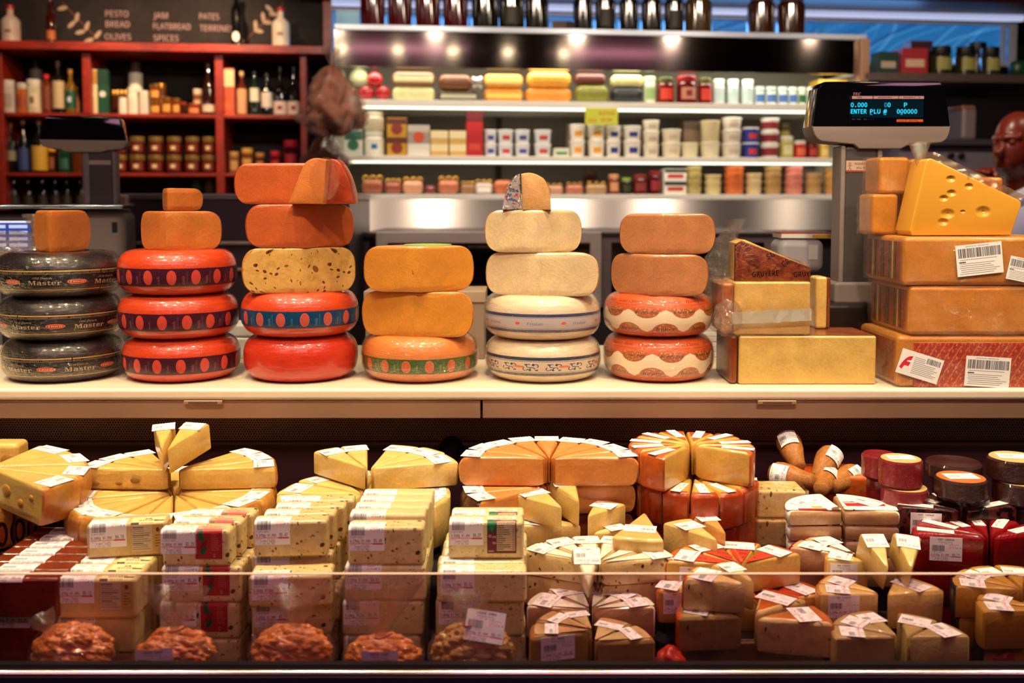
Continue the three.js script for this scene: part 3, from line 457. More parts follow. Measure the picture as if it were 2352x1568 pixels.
// ---------------------------------------------------------------- goods of the fridge
{
  const Fz = (k, n, l, c, off, x0, x1, y, h, o, g) => goods(k, n, l, c, g, COOL, off, x0, x1, y, h, o);
  const top = COOL.h(1300, 66, -0.01) , s1 = coolShelf[1], s2 = coolShelf[2], s3 = coolShelf[3];
  // jars on the hood
  for (const [i, [x0, x1]] of [[832, 888], [894, 949], [956, 1013], [1019, 1076]].entries()) Fz('jar', 'large_jar', `big jar of dark red preserve on the fridge top, ${ORD[i]} from the left`, 'jar', 0.12, x0, x1, top, 92, { c: '#4d0a12', lid: '#3a3040', lh: 0.14 }, 'red jars on the fridge top');
  for (const [i, [x0, x1]] of [[1084, 1146], [1146, 1204], [1205, 1259], [1314, 1359], [1364, 1411], [1419, 1463], [1469, 1516], [1521, 1566]].entries()) Fz('jar', 'large_jar', `big dark olive jar on the fridge top, ${ORD[i]} of the dark ones from the left`, 'jar', 0.12, x0, x1, top, 90, { c: '#17120c', lid: '#20243a', lh: 0.15, label: i % 3 === 1 ? '#2a2016' : undefined }, 'dark jars on the fridge top');
  Fz('jar', 'large_jar', 'big brown-gold pickle jar on the fridge top', 'jar', 0.12, 1567, 1630, top, 92, { c: '#4a3412', lid: '#8a8c9a', lh: 0.14 });
  for (const [i, [x0, x1]] of [[1710, 1772], [1778, 1841]].entries()) Fz('jar', 'large_jar', `big reddish brown pickle jar on the fridge top, ${i ? 'rightmost' : 'left one'} of the pair`, 'jar', 0.12, x0, x1, top, 92, { c: '#3f1d0e', lid: '#4a4a5a', lh: 0.14 });
  Fz('carton', 'small_carton', 'light blue carton left of the red jars on the fridge top', 'carton', 0.1, 778, 830, top, 36, { c: '#6aa6cc', top: '#86bcd8' });
  Fz('carton', 'small_carton', 'dim brown carton between the dark jars on the fridge top', 'carton', 0.25, 1264, 1312, top, 34, { c: '#4a2a20', top: '#5a362a' });
  // top shelf
  const ball = (n, l, c, cx, cy, r, colr, off) => { const p = COOL.pt(cx, cy, off), s = COOL.scale(cx, off), R = r * s; const t = thing(n, l, 'cheese', V(p.x, p.y - R, p.z), YAW); part('wax_ball', new THREE.SphereGeometry(R, 28, 20).scale(1, 0.95, 1).translate(0, R, 0), M(`wax ${colr}`, { c: colr, roughness: 0.22, clearcoat: 0.5 }), t); part('top_knot', cyl(R * 0.12, R * 0.07, R * 0.12, 10, 0, R * 1.97, 0), M(`wax ${colr}`), t); };
  const r18 = 18 * COOL.scale(860, 0.1), yb = 233 - 18;
  ball('edam_ball', 'red wax cheese ball at the left of the fridge top shelf', 0, 842, 214, 18, '#b3161a', 0.1);
  ball('edam_ball', 'red wax cheese ball, right of the lower two on the top shelf', 0, 879, 214, 18, '#b3161a', 0.1);
  ball('edam_ball', 'red wax cheese ball resting on the two lower ones', 0, 861, 183, 18, '#bd1a1c', 0.1);
  ball('pale_ball', 'pale yellow cheese ball at the back left of the fridge', 0, 824, 178, 22, '#e6e6b2', 0.2);
  ball('brown_ball', 'brown cheese ball at the left end of the fridge', 0, 806, 213, 16, '#7a4a1c', 0.14);
  const two = (x0, x1, hs, os, names) => { let y = s1; hs.forEach((h, k) => { y += Fz('loaf', 'wrapped_cheese_loaf', names[k], 'cheese', 0.1, x0 + (os[k].dx ?? 0), x1 + (os[k].dw ?? 0), y, h, os[k]); }); };
  two(903, 1000, [33, 34], [{ c: '#ecebae' }, { c: '#8a5a34', band: '#d8d09a' }], ['pale cream cheese loaf beside the red wax balls', 'brown smoked loaf lying on the pale cream loaf']);
  two(1008, 1098, [26, 36], [{ c: '#5a4a30', band: '#b8b89a' }, { c: '#7c4722', tie: true, dw: -14 }], ['dark striped loaf under a brown foil-ended one', 'brown loaf with a foil end on the fridge top shelf']);
  two(1111, 1201, [32, 32], [{ c: '#ee9a2c', band: '#f2cc5a' }, { c: '#e8a63c', band: '#f0d47c' }], ['orange bagged cheese, lower of the printed pair', 'orange bagged cheese, upper of the printed pair']);
  two(1205, 1312, [34, 36], [{ c: '#f0a032' }, { c: '#f4b23c', dx: 4, dw: -2 }], ['plain orange cheddar loaf, lower of two on the top shelf', 'plain orange cheddar loaf, upper of two on the top shelf']);
  two(1318, 1396, [42, 25], [{ c: '#8f9030' }, { c: '#6a2c22', dw: -8 }], ['olive green wrapped loaf on the fridge top shelf', 'dark red-brown loaf on the olive green one']);
  two(1400, 1474, [38, 27], [{ c: '#23282a' }, { c: '#e6e4a4' }], ['black waxed loaf on the fridge top shelf', 'pale loaf lying on the black waxed one']);
  Fz('jar', 'dairy_bottle', 'white and green dairy bottle left of the red jars', 'bottle', 0.1, 1475, 1504, s1, 62, { c: '#e6eed2', lid: '#cfe0b8', label: '#9ac07c' });
  Fz('jar', 'sauce_jar', 'red labelled jar with olive lid, left of three', 'jar', 0.09, 1506, 1545, s1, 60, { c: '#7a1c10', lid: '#5a5a20', label: '#e0402c' });
  Fz('jar', 'sauce_jar', 'dark red patterned jar, middle of three', 'jar', 0.09, 1551, 1597, s1, 64, { c: '#6a1014', lid: '#a01c20', label: '#c88a70', mark: '#8a1418' });
  Fz('jar', 'sauce_jar', 'red labelled jar with olive lid, right of three', 'jar', 0.09, 1599, 1632, s1, 60, { c: '#7a1c10', lid: '#5a5a20', label: '#d83c2c' });
  for (const [i, [x0, x1]] of [[1634, 1661], [1667, 1693], [1699, 1727]].entries()) Fz('jar', 'dairy_bottle', `pale blue-white bottle with clear neck, ${ORD[i]} of three on the top shelf`, 'bottle', 0.1, x0, x1, s1, 58, { c: '#d6e4e4', lid: '#e6eee6', lh: 0.25, label: '#c6dcdc' }, 'pale bottles on the fridge top shelf');
  for (const [i, [x0, x1]] of [[1730, 1752], [1755, 1779], [1782, 1804], [1806, 1826]].entries()) Fz('jar', 'yogurt_bottle', `small white yogurt bottle with blue foot, ${ORD[i]} of four on the top shelf`, 'bottle', 0.09, x0, x1, s1, 42, { c: '#eef2ee', lid: '#dfeee8', lh: 0.3, label: '#4a7cc4', lw: 2.2 }, 'small yogurt bottles on the fridge top shelf');
  for (const [i, [x0, x1]] of [[1828, 1846], [1848, 1868], [1872, 1892]].entries()) Fz('jar', 'yogurt_bottle', `small white bottle with dark green band, ${ORD[i]} of three behind the scale`, 'bottle', 0.09, x0, x1, s1, 42, { c: '#e8ecdc', lid: '#e0e8d8', lh: 0.3, label: '#2c6a40', lw: 2.2 }, 'green banded bottles behind the scale');
  Fz('carton', 'cheese_box', 'yellow and orange flat box high at the right of the top shelf', 'carton', 0.2, 1862, 1978, s1 + 0.09, 22, { c: '#e8b43c', mark: '#d07a24', square: true });
  Fz('carton', 'support_box', 'white box under the yellow one at the right of the top shelf', 'carton', 0.2, 1866, 1974, s1, 44, { c: '#d6dccc' });
  // stacks of the middle and bottom shelves: [x0, x1, heights from the shelf up, kind, name, words, look]
  const stack = (shelf, where, off, x0, x1, hs, kind, name, words, cat, os, group) => {
    let y = shelf;
    hs.forEach((h, k) => {
      const place = hs.length === 1 ? '' : hs.length === 2 ? (k ? ', upper of two' : ', lower of two') : `, ${['bottom', 'second', 'third', 'fourth'][k] === 'bottom' ? 'bottom of its stack' : k === hs.length - 1 ? 'topmost of its stack' : `${ORD[k]} up in its stack`}`;
      y += Fz(kind, name, `${words}${where}${place}`, cat, off, x0, x1, y, h, Array.isArray(os) ? os[k] : os, group);
    });
  };
  const m = ' on the middle fridge shelf';
  stack(s2, m, 0.09, 792, 834, [58], 'carton', 'milk_carton', 'green and white carton at the left end', 'carton', { c: '#dfe6d8', top: '#2c6450', mark: '#3a7a5c' });
  stack(s2, m, 0.1, 838, 884, [56, 44], 'jar', 'large_tub', 'large white tub with blue mark', 'tub', [{ c: '#eceadc', lid: '#f2f0e4', label: '#eceadc', mark: '#2070b4' }, { c: '#cdbfa2', lid: '#d8ccb0', label: '#b8b090' }]);
  stack(s2, m, 0.09, 890, 935, [43, 43], 'carton', 'tea_tin', 'yellow and brown tin', 'tin', { c: '#c8961c', top: '#5a2410', mark: '#8a2a14', th: 0.3 });
  stack(s2, m, 0.09, 937, 987, [28, 42], 'carton', 'flat_box', 'grey-white box with orange dot', 'carton', [{ c: '#e6e2d8' }, { c: '#a39a92', top: '#c9c0b8', mark: '#d0502c', my: 0.35 }]);
  stack(s2, m, 0.09, 989, 1029, [28, 30], 'carton', 'gold_box', 'gold and cream box left of its twin', 'carton', { c: '#d6b060', top: '#f0e2b4', th: 0.55 });
  stack(s2, '', 0.09, 1032, 1070, [28, 30], 'carton', 'gold_box', 'gold and cream box next to the red cartons', 'carton', { c: '#d6b060', top: '#f0e2b4', th: 0.55 });
  stack(s2, m, 0.09, 1071, 1108, [52, 26, 24], 'carton', 'red_carton', 'red carton', 'carton', [{ c: '#b8141c', mark: '#d04034', square: true }, { c: '#c01a20' }, { c: '#6a0e16' }]);
  for (const [i, [x0, x1]] of [[1112, 1141], [1143, 1179], [1182, 1217], [1226, 1266]].entries()) stack(s2, '', 0.09, x0, x1, [30, 31], 'tub', 'cream_cheese_tub', `red and blue printed tub, ${ORD[i]} pair right of the red cartons`, 'tub', { c: '#dfe2e6', lid: '#f0f0ec', mark: i % 2 ? '#c8483c' : '#4a4a9a' }, 'red and blue printed tubs');
  stack(s2, m, 0.09, 1270, 1305, [20], 'carton', 'small_box', 'low green and white box', 'carton', { c: '#dde2cc', mark: '#3c8450', square: true });
  for (const [i, [x0, x1]] of [[1307, 1343], [1349, 1388]].entries()) stack(s2, m, 0.09, x0, x1, [38, 36], 'tub', 'yogurt_tub', `white tub with orange swoosh, ${i ? 'right' : 'left'} pair`, 'tub', { c: '#ece6da', lid: '#f2eee2', mark: '#eea22c' }, 'orange swoosh tubs');
  for (const [i, [x0, x1]] of [[1390, 1425], [1430, 1471]].entries()) stack(s2, m, 0.09, x0, x1, [38, 33], 'tub', 'yogurt_tub', `dark blue animal print tub, ${i ? 'right' : 'left'} pair`, 'tub', { c: '#e6e0d6', lid: '#f0ece2', mark: '#2a3684' }, 'blue printed tubs');
  stack(s2, '', 0.09, 1475, 1513, [30, 30, 24], 'tub', 'plain_tub', 'plain faintly printed tub right of the blue prints', 'tub', { c: '#e8e2cc', lid: '#f0ead6', mark: '#c8b09a' });
  stack(s2, m, 0.09, 1518, 1563, [34, 30], 'tub', 'plain_tub', 'wide white tub beside the short one', 'tub', { c: '#ece4ca', lid: '#f4eedc', mark: '#d8c4a8' });
  stack(s2, m, 0.09, 1562, 1603, [34], 'tub', 'plain_tub', 'short pale tub standing alone', 'tub', { c: '#e6deb8', lid: '#eee8c8' });
  stack(s2, m, 0.09, 1606, 1652, [36, 48], 'tub', 'plain_tub', 'cream tub below a tall beige one', 'tub', [{ c: '#e6dcbc', lid: '#f0e8cc' }, { c: '#cfbf94', lid: '#ddd0a8' }]);
  stack(s2, '', 0.09, 1655, 1701, [33, 30, 28], 'tub', 'plain_tub', 'white tub left of the blue ones', 'tub', { c: '#e8e2d0', lid: '#f2eee0', mark: '#ccb8a8' });
  stack(s2, m, 0.09, 1702, 1741, [35, 34], 'tub', 'blue_tub', 'blue tub with a red oval', 'tub', { c: '#2c3c98', lid: '#dcdce6', mark: '#d03a34' });
  stack(s2, '', 0.09, 1744, 1787, [32, 29, 29], 'tub', 'banded_tub', 'white tub with a dark red band', 'tub', { c: '#eae6dc', lid: '#f2f0e8', band: '#8a2430' });
  stack(s2, m, 0.09, 1788, 1820, [50], 'jar', 'mustard_jar', 'pale green jar right of the red banded tubs', 'jar', { c: '#bcb466', lid: '#e6e2cc', label: '#d8d6a4' });
  stack(s2, m, 0.09, 1820, 1849, [40], 'jar', 'ketchup_jar', 'red jar with white lid near the scale', 'jar', { c: '#c02420', lid: '#eadfd2', label: '#e06a44' });
  stack(s2, m, 0.09, 1850, 1876, [38], 'jar', 'ketchup_jar', 'dark red jar near the scale', 'jar', { c: '#7a1418', lid: '#5a1418', label: '#b03a30' });
  stack(s2, m, 0.09, 1878, 1902, [38], 'jar', 'mustard_jar', 'yellow jar nearest the scale', 'jar', { c: '#e6b43c', lid: '#eee0b4', label: '#f0d88c' });
  stack(s2, m, 0.2, 1786, 1812, [82], 'jar', 'mustard_jar', 'tall khaki jar behind the pale green one', 'jar', { c: '#9a8a4c', lid: '#6a5a2c' });
  stack(s2, m, 0.22, 1300, 1500, [76], 'carton', 'shipping_carton', 'wide brown carton at the back', 'carton', { c: '#8a7a68', dd: 0.12 });
  stack(s2, m, 0.22, 1560, 1650, [84], 'carton', 'shipping_carton', 'tan carton at the back behind the plain tubs', 'carton', { c: '#7a6450' });
  const b = ' on the bottom fridge shelf';
  for (const [i, [x0, x1, n, h, c, w]] of [[1573, 1611, 4, 16, '#b8a868', 'greenish cream'], [1617, 1656, 3, 15, '#d8c890', 'pale cream'], [1662, 1708, 4, 16, '#d8743c', 'orange'], [1711, 1749, 3, 16, '#d8c494', 'light cream'], [1753, 1794, 4, 16, '#b8945c', 'tan'], [1800, 1843, 4, 16, '#dc8a7c', 'pink'], [1848, 1886, 3, 16, '#c09a64', 'dark tan'], [1891, 1926, 4, 15, '#cc9a54', 'ochre']].entries()) stack(s3, b, 0.09, x0, x1, Array(n).fill(h), 'tub', 'dip_tub', `${w} dip tub`, 'tub', { c, lid: c }, `${w} dip tubs`);
  // clipped meat packs with gold ends
  const gold = M('gold clip', { c: '#f2c058', roughness: 0.18, metalness: 0.9 });
  for (const [i, [x0, x1, h, c]] of [[832, 880, 44, '#b86a4c'], [884, 922, 36, '#a85a48'], [925, 972, 40, '#e0a486'], [976, 1000, 26, '#8a3a30'], [1006, 1054, 42, '#c87858'], [1058, 1090, 30, '#a87c54'], [1090, 1131, 34, '#d6c8c0'], [1133, 1178, 42, '#cc7448'], [1250, 1292, 26, '#d09a7c'], [1298, 1338, 28, '#c47862'], [1344, 1392, 30, '#b8946a']].entries()) {
    const xm = (x0 + x1) / 2, p = COOL.pt(xm, HZ, 0.1), s = COOL.scale(xm, 0.1), w = (x1 - x0) * s, hh = h * s, t = thing('meat_pack', `pink ${['', 'small '][i % 2]}meat pack with gold clip on the bottom fridge shelf, ${ORD[i]} from the left`, 'meat pack', V(p.x, s3, p.z), YAW, 'meat packs on the bottom fridge shelf');
    part('pack', rbox(w, hh * 0.78, 0.07, hh * 0.3, 0, hh * 0.39, 0, 4), M(`meat ${c}`, { c, roughness: 0.25, clearcoat: 0.5, map: pasteTex }), t);
    if (i % 4 !== 3) for (const q of [-0.32, 0.02, 0.34]) part('clip', new THREE.TorusGeometry(hh * 0.13, hh * 0.05, 8, 14).translate(q * w, hh * 0.82, 0.01), gold, t);
    if (i === 6) part('label', box(w * 0.7, hh * 0.3, 0.002, 0, hh * 0.3, 0.036), matte('#e8e4de'), t);
  }
  for (const [i, [x0, x1, h, c, l]] of [[1396, 1422, 46, '#7a3a2c', '#c08a5c'], [1426, 1450, 38, '#23241a', '#8aa03c'], [1452, 1486, 46, '#5a1414', '#7a2a20'], [1488, 1518, 54, '#4a0c14', '#8a1c24'], [1340, 1372, 56, '#3a2018', '#5a3020']].entries()) stack(s3, b, i === 4 ? 0.24 : 0.1, x0, x1, [h], 'jar', 'chutney_jar', `${['pink-lidded', 'black', 'dark red', 'tall maroon', 'brown'][i]} chutney jar near the tinned fish`, 'jar', { c, lid: l, label: i === 1 ? '#2c3018' : l });
  stack(s3, b, 0.1, 1520, 1571, [30, 28], 'carton', 'fish_tin', 'white tin with red print and dark rim', 'tin', { c: '#e6e2d6', top: '#1c2420', th: 0.28, mark: '#b83030', square: true });
  // jars and cartons on the metal shelf at the right
  const Rz = (k, n, l, c, off, x0, x1, h, o, g) => goods(k, n, l, c, g, RIGHT, off, x0, x1, coolShelf.right, h, o);
  for (const [i, [x0, x1, off]] of [[2126, 2176, 0.08], [2184, 2231, 0.08], [2242, 2286, 0.08]].entries()) Rz('jar', 'olive_jar', `olive jar with black lid on the metal shelf, ${ORD[i]} from the left`, 'jar', off, x0, x1, 64, { c: '#2c2c18', lid: '#0e1416', lh: 0.28, label: '#9a9450' }, 'olive jars on the metal shelf');
  Rz('jar', 'olive_jar', 'black-lidded jar standing behind the olive jars', 'jar', 0.22, 2212, 2256, 82, { c: '#14170f', lid: '#0b1012', lh: 0.25 });
  Rz('carton', 'red_carton', 'red and cream carton on the metal shelf', 'carton', 0.1, 2050, 2112, 58, { c: '#a8242c', mark: '#d8b49a', square: true, my: 0.4 });
  Rz('carton', 'red_carton', 'dark red carton behind the red and cream one', 'carton', 0.22, 2072, 2124, 82, { c: '#5a1418', top: '#3a0c12' });
  Rz('carton', 'green_carton', 'dark green carton with a pale stripe by the shelf post', 'carton', 0.1, 2000, 2048, 50, { c: '#15382c', mark: '#b8a894', square: true });
  Rz('loaf', 'green_bag', 'dark green bag slumped at the right end of the metal shelf', 'bag', 0.08, 2308, 2390, 36, { c: '#1c4a34' });
}
// ---------------------------------------------------------------- film and bags
function crumple(g, amp, f, s) {   // pushes a surface about with folded noise
  const p = g.attributes.position, v = V();
  for (let i = 0; i < p.count; i++) {
    v.fromBufferAttribute(p, i); const n = 1 - Math.abs(noise.noise(v.x * f + s, v.y * f, v.z * f)) * 2.4, q = noise.noise(v.x * f * 2.3, v.y * f * 2.3 + s, v.z * f * 2.3);
    const l = v.length() || 1; v.multiplyScalar(1 + amp * (n * 0.7 + q * 0.6) / l); p.setXYZ(i, v.x, v.y, v.z);
  }
  g.deleteAttribute('normal'); const m = g.index ? g : mergeVertices(g, 1e-5); m.computeVertexNormals(); return m;
}
const blob = (rx, ry, rz, seg = 48) => new THREE.SphereGeometry(1, seg, Math.round(seg * 0.7)).scale(rx, ry, rz);

// ---------------------------------------------------------------- things behind the counter
const backFloor = (n, label, cat, px0, px1, pyTop, d, depth, build) => {     // a cabinet from the floor up
  const a = at(px0, pyTop, d), b = at(px1, pyTop, d); const t = thing(n, label, cat, V((a.x + b.x) / 2, 0, -d - depth / 2)); build(t, b.x - a.x, a.y, depth); return t;
};
backFloor('steel_cabinet', 'grey steel work cabinet with a pale left edge behind the orange cheese stacks', 'cabinet', 272, 800, 444, 3.26, 0.5, (t, w, h, d) => {
  part('body', rbox(w, h - 0.02, d - 0.02, 0.006, 0, (h - 0.02) / 2, 0), M('cabinet dark', { c: '#564c58', roughness: 0.35, metalness: 0.7 }), t);
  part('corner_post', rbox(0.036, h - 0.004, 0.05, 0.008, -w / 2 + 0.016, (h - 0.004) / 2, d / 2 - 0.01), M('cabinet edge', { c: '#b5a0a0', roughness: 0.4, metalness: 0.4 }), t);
  part('worktop', rbox(w, 0.022, d, 0.006, 0, h - 0.011, 0), M('cabinet top', { c: '#8d8288', roughness: 0.35, metalness: 0.7 }), t);
  for (const y of [0.16, 0.245]) part('ledge', rbox(w - 0.06, 0.012, 0.04, 0.004, 0.03, h - y, d / 2 + 0.004), M('cabinet ledge', { c: '#b9aaa6', roughness: 0.3, metalness: 0.6 }), t);
});
// sliding-door deli case, seen from its back
{
  const d = 3.55, frame = M('case frame white', { c: '#e2d8d2', roughness: 0.4 }), a = at(830, 534, d), b = at(1790, 534, d), H = a.y;
  const t = thing('deli_case', 'low deli case with white-framed sliding glass doors behind the cheese stacks', 'display case', V((a.x + b.x) / 2, 0, -d - 0.35));
  const w = b.x - a.x, lx = (px) => (px - 1176) / F * d - (a.x + b.x) / 2, ly = (py) => at(1176, py, d).y;
  part('top_panel', rbox(w, 0.02, 0.66, 0.005, 0, H - 0.01, -0.01), M('deli top', { c: '#4a4244', roughness: 0.35, metalness: 0.5 }), t);
  part('body', box(w, ly(700) - 0.0, 0.6, 0, (ly(700) - 0.0) / 2, -0.03), paint('#3b3334', 0.6), t);
  for (const s of [-1, 1]) part('end_panel', rbox(0.02, H - 0.02, 0.62, 0.004, s * (w / 2 - 0.01), (H - 0.02) / 2, -0.02), paint('#57504f', 0.5), t);
  part('far_panel', box(w - 0.04, H - 0.03 - ly(700), 0.02, 0, (H - 0.03 + ly(700)) / 2, -0.31), paint('#5c5450', 0.6), t);
  const dark = M('door glass', { c: '#b0a8ac', transmission: 1, roughness: 0.02, thickness: 0 });
  [[865, 1380], [1383, 1785]].forEach(([x0, x1], i) => {
    const f = 0.034, u0 = lx(x0), u1 = lx(x1), v1 = ly(532) - 0.004, v0 = ly(705), z = 0.325 - i * 0.028;
    const s = new THREE.Shape([new THREE.Vector2(u0, v0), new THREE.Vector2(u1, v0), new THREE.Vector2(u1, v1), new THREE.Vector2(u0, v1)]);
    s.holes.push(new THREE.Path([new THREE.Vector2(u0 + f, v0 + f), new THREE.Vector2(u0 + f, v1 - f), new THREE.Vector2(u1 - f, v1 - f), new THREE.Vector2(u1 - f, v0 + f)]));
    const p = part('sliding_door', new THREE.ExtrudeGeometry(s, { depth: 0.018, bevelEnabled: true, bevelSize: 0.003, bevelThickness: 0.003, bevelSegments: 2 }).translate(0, 0, z), i ? M('door frame grey', { c: '#9a8f90', roughness: 0.4, metalness: 0.3 }) : frame, t);
    part('glass', box(u1 - u0 - 2 * f, v1 - v0 - 2 * f, 0.004, (u0 + u1) / 2, (v0 + v1) / 2, z + 0.009), dark, p);
  });
  for (const py of [600, 652]) part('inner_shelf', rbox(w - 0.06, 0.014, 0.42, 0.003, 0, ly(py), -0.06), M('deli shelf', { c: '#cfcabf', roughness: 0.4 }), t);
}
{ // pale goods inside that case
  const d = 3.75; let i = 0;
  for (const [px, py, r, c, n] of [[905, 596, 26, '#d9dccf', 'white'], [975, 596, 22, '#bccbb4', 'pale green'], [1050, 598, 24, '#d8d2c2', 'cream'], [1095, 598, 20, '#a8b49a', 'grey green'], [845, 640, 22, '#c8d4d2', 'bluish white'], [840, 596, 20, '#d6dacb', 'off-white']]) {
    const p = at(px, py + 2, d), s = d / F, t = thing('deli_tub', `${n} blurred tub inside the white-framed deli case`, 'tub', V(p.x, py > 620 ? at(1176, 652, 3.55).y + 0.0075 : at(1176, 600, 3.55).y + 0.0075, -d)); tub(t, r * 2 * s, 40 * s, { c, lid: '#e8e8dd' }); i++;
  }
}
// beige carton between the fourth and fifth stack
{
  const d = 2.36, a = at(838, 668, d), b = at(1113, 668, d), t = thing('beige_carton', 'plain beige cardboard carton behind the yellow cheese stack', 'box', V((a.x + b.x) / 2, COUNTER, -d - 0.07));
  const w = b.x - a.x, h = a.y - COUNTER; part('carton', rbox(w, h - 0.004, 0.14, 0.003, 0, (h - 0.004) / 2, 0), paint('#8f7663', 0.8), t);
  part('lid', rbox(w + 0.006, 0.028, 0.146, 0.003, 0, h - 0.014, 0), paint('#a78c76', 0.8), t); part('tape', box(0.03, 0.004, 0.148, w * 0.2, h - 0.001, 0.0015), paint('#b89a78', 0.4), t);
}
{ // stacked white paper sheets behind the right stacks
  const d = 2.4, a = at(1560, 735, d), b = at(1790, 735, d), t = thing('paper_stack', 'pile of white wrapping paper behind the honey cheese stack', 'paper', V((a.x + b.x) / 2, COUNTER, -d - 0.06));
  for (let k = 0; k < 7; k++) { const p = part('sheet', rbox(b.x - a.x - 0.004 * k, 0.012, 0.13, 0.002, rr(-0.006, 0.006), 0.006 + k * 0.0125, rr(-0.003, 0.003)), paint(['#d5d2d6', '#c6c3ca'][k % 2], 0.8), t); p.rotation.y = rr(-0.03, 0.03); }
}
{ // white paper rolls / sheets seen between the second and third stack
  const d = 2.42, t = thing('paper_sheets', 'white wrapping paper lying behind the second and third stack', 'paper', V(at(560, 700, d).x, COUNTER, -d));
  part('sheet', rbox(0.42, 0.05, 0.1, 0.006, 0, 0.025, 0), paint('#dcd8d4', 0.8), t); part('sheet', rbox(0.4, 0.03, 0.098, 0.006, 0.01, 0.066, 0), paint('#cfcac8', 0.8), t);
}
{ // crumpled plastic behind the stacks
  for (const [n, px, py, d, rx, ry, label] of [['plastic_bag', 1664, 640, 2.3, 0.045, 0.105, 'crumpled clear plastic bag standing beside the sixth stack'], ['plastic_bag', 30, 575, 2.32, 0.1, 0.04, 'crumpled clear plastic bag at the far left above the black wheels']]) {
    const p = at(px, py, d), t = thing(n, label, 'plastic bag', p);
    part('bag', crumple(blob(rx, ry, 0.045, 40), 0.012, 24, px), bagFilm, t);
    part('twist', crumple(lathe([[0.004, 0], [0.009, 0.02], [0.026, 0.05]], 20), 0.004, 60, 3).translate(rx * 0.5, ry * 0.82, 0), bagFilm, t);
  }
}

// ---------------------------------------------------------------- the two counter scales
const scaleGrey = M('scale grey', { c: '#8c7d78', roughness: 0.45 }), scaleDark = M('scale dark pole', { c: '#4c4543', roughness: 0.4 }), gloss = M('display black', { c: '#07080d', roughness: 0.08, clearcoat: 0.6 });
function scaleHead(t, w, y, textMat, h = 0.095) {   // display housing on a pole: black visor above, grey foot narrowing below
  const d = 0.075;
  const s = new THREE.Shape(); const a = w / 2, b = w / 2 - 0.012; s.moveTo(-a, 0); s.lineTo(a, 0); s.lineTo(b, h - 0.012); s.quadraticCurveTo(b - 0.002, h, b - 0.014, h); s.lineTo(-b + 0.014, h); s.quadraticCurveTo(-b + 0.002, h, -b, h - 0.012); s.closePath();
  const visor = part('display_visor', crease(new THREE.ExtrudeGeometry(s, { depth: d, bevelEnabled: true, bevelSize: 0.004, bevelThickness: 0.004, bevelSegments: 3 }).translate(0, y, -d / 2), 0.5), gloss, t);
  const q = new THREE.Shape(), f = h / 0.095; q.moveTo(-a - 0.002, 0); q.lineTo(a + 0.002, 0); q.quadraticCurveTo(a - 0.002, -0.032 * f, a - 0.02, -0.032 * f); q.lineTo(0.06, -0.038 * f); q.lineTo(0.045, -0.046 * f); q.lineTo(-0.048, -0.046 * f); q.lineTo(-0.06, -0.036 * f); q.lineTo(-a + 0.026, -0.03 * f); q.quadraticCurveTo(-a + 0.004, -0.03 * f, -a - 0.002, 0);
  part('display_foot', crease(new THREE.ExtrudeGeometry(q, { depth: d, bevelEnabled: true, bevelSize: 0.003, bevelThickness: 0.003, bevelSegments: 3 }).translate(0, y - 0.0035, -d / 2), 0.5), scaleGrey, t);
  if (textMat) part('display_screen', new THREE.BoxGeometry(w * 0.56, h * 0.78, 0.001).translate(0.012, y + h * 0.42, d / 2 + 0.0048), textMat, visor);
}
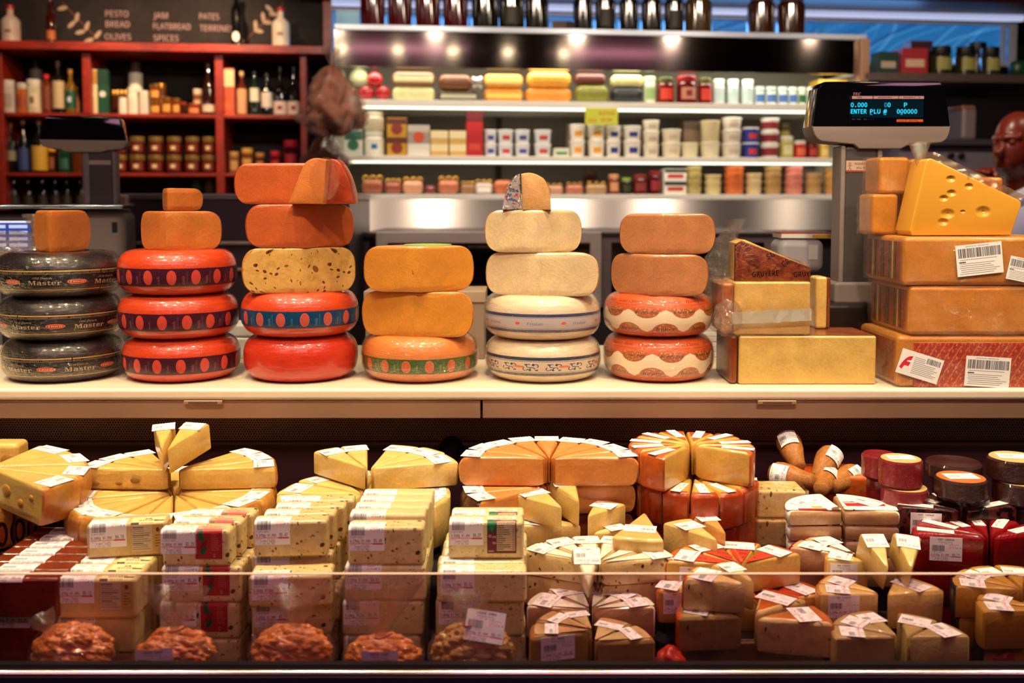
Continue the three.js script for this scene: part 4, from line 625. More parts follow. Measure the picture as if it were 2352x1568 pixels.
{
  const d = 2.34, pb = at(1958, 690, d), top = at(2010, 291, d), s = d / F;
  const by = at(1958, 775, d).y, t = thing('counter_scale', 'counter scale with a tall dark pole and a blue lit display at the right', 'scale', V(pb.x, COUNTER, -d));
  const Y = (py) => at(1958, py, d).y - COUNTER;
  const tex = canvasTex(1024, 512, (g, w, h) => {
    g.fillStyle = '#020407'; g.fillRect(0, 0, w, h);
    g.fillStyle = '#03141c'; g.fillRect(20, 130, 980, 280);
    g.fillStyle = '#93605c'; g.font = 'italic bold 54px serif'; g.fillText('TEC', 30, 62);
    for (const [x, ww, s1] of [[24, 282, 'TARE'], [316, 340, 'WEIGHT/PCS'], [664, 340, 'PRICE/PCS      $']]) { g.fillStyle = '#9a6c66'; g.fillRect(x, 76, ww, 44); g.fillStyle = '#2a1618'; g.font = 'bold 32px sans-serif'; g.fillText(s1, x + 60, 110, ww - 70); }
    g.fillStyle = '#27c8ff'; g.font = 'bold 92px monospace';
    g.fillText('0.000', 6, 246, 232); g.fillText('P', 728, 246, 60);
    g.fillStyle = '#1b7fa6'; g.fillText('0', 462, 246, 48); g.fillStyle = '#27c8ff'; g.fillText('0', 508, 246, 48);
    g.fillText('ENTER', 6, 348, 222); g.fillText('PLU', 268, 348, 150); g.fillText('#', 452, 348, 54); g.fillText('000000', 636, 348, 284);
    g.fillRect(276, 362, 30, 6); g.fillRect(462, 362, 34, 6); g.fillRect(690, 362, 30, 6);
    g.fillStyle = '#4a3836'; g.font = 'bold 24px sans-serif'; g.fillText('NET   TARE      PCS    \u2022    \u2022   \u2022', 30, 446);
    g.fillStyle = '#b2491c'; g.fillRect(640, 440, 360, 38); g.fillStyle = '#4a1608'; g.font = 'bold 28px sans-serif'; g.fillText('CLASS III   MAX 15kg', 660, 470, 320);
  });
  const scr = M('scale display', { c: '#ffffff', map: tex, roughness: 0.12, emissive: 0xffffff, emissiveMap: tex, emissiveIntensity: 0.62 });
  const headX = at(2010, 291, d).x - pb.x;
  const inner = new THREE.Group(); scaleHead(t, 300 * s, Y(291), scr);
  for (const c of t.children) c.position.x = headX;
  const poleTop = Y(336), pw = 94 * s;
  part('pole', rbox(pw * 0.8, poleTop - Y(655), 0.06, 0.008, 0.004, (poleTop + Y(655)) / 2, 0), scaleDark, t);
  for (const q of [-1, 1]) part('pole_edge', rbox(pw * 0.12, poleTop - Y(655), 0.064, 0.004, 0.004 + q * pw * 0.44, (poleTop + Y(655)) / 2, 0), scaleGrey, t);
  part('pole_base', rbox(pw * 1.16, Y(645) - Y(695), 0.085, 0.008, 0, (Y(645) + Y(695)) / 2, 0), scaleGrey, t);
  part('scale_body', rbox(0.30, Y(690), 0.2, 0.014, -0.02, Y(690) / 2, -0.03), M('scale body', { c: '#1f1616', roughness: 0.35 }), t);
  const lt = canvasTex(256, 90, (g, w, h) => { g.fillStyle = '#c9a48c'; g.fillRect(0, 0, w, h); g.fillStyle = '#8a3a24'; g.fillRect(0, h - 14, w, 14); g.fillStyle = '#4a2c26'; g.font = 'bold 24px sans-serif'; g.fillText('PLEASE FOR SERVICE', 62, 34, 184); g.fillText('416-929-4097', 76, 66, 150); g.lineWidth = 4; g.strokeStyle = '#6a3a2c'; g.beginPath(); g.arc(28, 24, 8, 0, 7); g.moveTo(28, 32); g.lineTo(28, 58); g.moveTo(12, 42); g.lineTo(46, 40); g.moveTo(16, 74); g.lineTo(28, 56); g.lineTo(42, 74); g.stroke(); });
  part('service_sticker', new THREE.BoxGeometry(78 * s, 26 * s, 0.001).translate(0.008, Y(383), 0.0305), M('service sticker', { map: lt, roughness: 0.6 }), t);
}
{
  const d = 2.95, p = at(234, 470, d), s = d / F, t = thing('counter_scale', 'second counter scale at the left, seen from behind with black visor', 'scale', V(p.x, COUNTER - 0.25, -d), 0.25), base = COUNTER - 0.25;
  const Y = (py) => at(234, py, d).y - base;
  scaleHead(t, 176 * s, Y(322), null, 0.062); for (const c of t.children) c.position.x = -0.04;
  part('pole', rbox(76 * s, Y(345) - Y(472), 0.06, 0.01, 0, (Y(345) + Y(472)) / 2, 0), M('pole grey', { c: '#7a6a70', roughness: 0.45 }), t);
  part('pole_inlay', rbox(50 * s, Y(350) - Y(472), 0.01, 0.004, 0.004, (Y(350) + Y(472)) / 2, 0.028), M('pole inlay', { c: '#3c3438', roughness: 0.5 }), t);
  part('sticker', box(46 * s, 10 * s, 0.001, 0.002, Y(374), 0.0336), paint('#a08a90', 0.6), t);
  part('platter', rbox(0.4, 0.014, 0.3, 0.006, -0.12, Y(474), 0.02), M('platter steel', { c: '#9aa2b4', roughness: 0.18, metalness: 1 }), t);  // bluish steel: a blue reflection is put into the colour
  part('scale_body', rbox(0.36, Y(482), 0.26, 0.03, -0.1, Y(482) / 2, 0.0), M('scale body grey', { c: '#7c706e', roughness: 0.5 }), t);
  part('key_panel', rbox(0.014, 0.03, 0.01, 0.003, 0.05, Y(520), 0.128), paint('#141318', 0.4), t);
}
{ // support under the left scale
  const t = thing('back_bench', 'dark bench behind the counter carrying the left scale', 'bench', V(at(60, 600, 2.95).x, 0, -2.95)); part('top', rbox(1.1, 0.03, 0.55, 0.005, 0, COUNTER - 0.25 - 0.016, 0), paint('#2a2426', 0.5), t); part('body', box(1.06, COUNTER - 0.285, 0.5, 0, (COUNTER - 0.285) / 2, 0), paint('#1a1618', 0.7), t);
}
{ // blue lit screen at the far left
  const d = 2.72, p = at(22, 540, d), s = d / F, t = thing('label_printer_screen', 'blue lit touch screen at the far left behind the black wheels', 'screen', V(p.x, COUNTER - 0.235, -d), 0.1);
  const y = p.y - COUNTER + 0.235, tex = canvasTex(256, 160, (g, w, h) => { g.fillStyle = '#2b3f8c'; g.fillRect(0, 0, w, h); g.fillStyle = '#a9bce8'; for (let r = 0; r < 4; r++) for (let c = 0; c < 2; c++) g.fillRect(20 + c * 118, 22 + r * 34, 100, 18); g.fillStyle = '#d8e2f4'; g.fillRect(0, 0, w, 10); });
  part('bezel', rbox(120 * s, 84 * s, 0.03, 0.006, 0, y, 0), paint('#26242c', 0.4), t); part('screen_glass', new THREE.BoxGeometry(104 * s, 66 * s, 0.001).translate(0, y, 0.0156), M('blue screen', { map: tex, emissiveMap: tex, emissive: 0xffffff, emissiveIntensity: 0.7, roughness: 0.2 }), t); part('foot', rbox(0.05, y, 0.03, 0.006, 0, y / 2, -0.004), paint('#26242c', 0.4), t);
}
{ // small grey label printer and magazines left of the right pole
  const d = 2.52, a = at(1782, 548, d), b = at(1886, 625, d), yb = at(1780, 690, 2.34).y, t = thing('label_printer', 'small grey rounded label printer left of the scale pole', 'printer', V((a.x + b.x) / 2, COUNTER, -d - 0.02));
  part('stand', rbox(0.09, b.y - COUNTER - 0.002, 0.08, 0.006, 0, (b.y - COUNTER - 0.002) / 2, 0), paint('#1d181a', 0.5), t);
  part('housing', rbox(b.x - a.x, a.y - b.y, 0.1, 0.022, 0, (a.y + b.y) / 2 - COUNTER, 0, 5), M('printer grey', { c: '#a8a0a8', roughness: 0.4 }), t);
  part('label_slot', box(0.022, 0.036, 0.002, 0.028, (a.y + b.y) / 2 - COUNTER + 0.01, 0.05), paint('#d8d4d4', 0.6), t);
  const m = thing('magazine', 'thin magazine with a colourful edge lying over the label printer', 'magazine', V(at(1852, 536, d).x, a.y + 0.0015, -d - 0.03), -0.06);
  part('pages', rbox(0.13, 0.012, 0.11, 0.002, 0, 0.006, 0), paint('#efe6dc', 0.7), m); part('cover', rbox(0.132, 0.0025, 0.112, 0.001, 0, 0.0134, 0), paint('#b8342c', 0.4), m); part('spine_print', box(0.05, 0.008, 0.001, 0.036, 0.006, 0.0556), paint('#d8a82c', 0.6), m);
}
// ---------------------------------------------------------------- hanging bags by the shelf end
for (const [i, [x0, x1, y0, y1, d0, label]] of [[690, 832, 150, 306, 4.38, 'hanging clear bag of brown crispbread beside the wall fridge'], [700, 800, 310, 400, 4.6, 'lower hanging clear bag of brown bread beside the fridge']].entries()) {
  const p = at((x0 + x1) / 2, y0, d0), s = d0 / F, w = (x1 - x0) * s, h = (y1 - y0) * s, t = thing('hanging_bag', label, 'bag', p);
  const prof = new THREE.SplineCurve([[0.006, 0], [0.13, -0.07], [0.25, -0.22], [0.37, -0.46], [0.46, -0.66], [0.43, -0.82], [0.26, -0.95], [0.004, -1]].map((q) => new THREE.Vector2(q[0] * w, q[1] * h))).getPoints(44);
  const g = (k) => { const q = new THREE.LatheGeometry(prof.map((v) => new THREE.Vector2(Math.max(0.0005, v.x * k), v.y)), 72), p = q.attributes.position; for (let n = 0; n < p.count; n++) { const x = p.getX(n), y = p.getY(n), z = p.getZ(n), a = Math.atan2(x, z), f = 1 + 0.13 * Math.cos(3 * a + 30 * y + i) + 0.1 * Math.cos(7 * a - 22 * y) + 0.3 * noise.noise(x * 22 + i * 7, y * 20, z * 22); p.setXYZ(n, x * f, y + 0.016 * Math.cos(4 * a + 1) * Math.min(1, Math.hypot(x, z) / 0.05), z * f * 0.6); } q.computeVertexNormals(); return q; };
  part('bread', g(0.95), M('brown bread', { c: i ? '#6e4a3a' : '#a2684a', roughness: 0.7, map: rindTex }), t);
  part('bag', crumple(g(1.06), 0.008, 40, 4 + i), bagFilm, t);
  part('tied_top', crumple(lathe([[0.003, -0.005], [0.02, 0.03], [0.045, 0.07]], 20), 0.006, 50, 2).scale(1, 1, 0.6), bagFilm, t);
  if (!i) part('hanging_wire', cyl(0.0016, 0.0016, 3.2 - p.y - 0.06, 8, 0, 0.06 + (3.2 - p.y - 0.06) / 2, -0.012), paint('#6a646a', 0.4, 0.8), t);
  part('hook', tube([[0, -0.002, 0], [0, 0.05, -0.01], [0, 0.11, -0.02], [0, 0.13, -0.01]], 0.003, 16, 6), paint('#8c8488', 0.3, 0.8), t);
}

// ---------------------------------------------------------------- shop assistant at the right edge
function sdf(f, c, half, res, mat) {
  const mc = new MarchingCubes(res, mat, false, false, 400000); mc.isolation = 0;
  for (let z = 0; z < res; z++) for (let y = 0; y < res; y++) for (let x = 0; x < res; x++) {
    const p = [c[0] + ((x - res / 2) / (res / 2)) * half, c[1] + ((y - res / 2) / (res / 2)) * half, c[2] + ((z - res / 2) / (res / 2)) * half];
    mc.field[x + y * res + z * res * res] = -f(p[0], p[1], p[2]) * 100;
  }
  mc.update();
  const n = mc.count, g = new THREE.BufferGeometry();
  const pos = new Float32Array(mc.positionArray.slice(0, n * 3)), nor = new Float32Array(mc.normalArray.slice(0, n * 3));
  for (let i = 0; i < n; i++) for (let k = 0; k < 3; k++) pos[i * 3 + k] = c[k] + pos[i * 3 + k] * half;
  g.setAttribute('position', new THREE.BufferAttribute(pos, 3)); g.setAttribute('normal', new THREE.BufferAttribute(nor, 3)); return g;
}
const cap = (x, y, z, a, b, ra, rb) => { const dx = b[0] - a[0], dy = b[1] - a[1], dz = b[2] - a[2]; let h = ((x - a[0]) * dx + (y - a[1]) * dy + (z - a[2]) * dz) / (dx * dx + dy * dy + dz * dz); h = Math.max(0, Math.min(1, h)); return Math.hypot(x - a[0] - dx * h, y - a[1] - dy * h, z - a[2] - dz * h) - (ra + (rb - ra) * h); };
const ell = (x, y, z, c, r) => { const k0 = Math.hypot((x - c[0]) / r[0], (y - c[1]) / r[1], (z - c[2]) / r[2]), k1 = Math.hypot((x - c[0]) / r[0] ** 2, (y - c[1]) / r[1] ** 2, (z - c[2]) / r[2] ** 2); return k0 * (k0 - 1) / (k1 || 1e-6); };
const smin = (a, b, k) => { const h = Math.max(k - Math.abs(a - b), 0) / k; return Math.min(a, b) - h * h * k * 0.25; };
{
  // origin: centre of the head; the face looks to the left of the picture and a little towards the customer
  const d = 3.9, c = at(2334, 332, d), s = d / F, t = thing('person', 'bald shop assistant in a pale shirt raising a hand to the chin', 'person', V(c.x, 0, c.z), -1.02), hy = c.y;
  const skin = M('skin', { c: '#7c3222', roughness: 0.32, map: rindTex });
  // local axes: +z is where the face looks
  const H = (x, y, z) => {
    let v = ell(x, y, z, [0, 0.015, -0.012], [0.078, 0.112, 0.1]);
    v = smin(v, ell(x, y, z, [0, -0.05, 0.03], [0.058, 0.072, 0.062]), 0.04);          // jaw
    v = smin(v, cap(x, y, z, [0, 0.0, 0.085], [0, -0.034, 0.112], 0.009, 0.017), 0.016); // nose
    for (const q of [-1, 1]) { v = smin(v, cap(x, y, z, [q * 0.012, 0.022, 0.088], [q * 0.05, 0.024, 0.066], 0.012, 0.01), 0.012); v = smin(v, ell(x, y, z, [q * 0.08, -0.008, -0.012], [0.012, 0.032, 0.018]), 0.008); v = -smin(-v, ell(x, y, z, [q * 0.032, 0.004, 0.098], [0.017, 0.011, 0.016]), 0.012); v = smin(v, Math.hypot(x - q * 0.032, y - 0.004, z - 0.076) - 0.0125, 0.003); }
    v = smin(v, cap(x, y, z, [-0.018, -0.07, 0.083], [0.018, -0.07, 0.083], 0.008, 0.008), 0.008);   // lips
    v = smin(v, cap(x, y, z, [-0.018, -0.084, 0.079], [0.018, -0.084, 0.079], 0.009, 0.009), 0.006);
    return v;
  };
  const neck = (x, y, z) => cap(x, y, z, [0, -0.06, -0.02], [0, -0.21, -0.045], 0.055, 0.062);
  // right hand (towards the picture's left) held before the chin; forearm comes up from below
  const hand0 = [-0.035, -0.155, 0.15], wr = [-0.075, -0.235, 0.165], el = [-0.19, -0.46, 0.1], sh = [-0.2, -0.27, -0.04];
  const handF = (x, y, z) => {
    let v = ell(x, y, z, [hand0[0], hand0[1] + 0.012, hand0[2]], [0.036, 0.042, 0.022]);
    v = smin(v, cap(x, y, z, wr, hand0, 0.026, 0.024), 0.02);
    for (let k = 0; k < 4; k++) { const ox = -0.027 + k * 0.018, kn = [hand0[0] + ox, hand0[1] + 0.05 - Math.abs(k - 1.4) * 0.004, hand0[2] + 0.012], m = [kn[0], kn[1] + 0.012, kn[2] - 0.032], e = [kn[0], kn[1] - 0.02, kn[2] - 0.042]; v = smin(v, Math.min(cap(x, y, z, kn, m, 0.0105, 0.0095), cap(x, y, z, m, e, 0.0095, 0.008)), 0.005); }
    v = smin(v, Math.min(cap(x, y, z, [hand0[0] + 0.034, hand0[1] - 0.012, hand0[2]], [hand0[0] + 0.046, hand0[1] + 0.028, hand0[2] - 0.012], 0.013, 0.011), cap(x, y, z, [hand0[0] + 0.046, hand0[1] + 0.028, hand0[2] - 0.012], [hand0[0] + 0.03, hand0[1] + 0.055, hand0[2] - 0.02], 0.011, 0.009)), 0.008);
    return v;
  };
  const body = (x, y, z) => { let v = smin(H(x, y, z), neck(x, y, z), 0.03); v = Math.min(v, smin(handF(x, y, z), cap(x, y, z, wr, el, 0.027, 0.04), 0.015)); v = smin(v, ell(x, y, z, [0, -0.36, -0.05], [0.17, 0.16, 0.09]), 0.05); return v; };
  part('body', sdf(body, [-0.04, -0.17, 0.02], 0.34, 150, skin).translate(0, hy, 0), skin, t);
  const shirtF = (x, y, z) => {
    let v = cap(x, y, z, [0, -0.36, -0.05], [0, -0.75, -0.04], 0.155, 0.165) ; v = smin(v, cap(x, y, z, [-0.17, -0.29, -0.05], [0.17, -0.29, -0.05], 0.075, 0.075), 0.08); v = smin(v, cap(x, y, z, sh, el, 0.068, 0.055), 0.04); v = smin(v, cap(x, y, z, el, [wr[0] * 1.25, wr[1] - 0.06, wr[2]], 0.055, 0.045), 0.03);
    v = smin(v, cap(x, y, z, [0.19, -0.29, -0.05], [0.24, -0.6, 0.02], 0.068, 0.05), 0.04); return v;
  };
  const shirtM = M('pale shirt', { c: '#b9bde0', roughness: 0.85 });
  const shirt = part('shirt', sdf(shirtF, [0, -0.48, 0], 0.42, 90, shirtM).translate(0, hy, 0), shirtM, t);
  for (const q of [-1, 1]) { const g = crease(new THREE.ExtrudeGeometry(new THREE.Shape([new THREE.Vector2(0, 0), new THREE.Vector2(q * 0.07, 0.035), new THREE.Vector2(q * 0.075, 0.0), new THREE.Vector2(q * 0.035, -0.05)]), { depth: 0.006, bevelEnabled: true, bevelSize: 0.002, bevelThickness: 0.002, bevelSegments: 2 }), 0.5); g.rotateX(-0.25); part('collar', g.translate(0, hy - 0.2, 0.045), M('collar', { c: '#dfe2f2', roughness: 0.8 }), shirt); }
  part('apron', rbox(0.3, hy - 0.62, 0.2, 0.06, 0, (hy - 0.62) / 2 - 0.0 + 0.02, -0.04), M('apron', { c: '#1c1c26', roughness: 0.8 }), t);
}
// ---------------------------------------------------------------- label prints
function barcode(g, x, y, w, h, s = 1) { let q = x; g.fillStyle = '#2a2430'; while (q < x + w) { const b = rr(1.5, 5) * s; g.fillRect(q, y, b, h); q += b + rr(1.5, 5) * s; } }
const labelMats = {};
function priceLabel(title, kg, price, tint = '#f6f1ee') {
  const key = title + price; if (labelMats[key]) return labelMats[key];
  const tex = canvasTex(352, 240, (g, w, h) => {
    g.fillStyle = tint; g.fillRect(0, 0, w, h);
    g.fillStyle = '#26202a'; g.font = 'bold 25px monospace'; g.textAlign = 'center'; g.fillText(title, w / 2, 32, 320);
    g.font = '13px monospace'; g.fillText('PASTEURIZED COW MILK', w / 2, 52, 210); g.fillText('M.F. 25%  H. 45%', w / 2 + 12, 68, 160);
    g.fillStyle = '#d8404c'; g.fillRect(212, 72, 110, 3);
    barcode(g, 26, 80, 130, 62); g.textAlign = 'left'; g.fillStyle = '#2a2430'; g.font = '14px monospace'; g.fillText('0 200719 605317', 20, 158, 140);
    g.fillStyle = '#c8303c'; g.font = '13px monospace'; g.fillText('PACKED ON', 212, 94, 76); g.fillText('BEST BEFORE', 212, 110, 76); g.fillStyle = '#2a2430'; g.font = 'bold 16px monospace'; g.fillText('AP 18', 290, 110, 48);
    g.font = 'bold 24px monospace'; g.fillText(kg, 16, 186, 92); g.fillText('$1.990', 126, 186, 92); g.font = 'bold 30px monospace'; g.fillText(price, 244, 186, 84);
    g.fillStyle = '#d03a48'; g.fillRect(10, 192, 220, 4); g.fillRect(232, 190, 108, 10); g.font = '12px monospace'; g.fillText('NET WT', 22, 208, 60); g.fillText('UNIT PRICE', 126, 208, 90);
    g.fillStyle = '#2a2430'; g.font = '17px monospace'; g.fillText('OLYMPIC CHEESE', 60, 222, 150); g.fillText('T: 416 363-7602', 48, 237, 170);
  });
  return labelMats[key] = M('label ' + key, { map: tex, roughness: 0.55 });
}
const smallLabel = M('long barcode label', { roughness: 0.55, map: canvasTex(320, 220, (g, w, h) => { g.fillStyle = '#ece8e4'; g.fillRect(0, 0, w, h); g.fillStyle = '#2a2630'; g.font = '12px sans-serif'; g.fillText('IMPORTED BY / IMPORTE PAR', 70, 18); barcode(g, 16, 26, 288, 66, 1.1); for (let i = 0; i < 8; i++) { g.fillStyle = i === 1 ? '#2a2630' : '#67616a'; g.fillRect(18 + (i === 1 ? 0 : rr(0, 12)), 104 + i * 14, i === 1 ? 46 : rr(200, 280), i === 1 ? 8 : 3.4); } }) });
const redLogoLabel = M('red logo label', { roughness: 0.55, map: canvasTex(320, 200, (g, w, h) => { g.fillStyle = '#efeae6'; g.fillRect(0, 0, w, h); g.fillStyle = '#d6262c'; g.beginPath(); g.moveTo(14, 150); g.quadraticCurveTo(40, 40, 92, 40); g.lineTo(84, 76); g.quadraticCurveTo(56, 78, 56, 92); g.lineTo(86, 92); g.lineTo(78, 126); g.lineTo(48, 126); g.lineTo(34, 162); g.fill(); barcode(g, 200, 22, 100, 44); for (let i = 0; i < 10; i++) { g.fillStyle = '#55505a'; g.fillRect(106, 40 + i * 14, i < 3 ? 84 : rr(140, 196), 3.6); } }) });

// ---------------------------------------------------------------- round cheeses
const se = (c, e) => Math.sign(c) * Math.pow(Math.abs(c), e);
function barrel(R, H, bulge = 0.042, n = 22, e = 0.78) { const q = []; for (let k = 0; k <= n; k++) { const t = -Math.PI / 2 + Math.PI * k / n; q.push([R - bulge + bulge * se(Math.cos(t), e), H / 2 + H / 2 * se(Math.sin(t), e)]); } return q; }
function goudaGeo(R, H, bulge = 0.042) { const p = barrel(R, H, bulge), m = R - bulge; return lathe([[0.0005, 0.0005], ...p, [m - 0.01, H], [m - 0.016, H - 0.0022], [0.0005, H - 0.0022]], 72); }
function bandGeo(R, H, a, b, off = 0.0007, bulge, turn = 0, seg = 72, a0 = 0, len = Math.PI * 2) {
  const p = barrel(R, H, bulge, 60).filter((q) => q[1] >= a * H && q[1] <= b * H).map((q) => [q[0] + off, q[1]]);
  const g = lathe(p, seg, a0, len), uv = g.attributes.uv, n = p.length, s = [0]; for (let i = 1; i < n; i++) s.push(s[i - 1] + Math.hypot(p[i][0] - p[i - 1][0], p[i][1] - p[i - 1][1]));
  for (let i = 0; i < uv.count; i++) uv.setY(i, s[i % n] / s[n - 1]);   // even along the curve
  return g.rotateY(turn);
}
const PXM = 2.06 / F;                                         // metres per pixel at the counter cheeses
function wheelCheese(label, x0, x1, y, h, d, rind, o = {}) {
  const R = (x1 - x0) / 2 * d / F * 0.988, x = ((x0 + x1) / 2 - 1176) / F * d, t = thing('whole_cheese', label, 'whole cheese', V(x, y, -d), o.turn ?? 0);
  part('rind', goudaGeo(R, h, o.bulge), rind, t);
  if (o.band) part('label_band', bandGeo(R, h, o.ya ?? 0.2, o.yb ?? 0.62, 0.0007, o.bulge), o.band, t);
  if (o.top) part('top_label', cyl(R * 0.55, R * 0.55, 0.0008, 40, 0, h - 0.0018, 0), o.top, t);
  if (o.film) { part('wrap', crumple(lathe(barrel(R, h, o.bulge).map((q) => [q[0] + 0.0022, q[1]]), 96), 0.0016, 60, x * 9), film, t); }
  return y + h;
}
// a wedge or part-wheel: apex at the origin, from angle a0 to a1 in degrees (0 right, 90 to the customer, 270 away)
function sector(R, H, a0, a1, o = {}) {
  const A0 = rad(a0), A1 = rad(a1), half = (A1 - A0) / 2, bis = (A0 + A1) / 2, cut = o.cut ?? 0.004, e = o.edge ?? 0.004, f = o.apex ?? 0.006;
  let L = [];
  if (o.bulge) { const p = barrel(1, H, 0, 14, o.e ?? 0.78), b = o.bulge; p.forEach((q, k) => { const t = -Math.PI / 2 + Math.PI * k / 14; const y = H / 2 + H / 2 * se(Math.sin(t), 0.78), r = R - b + b * se(Math.cos(t), 0.78), end = Math.max(0, Math.min(y, H - y)); L.push([y, r, Math.max(0, cut * (1 - Math.sqrt(Math.min(1, end / cut))))]); }); }
  else { const n = 4; for (let k = 0; k <= n; k++) { const t = k / n * Math.PI / 2; L.push([e * (1 - Math.cos(t)), R - e * (1 - Math.sin(t)), Math.min(cut, e) * (1 - Math.sin(t))]); } for (let k = n; k >= 0; k--) { const t = k / n * Math.PI / 2; L.push([H - e * (1 - Math.cos(t)), R - e * (1 - Math.sin(t)), Math.min(cut, e) * (1 - Math.sin(t))]); } }
  const lean = o.lean ?? 0, na = o.seg ?? Math.max(6, Math.round((a1 - a0) / 5)), rings = L.map(([y, r, c]) => {
    const s = Math.sin(half), k = Math.abs(s) < 0.02 ? 0 : c / s, ax = Math.cos(bis) * k, az = Math.sin(bis) * k, pts = [], u0 = [Math.cos(A0), Math.sin(A0)], u1 = [Math.cos(A1), Math.sin(A1)];
    const hit = (u) => { const b = ax * u[0] + az * u[1], q = ax * ax + az * az - r * r; return -b + Math.sqrt(Math.max(0, b * b - q)); };
    pts.push([ax + (u0[0] + u1[0]) * f * 0.25, az + (u0[1] + u1[1]) * f * 0.25], [ax + u0[0] * f, az + u0[1] * f]);
    const t0 = hit(u0), t1 = hit(u1), nk = 4;
    for (let i = 1; i <= nk; i++) { const t = f + (t0 - 0.003 - f) * i / nk; pts.push([ax + u0[0] * t, az + u0[1] * t]); }
    const s0 = Math.atan2(az + u0[1] * t0, ax + u0[0] * t0); let s1 = Math.atan2(az + u1[1] * t1, ax + u1[0] * t1); while (s1 < s0) s1 += Math.PI * 2; if (s1 - s0 > A1 - A0 + 0.5) s1 -= Math.PI * 2;
    const m = 0.003 / r; for (let i = 0; i <= na; i++) { const a = s0 + m + (s1 - s0 - 2 * m) * i / na; pts.push([Math.cos(a) * r, Math.sin(a) * r]); }
    for (let i = nk; i >= 1; i--) { const t = f + (t1 - 0.003 - f) * i / nk; pts.push([ax + u1[0] * t, az + u1[1] * t]); }
    pts.push([ax + u1[0] * f, az + u1[1] * f]);
    const w = o.wobble ?? 0; if (w) pts.forEach((p) => { const q = 1 + w * noise.noise(p[0] * 40, y * 40, p[1] * 40 + a0); p[0] *= q; p[1] *= q; });
    return { y, pts };
  });
  const N = rings[0].pts.length, rs = 2 + 4, re = rs + na, P = { rind: [], cut: [], cap: [] }, U = { rind: [], cut: [], cap: [] };
  const per = [0]; { const q = rings[Math.floor(rings.length / 2)].pts; for (let i = 0; i < N; i++) { const a = q[i], b = q[(i + 1) % N]; per.push(per[i] + Math.hypot(b[0] - a[0], b[1] - a[1])); } }
  const put = (w, a, ua) => { P[w].push(a[0], a[2], a[1]); U[w].push(ua[0], ua[1]); };
  for (let k = 0; k < rings.length - 1; k++) for (let i = 0; i < N; i++) {
    const j = (i + 1) % N, w = i >= rs - 1 && i < re + 1 ? 'rind' : 'cut', b = rings[k], t = rings[k + 1];
    const q = (r, n) => [r.pts[n][0], r.pts[n][1], r.y], B0 = q(b, i), B1 = q(b, j), T0 = q(t, i), T1 = q(t, j), v0 = b.y, v1 = t.y, x0 = per[i], x1 = per[i + 1];
    put(w, B0, [x0, v0]); put(w, T0, [x0, v1]); put(w, B1, [x1, v0]); put(w, T0, [x0, v1]); put(w, T1, [x1, v1]); put(w, B1, [x1, v0]);
  }
  for (const [r, up] of [[rings[0], 0], [rings[rings.length - 1], 1]]) for (let i = 1; i < N - 1; i++) {
    const a = r.pts[0], b = r.pts[up ? i + 1 : i], c = r.pts[up ? i : i + 1]; for (const p of [a, b, c]) put('cap', [p[0], p[1], r.y], [p[0], p[1]]);
  }
  const g = (w) => { const b = new THREE.BufferGeometry(); b.setAttribute('position', new THREE.Float32BufferAttribute(P[w], 3)); b.setAttribute('uv', new THREE.Float32BufferAttribute(U[w], 2)); return b; };
  const join = (list) => { const m = list.length > 1 ? mergeGeometries(list) : list[0]; return toCreasedNormals(m, 0.75); };
  return { cut: join(o.capWith === 'cut' ? [g('cut'), g('cap')] : [g('cut')]), rind: join(o.capWith === 'cut' ? [g('rind')] : [g('rind'), g('cap')]) };
}
// a cut gouda standing on a stack: edges seen at pixels xl, apex at ax, xr
function cutGouda(label, xl, ax, xr, y, h, d, paste, rind, o = {}) {
  const R = o.R ?? 0.122, x = (ax - 1176) / F * d;
  const solve = (px, s) => { let best = 0, be = 9; for (let a = 0; a <= 80; a += 0.5) { const w = x + s * R * Math.cos(rad(a)), dd = d + R * Math.sin(rad(a)), e = Math.abs(w * F / dd + 1176 - px); if (e < be) { be = e; best = a; } } return best; };
  const al = solve(xl, -1), ar = solve(xr, 1), g = sector(R, h, 180 + al, 360 - ar, { bulge: o.bulge ?? 0.036, cut: 0.003, apex: 0.003, wobble: 0.01 });
  const t = thing(o.name ?? 'cut_cheese', label, 'cheese', V(x, y, -d));
  part('cut_face', g.cut, paste, t); part('rind', g.rind, rind, t);
  if (o.extra) o.extra(t, R);
  return y + h;
}

// ---------------------------------------------------------------- prints that run round the wheels
const ovalBand = (bg, ov, ink, script) => canvasTex(2048, 160, (g, w, h) => {
  g.fillStyle = bg; g.fillRect(0, 0, w, h);
  const n = 16; for (let i = 0; i < n; i++) {
    const x = (i + 0.5) * w / n; g.fillStyle = ov; g.beginPath(); g.ellipse(x, h / 2, 26, 66, 0, 0, 7); g.fill();
    g.strokeStyle = ink; g.lineWidth = 2; g.beginPath(); g.ellipse(x, h / 2, 21, 58, 0, 0, 7); g.stroke();
    g.fillStyle = ink; g.save(); g.translate(x + w / n / 2 + 5, h - 22); g.rotate(-Math.PI / 2); g.font = 'bold 22px serif'; g.fillText(script, 0, 0, 118); g.font = '12px serif'; g.fillText('PURE MILK CHEESE', 4, 16, 108); g.restore();
    g.save(); g.translate(x, h / 2); g.rotate(-Math.PI / 2); g.fillStyle = ink; g.font = 'bold 17px serif'; g.textAlign = 'center'; g.fillText('FRICO', 0, 6, 62); g.restore();
  }
});
const purpleBand = M('purple oval band', { map: ovalBand('#3c1424', '#c8402e', '#8a4a50', 'Gouda'), roughness: 0.3 });
const blueBand = M('blue oval band', { map: ovalBand('#0d3a5c', '#c8452e', '#4c7896', 'Gouda'), roughness: 0.3 });
const greenBand = M('green oval band', { map: ovalBand('#34561a', '#c8502c', '#7a8c3c', 'Leyden'), roughness: 0.3 });
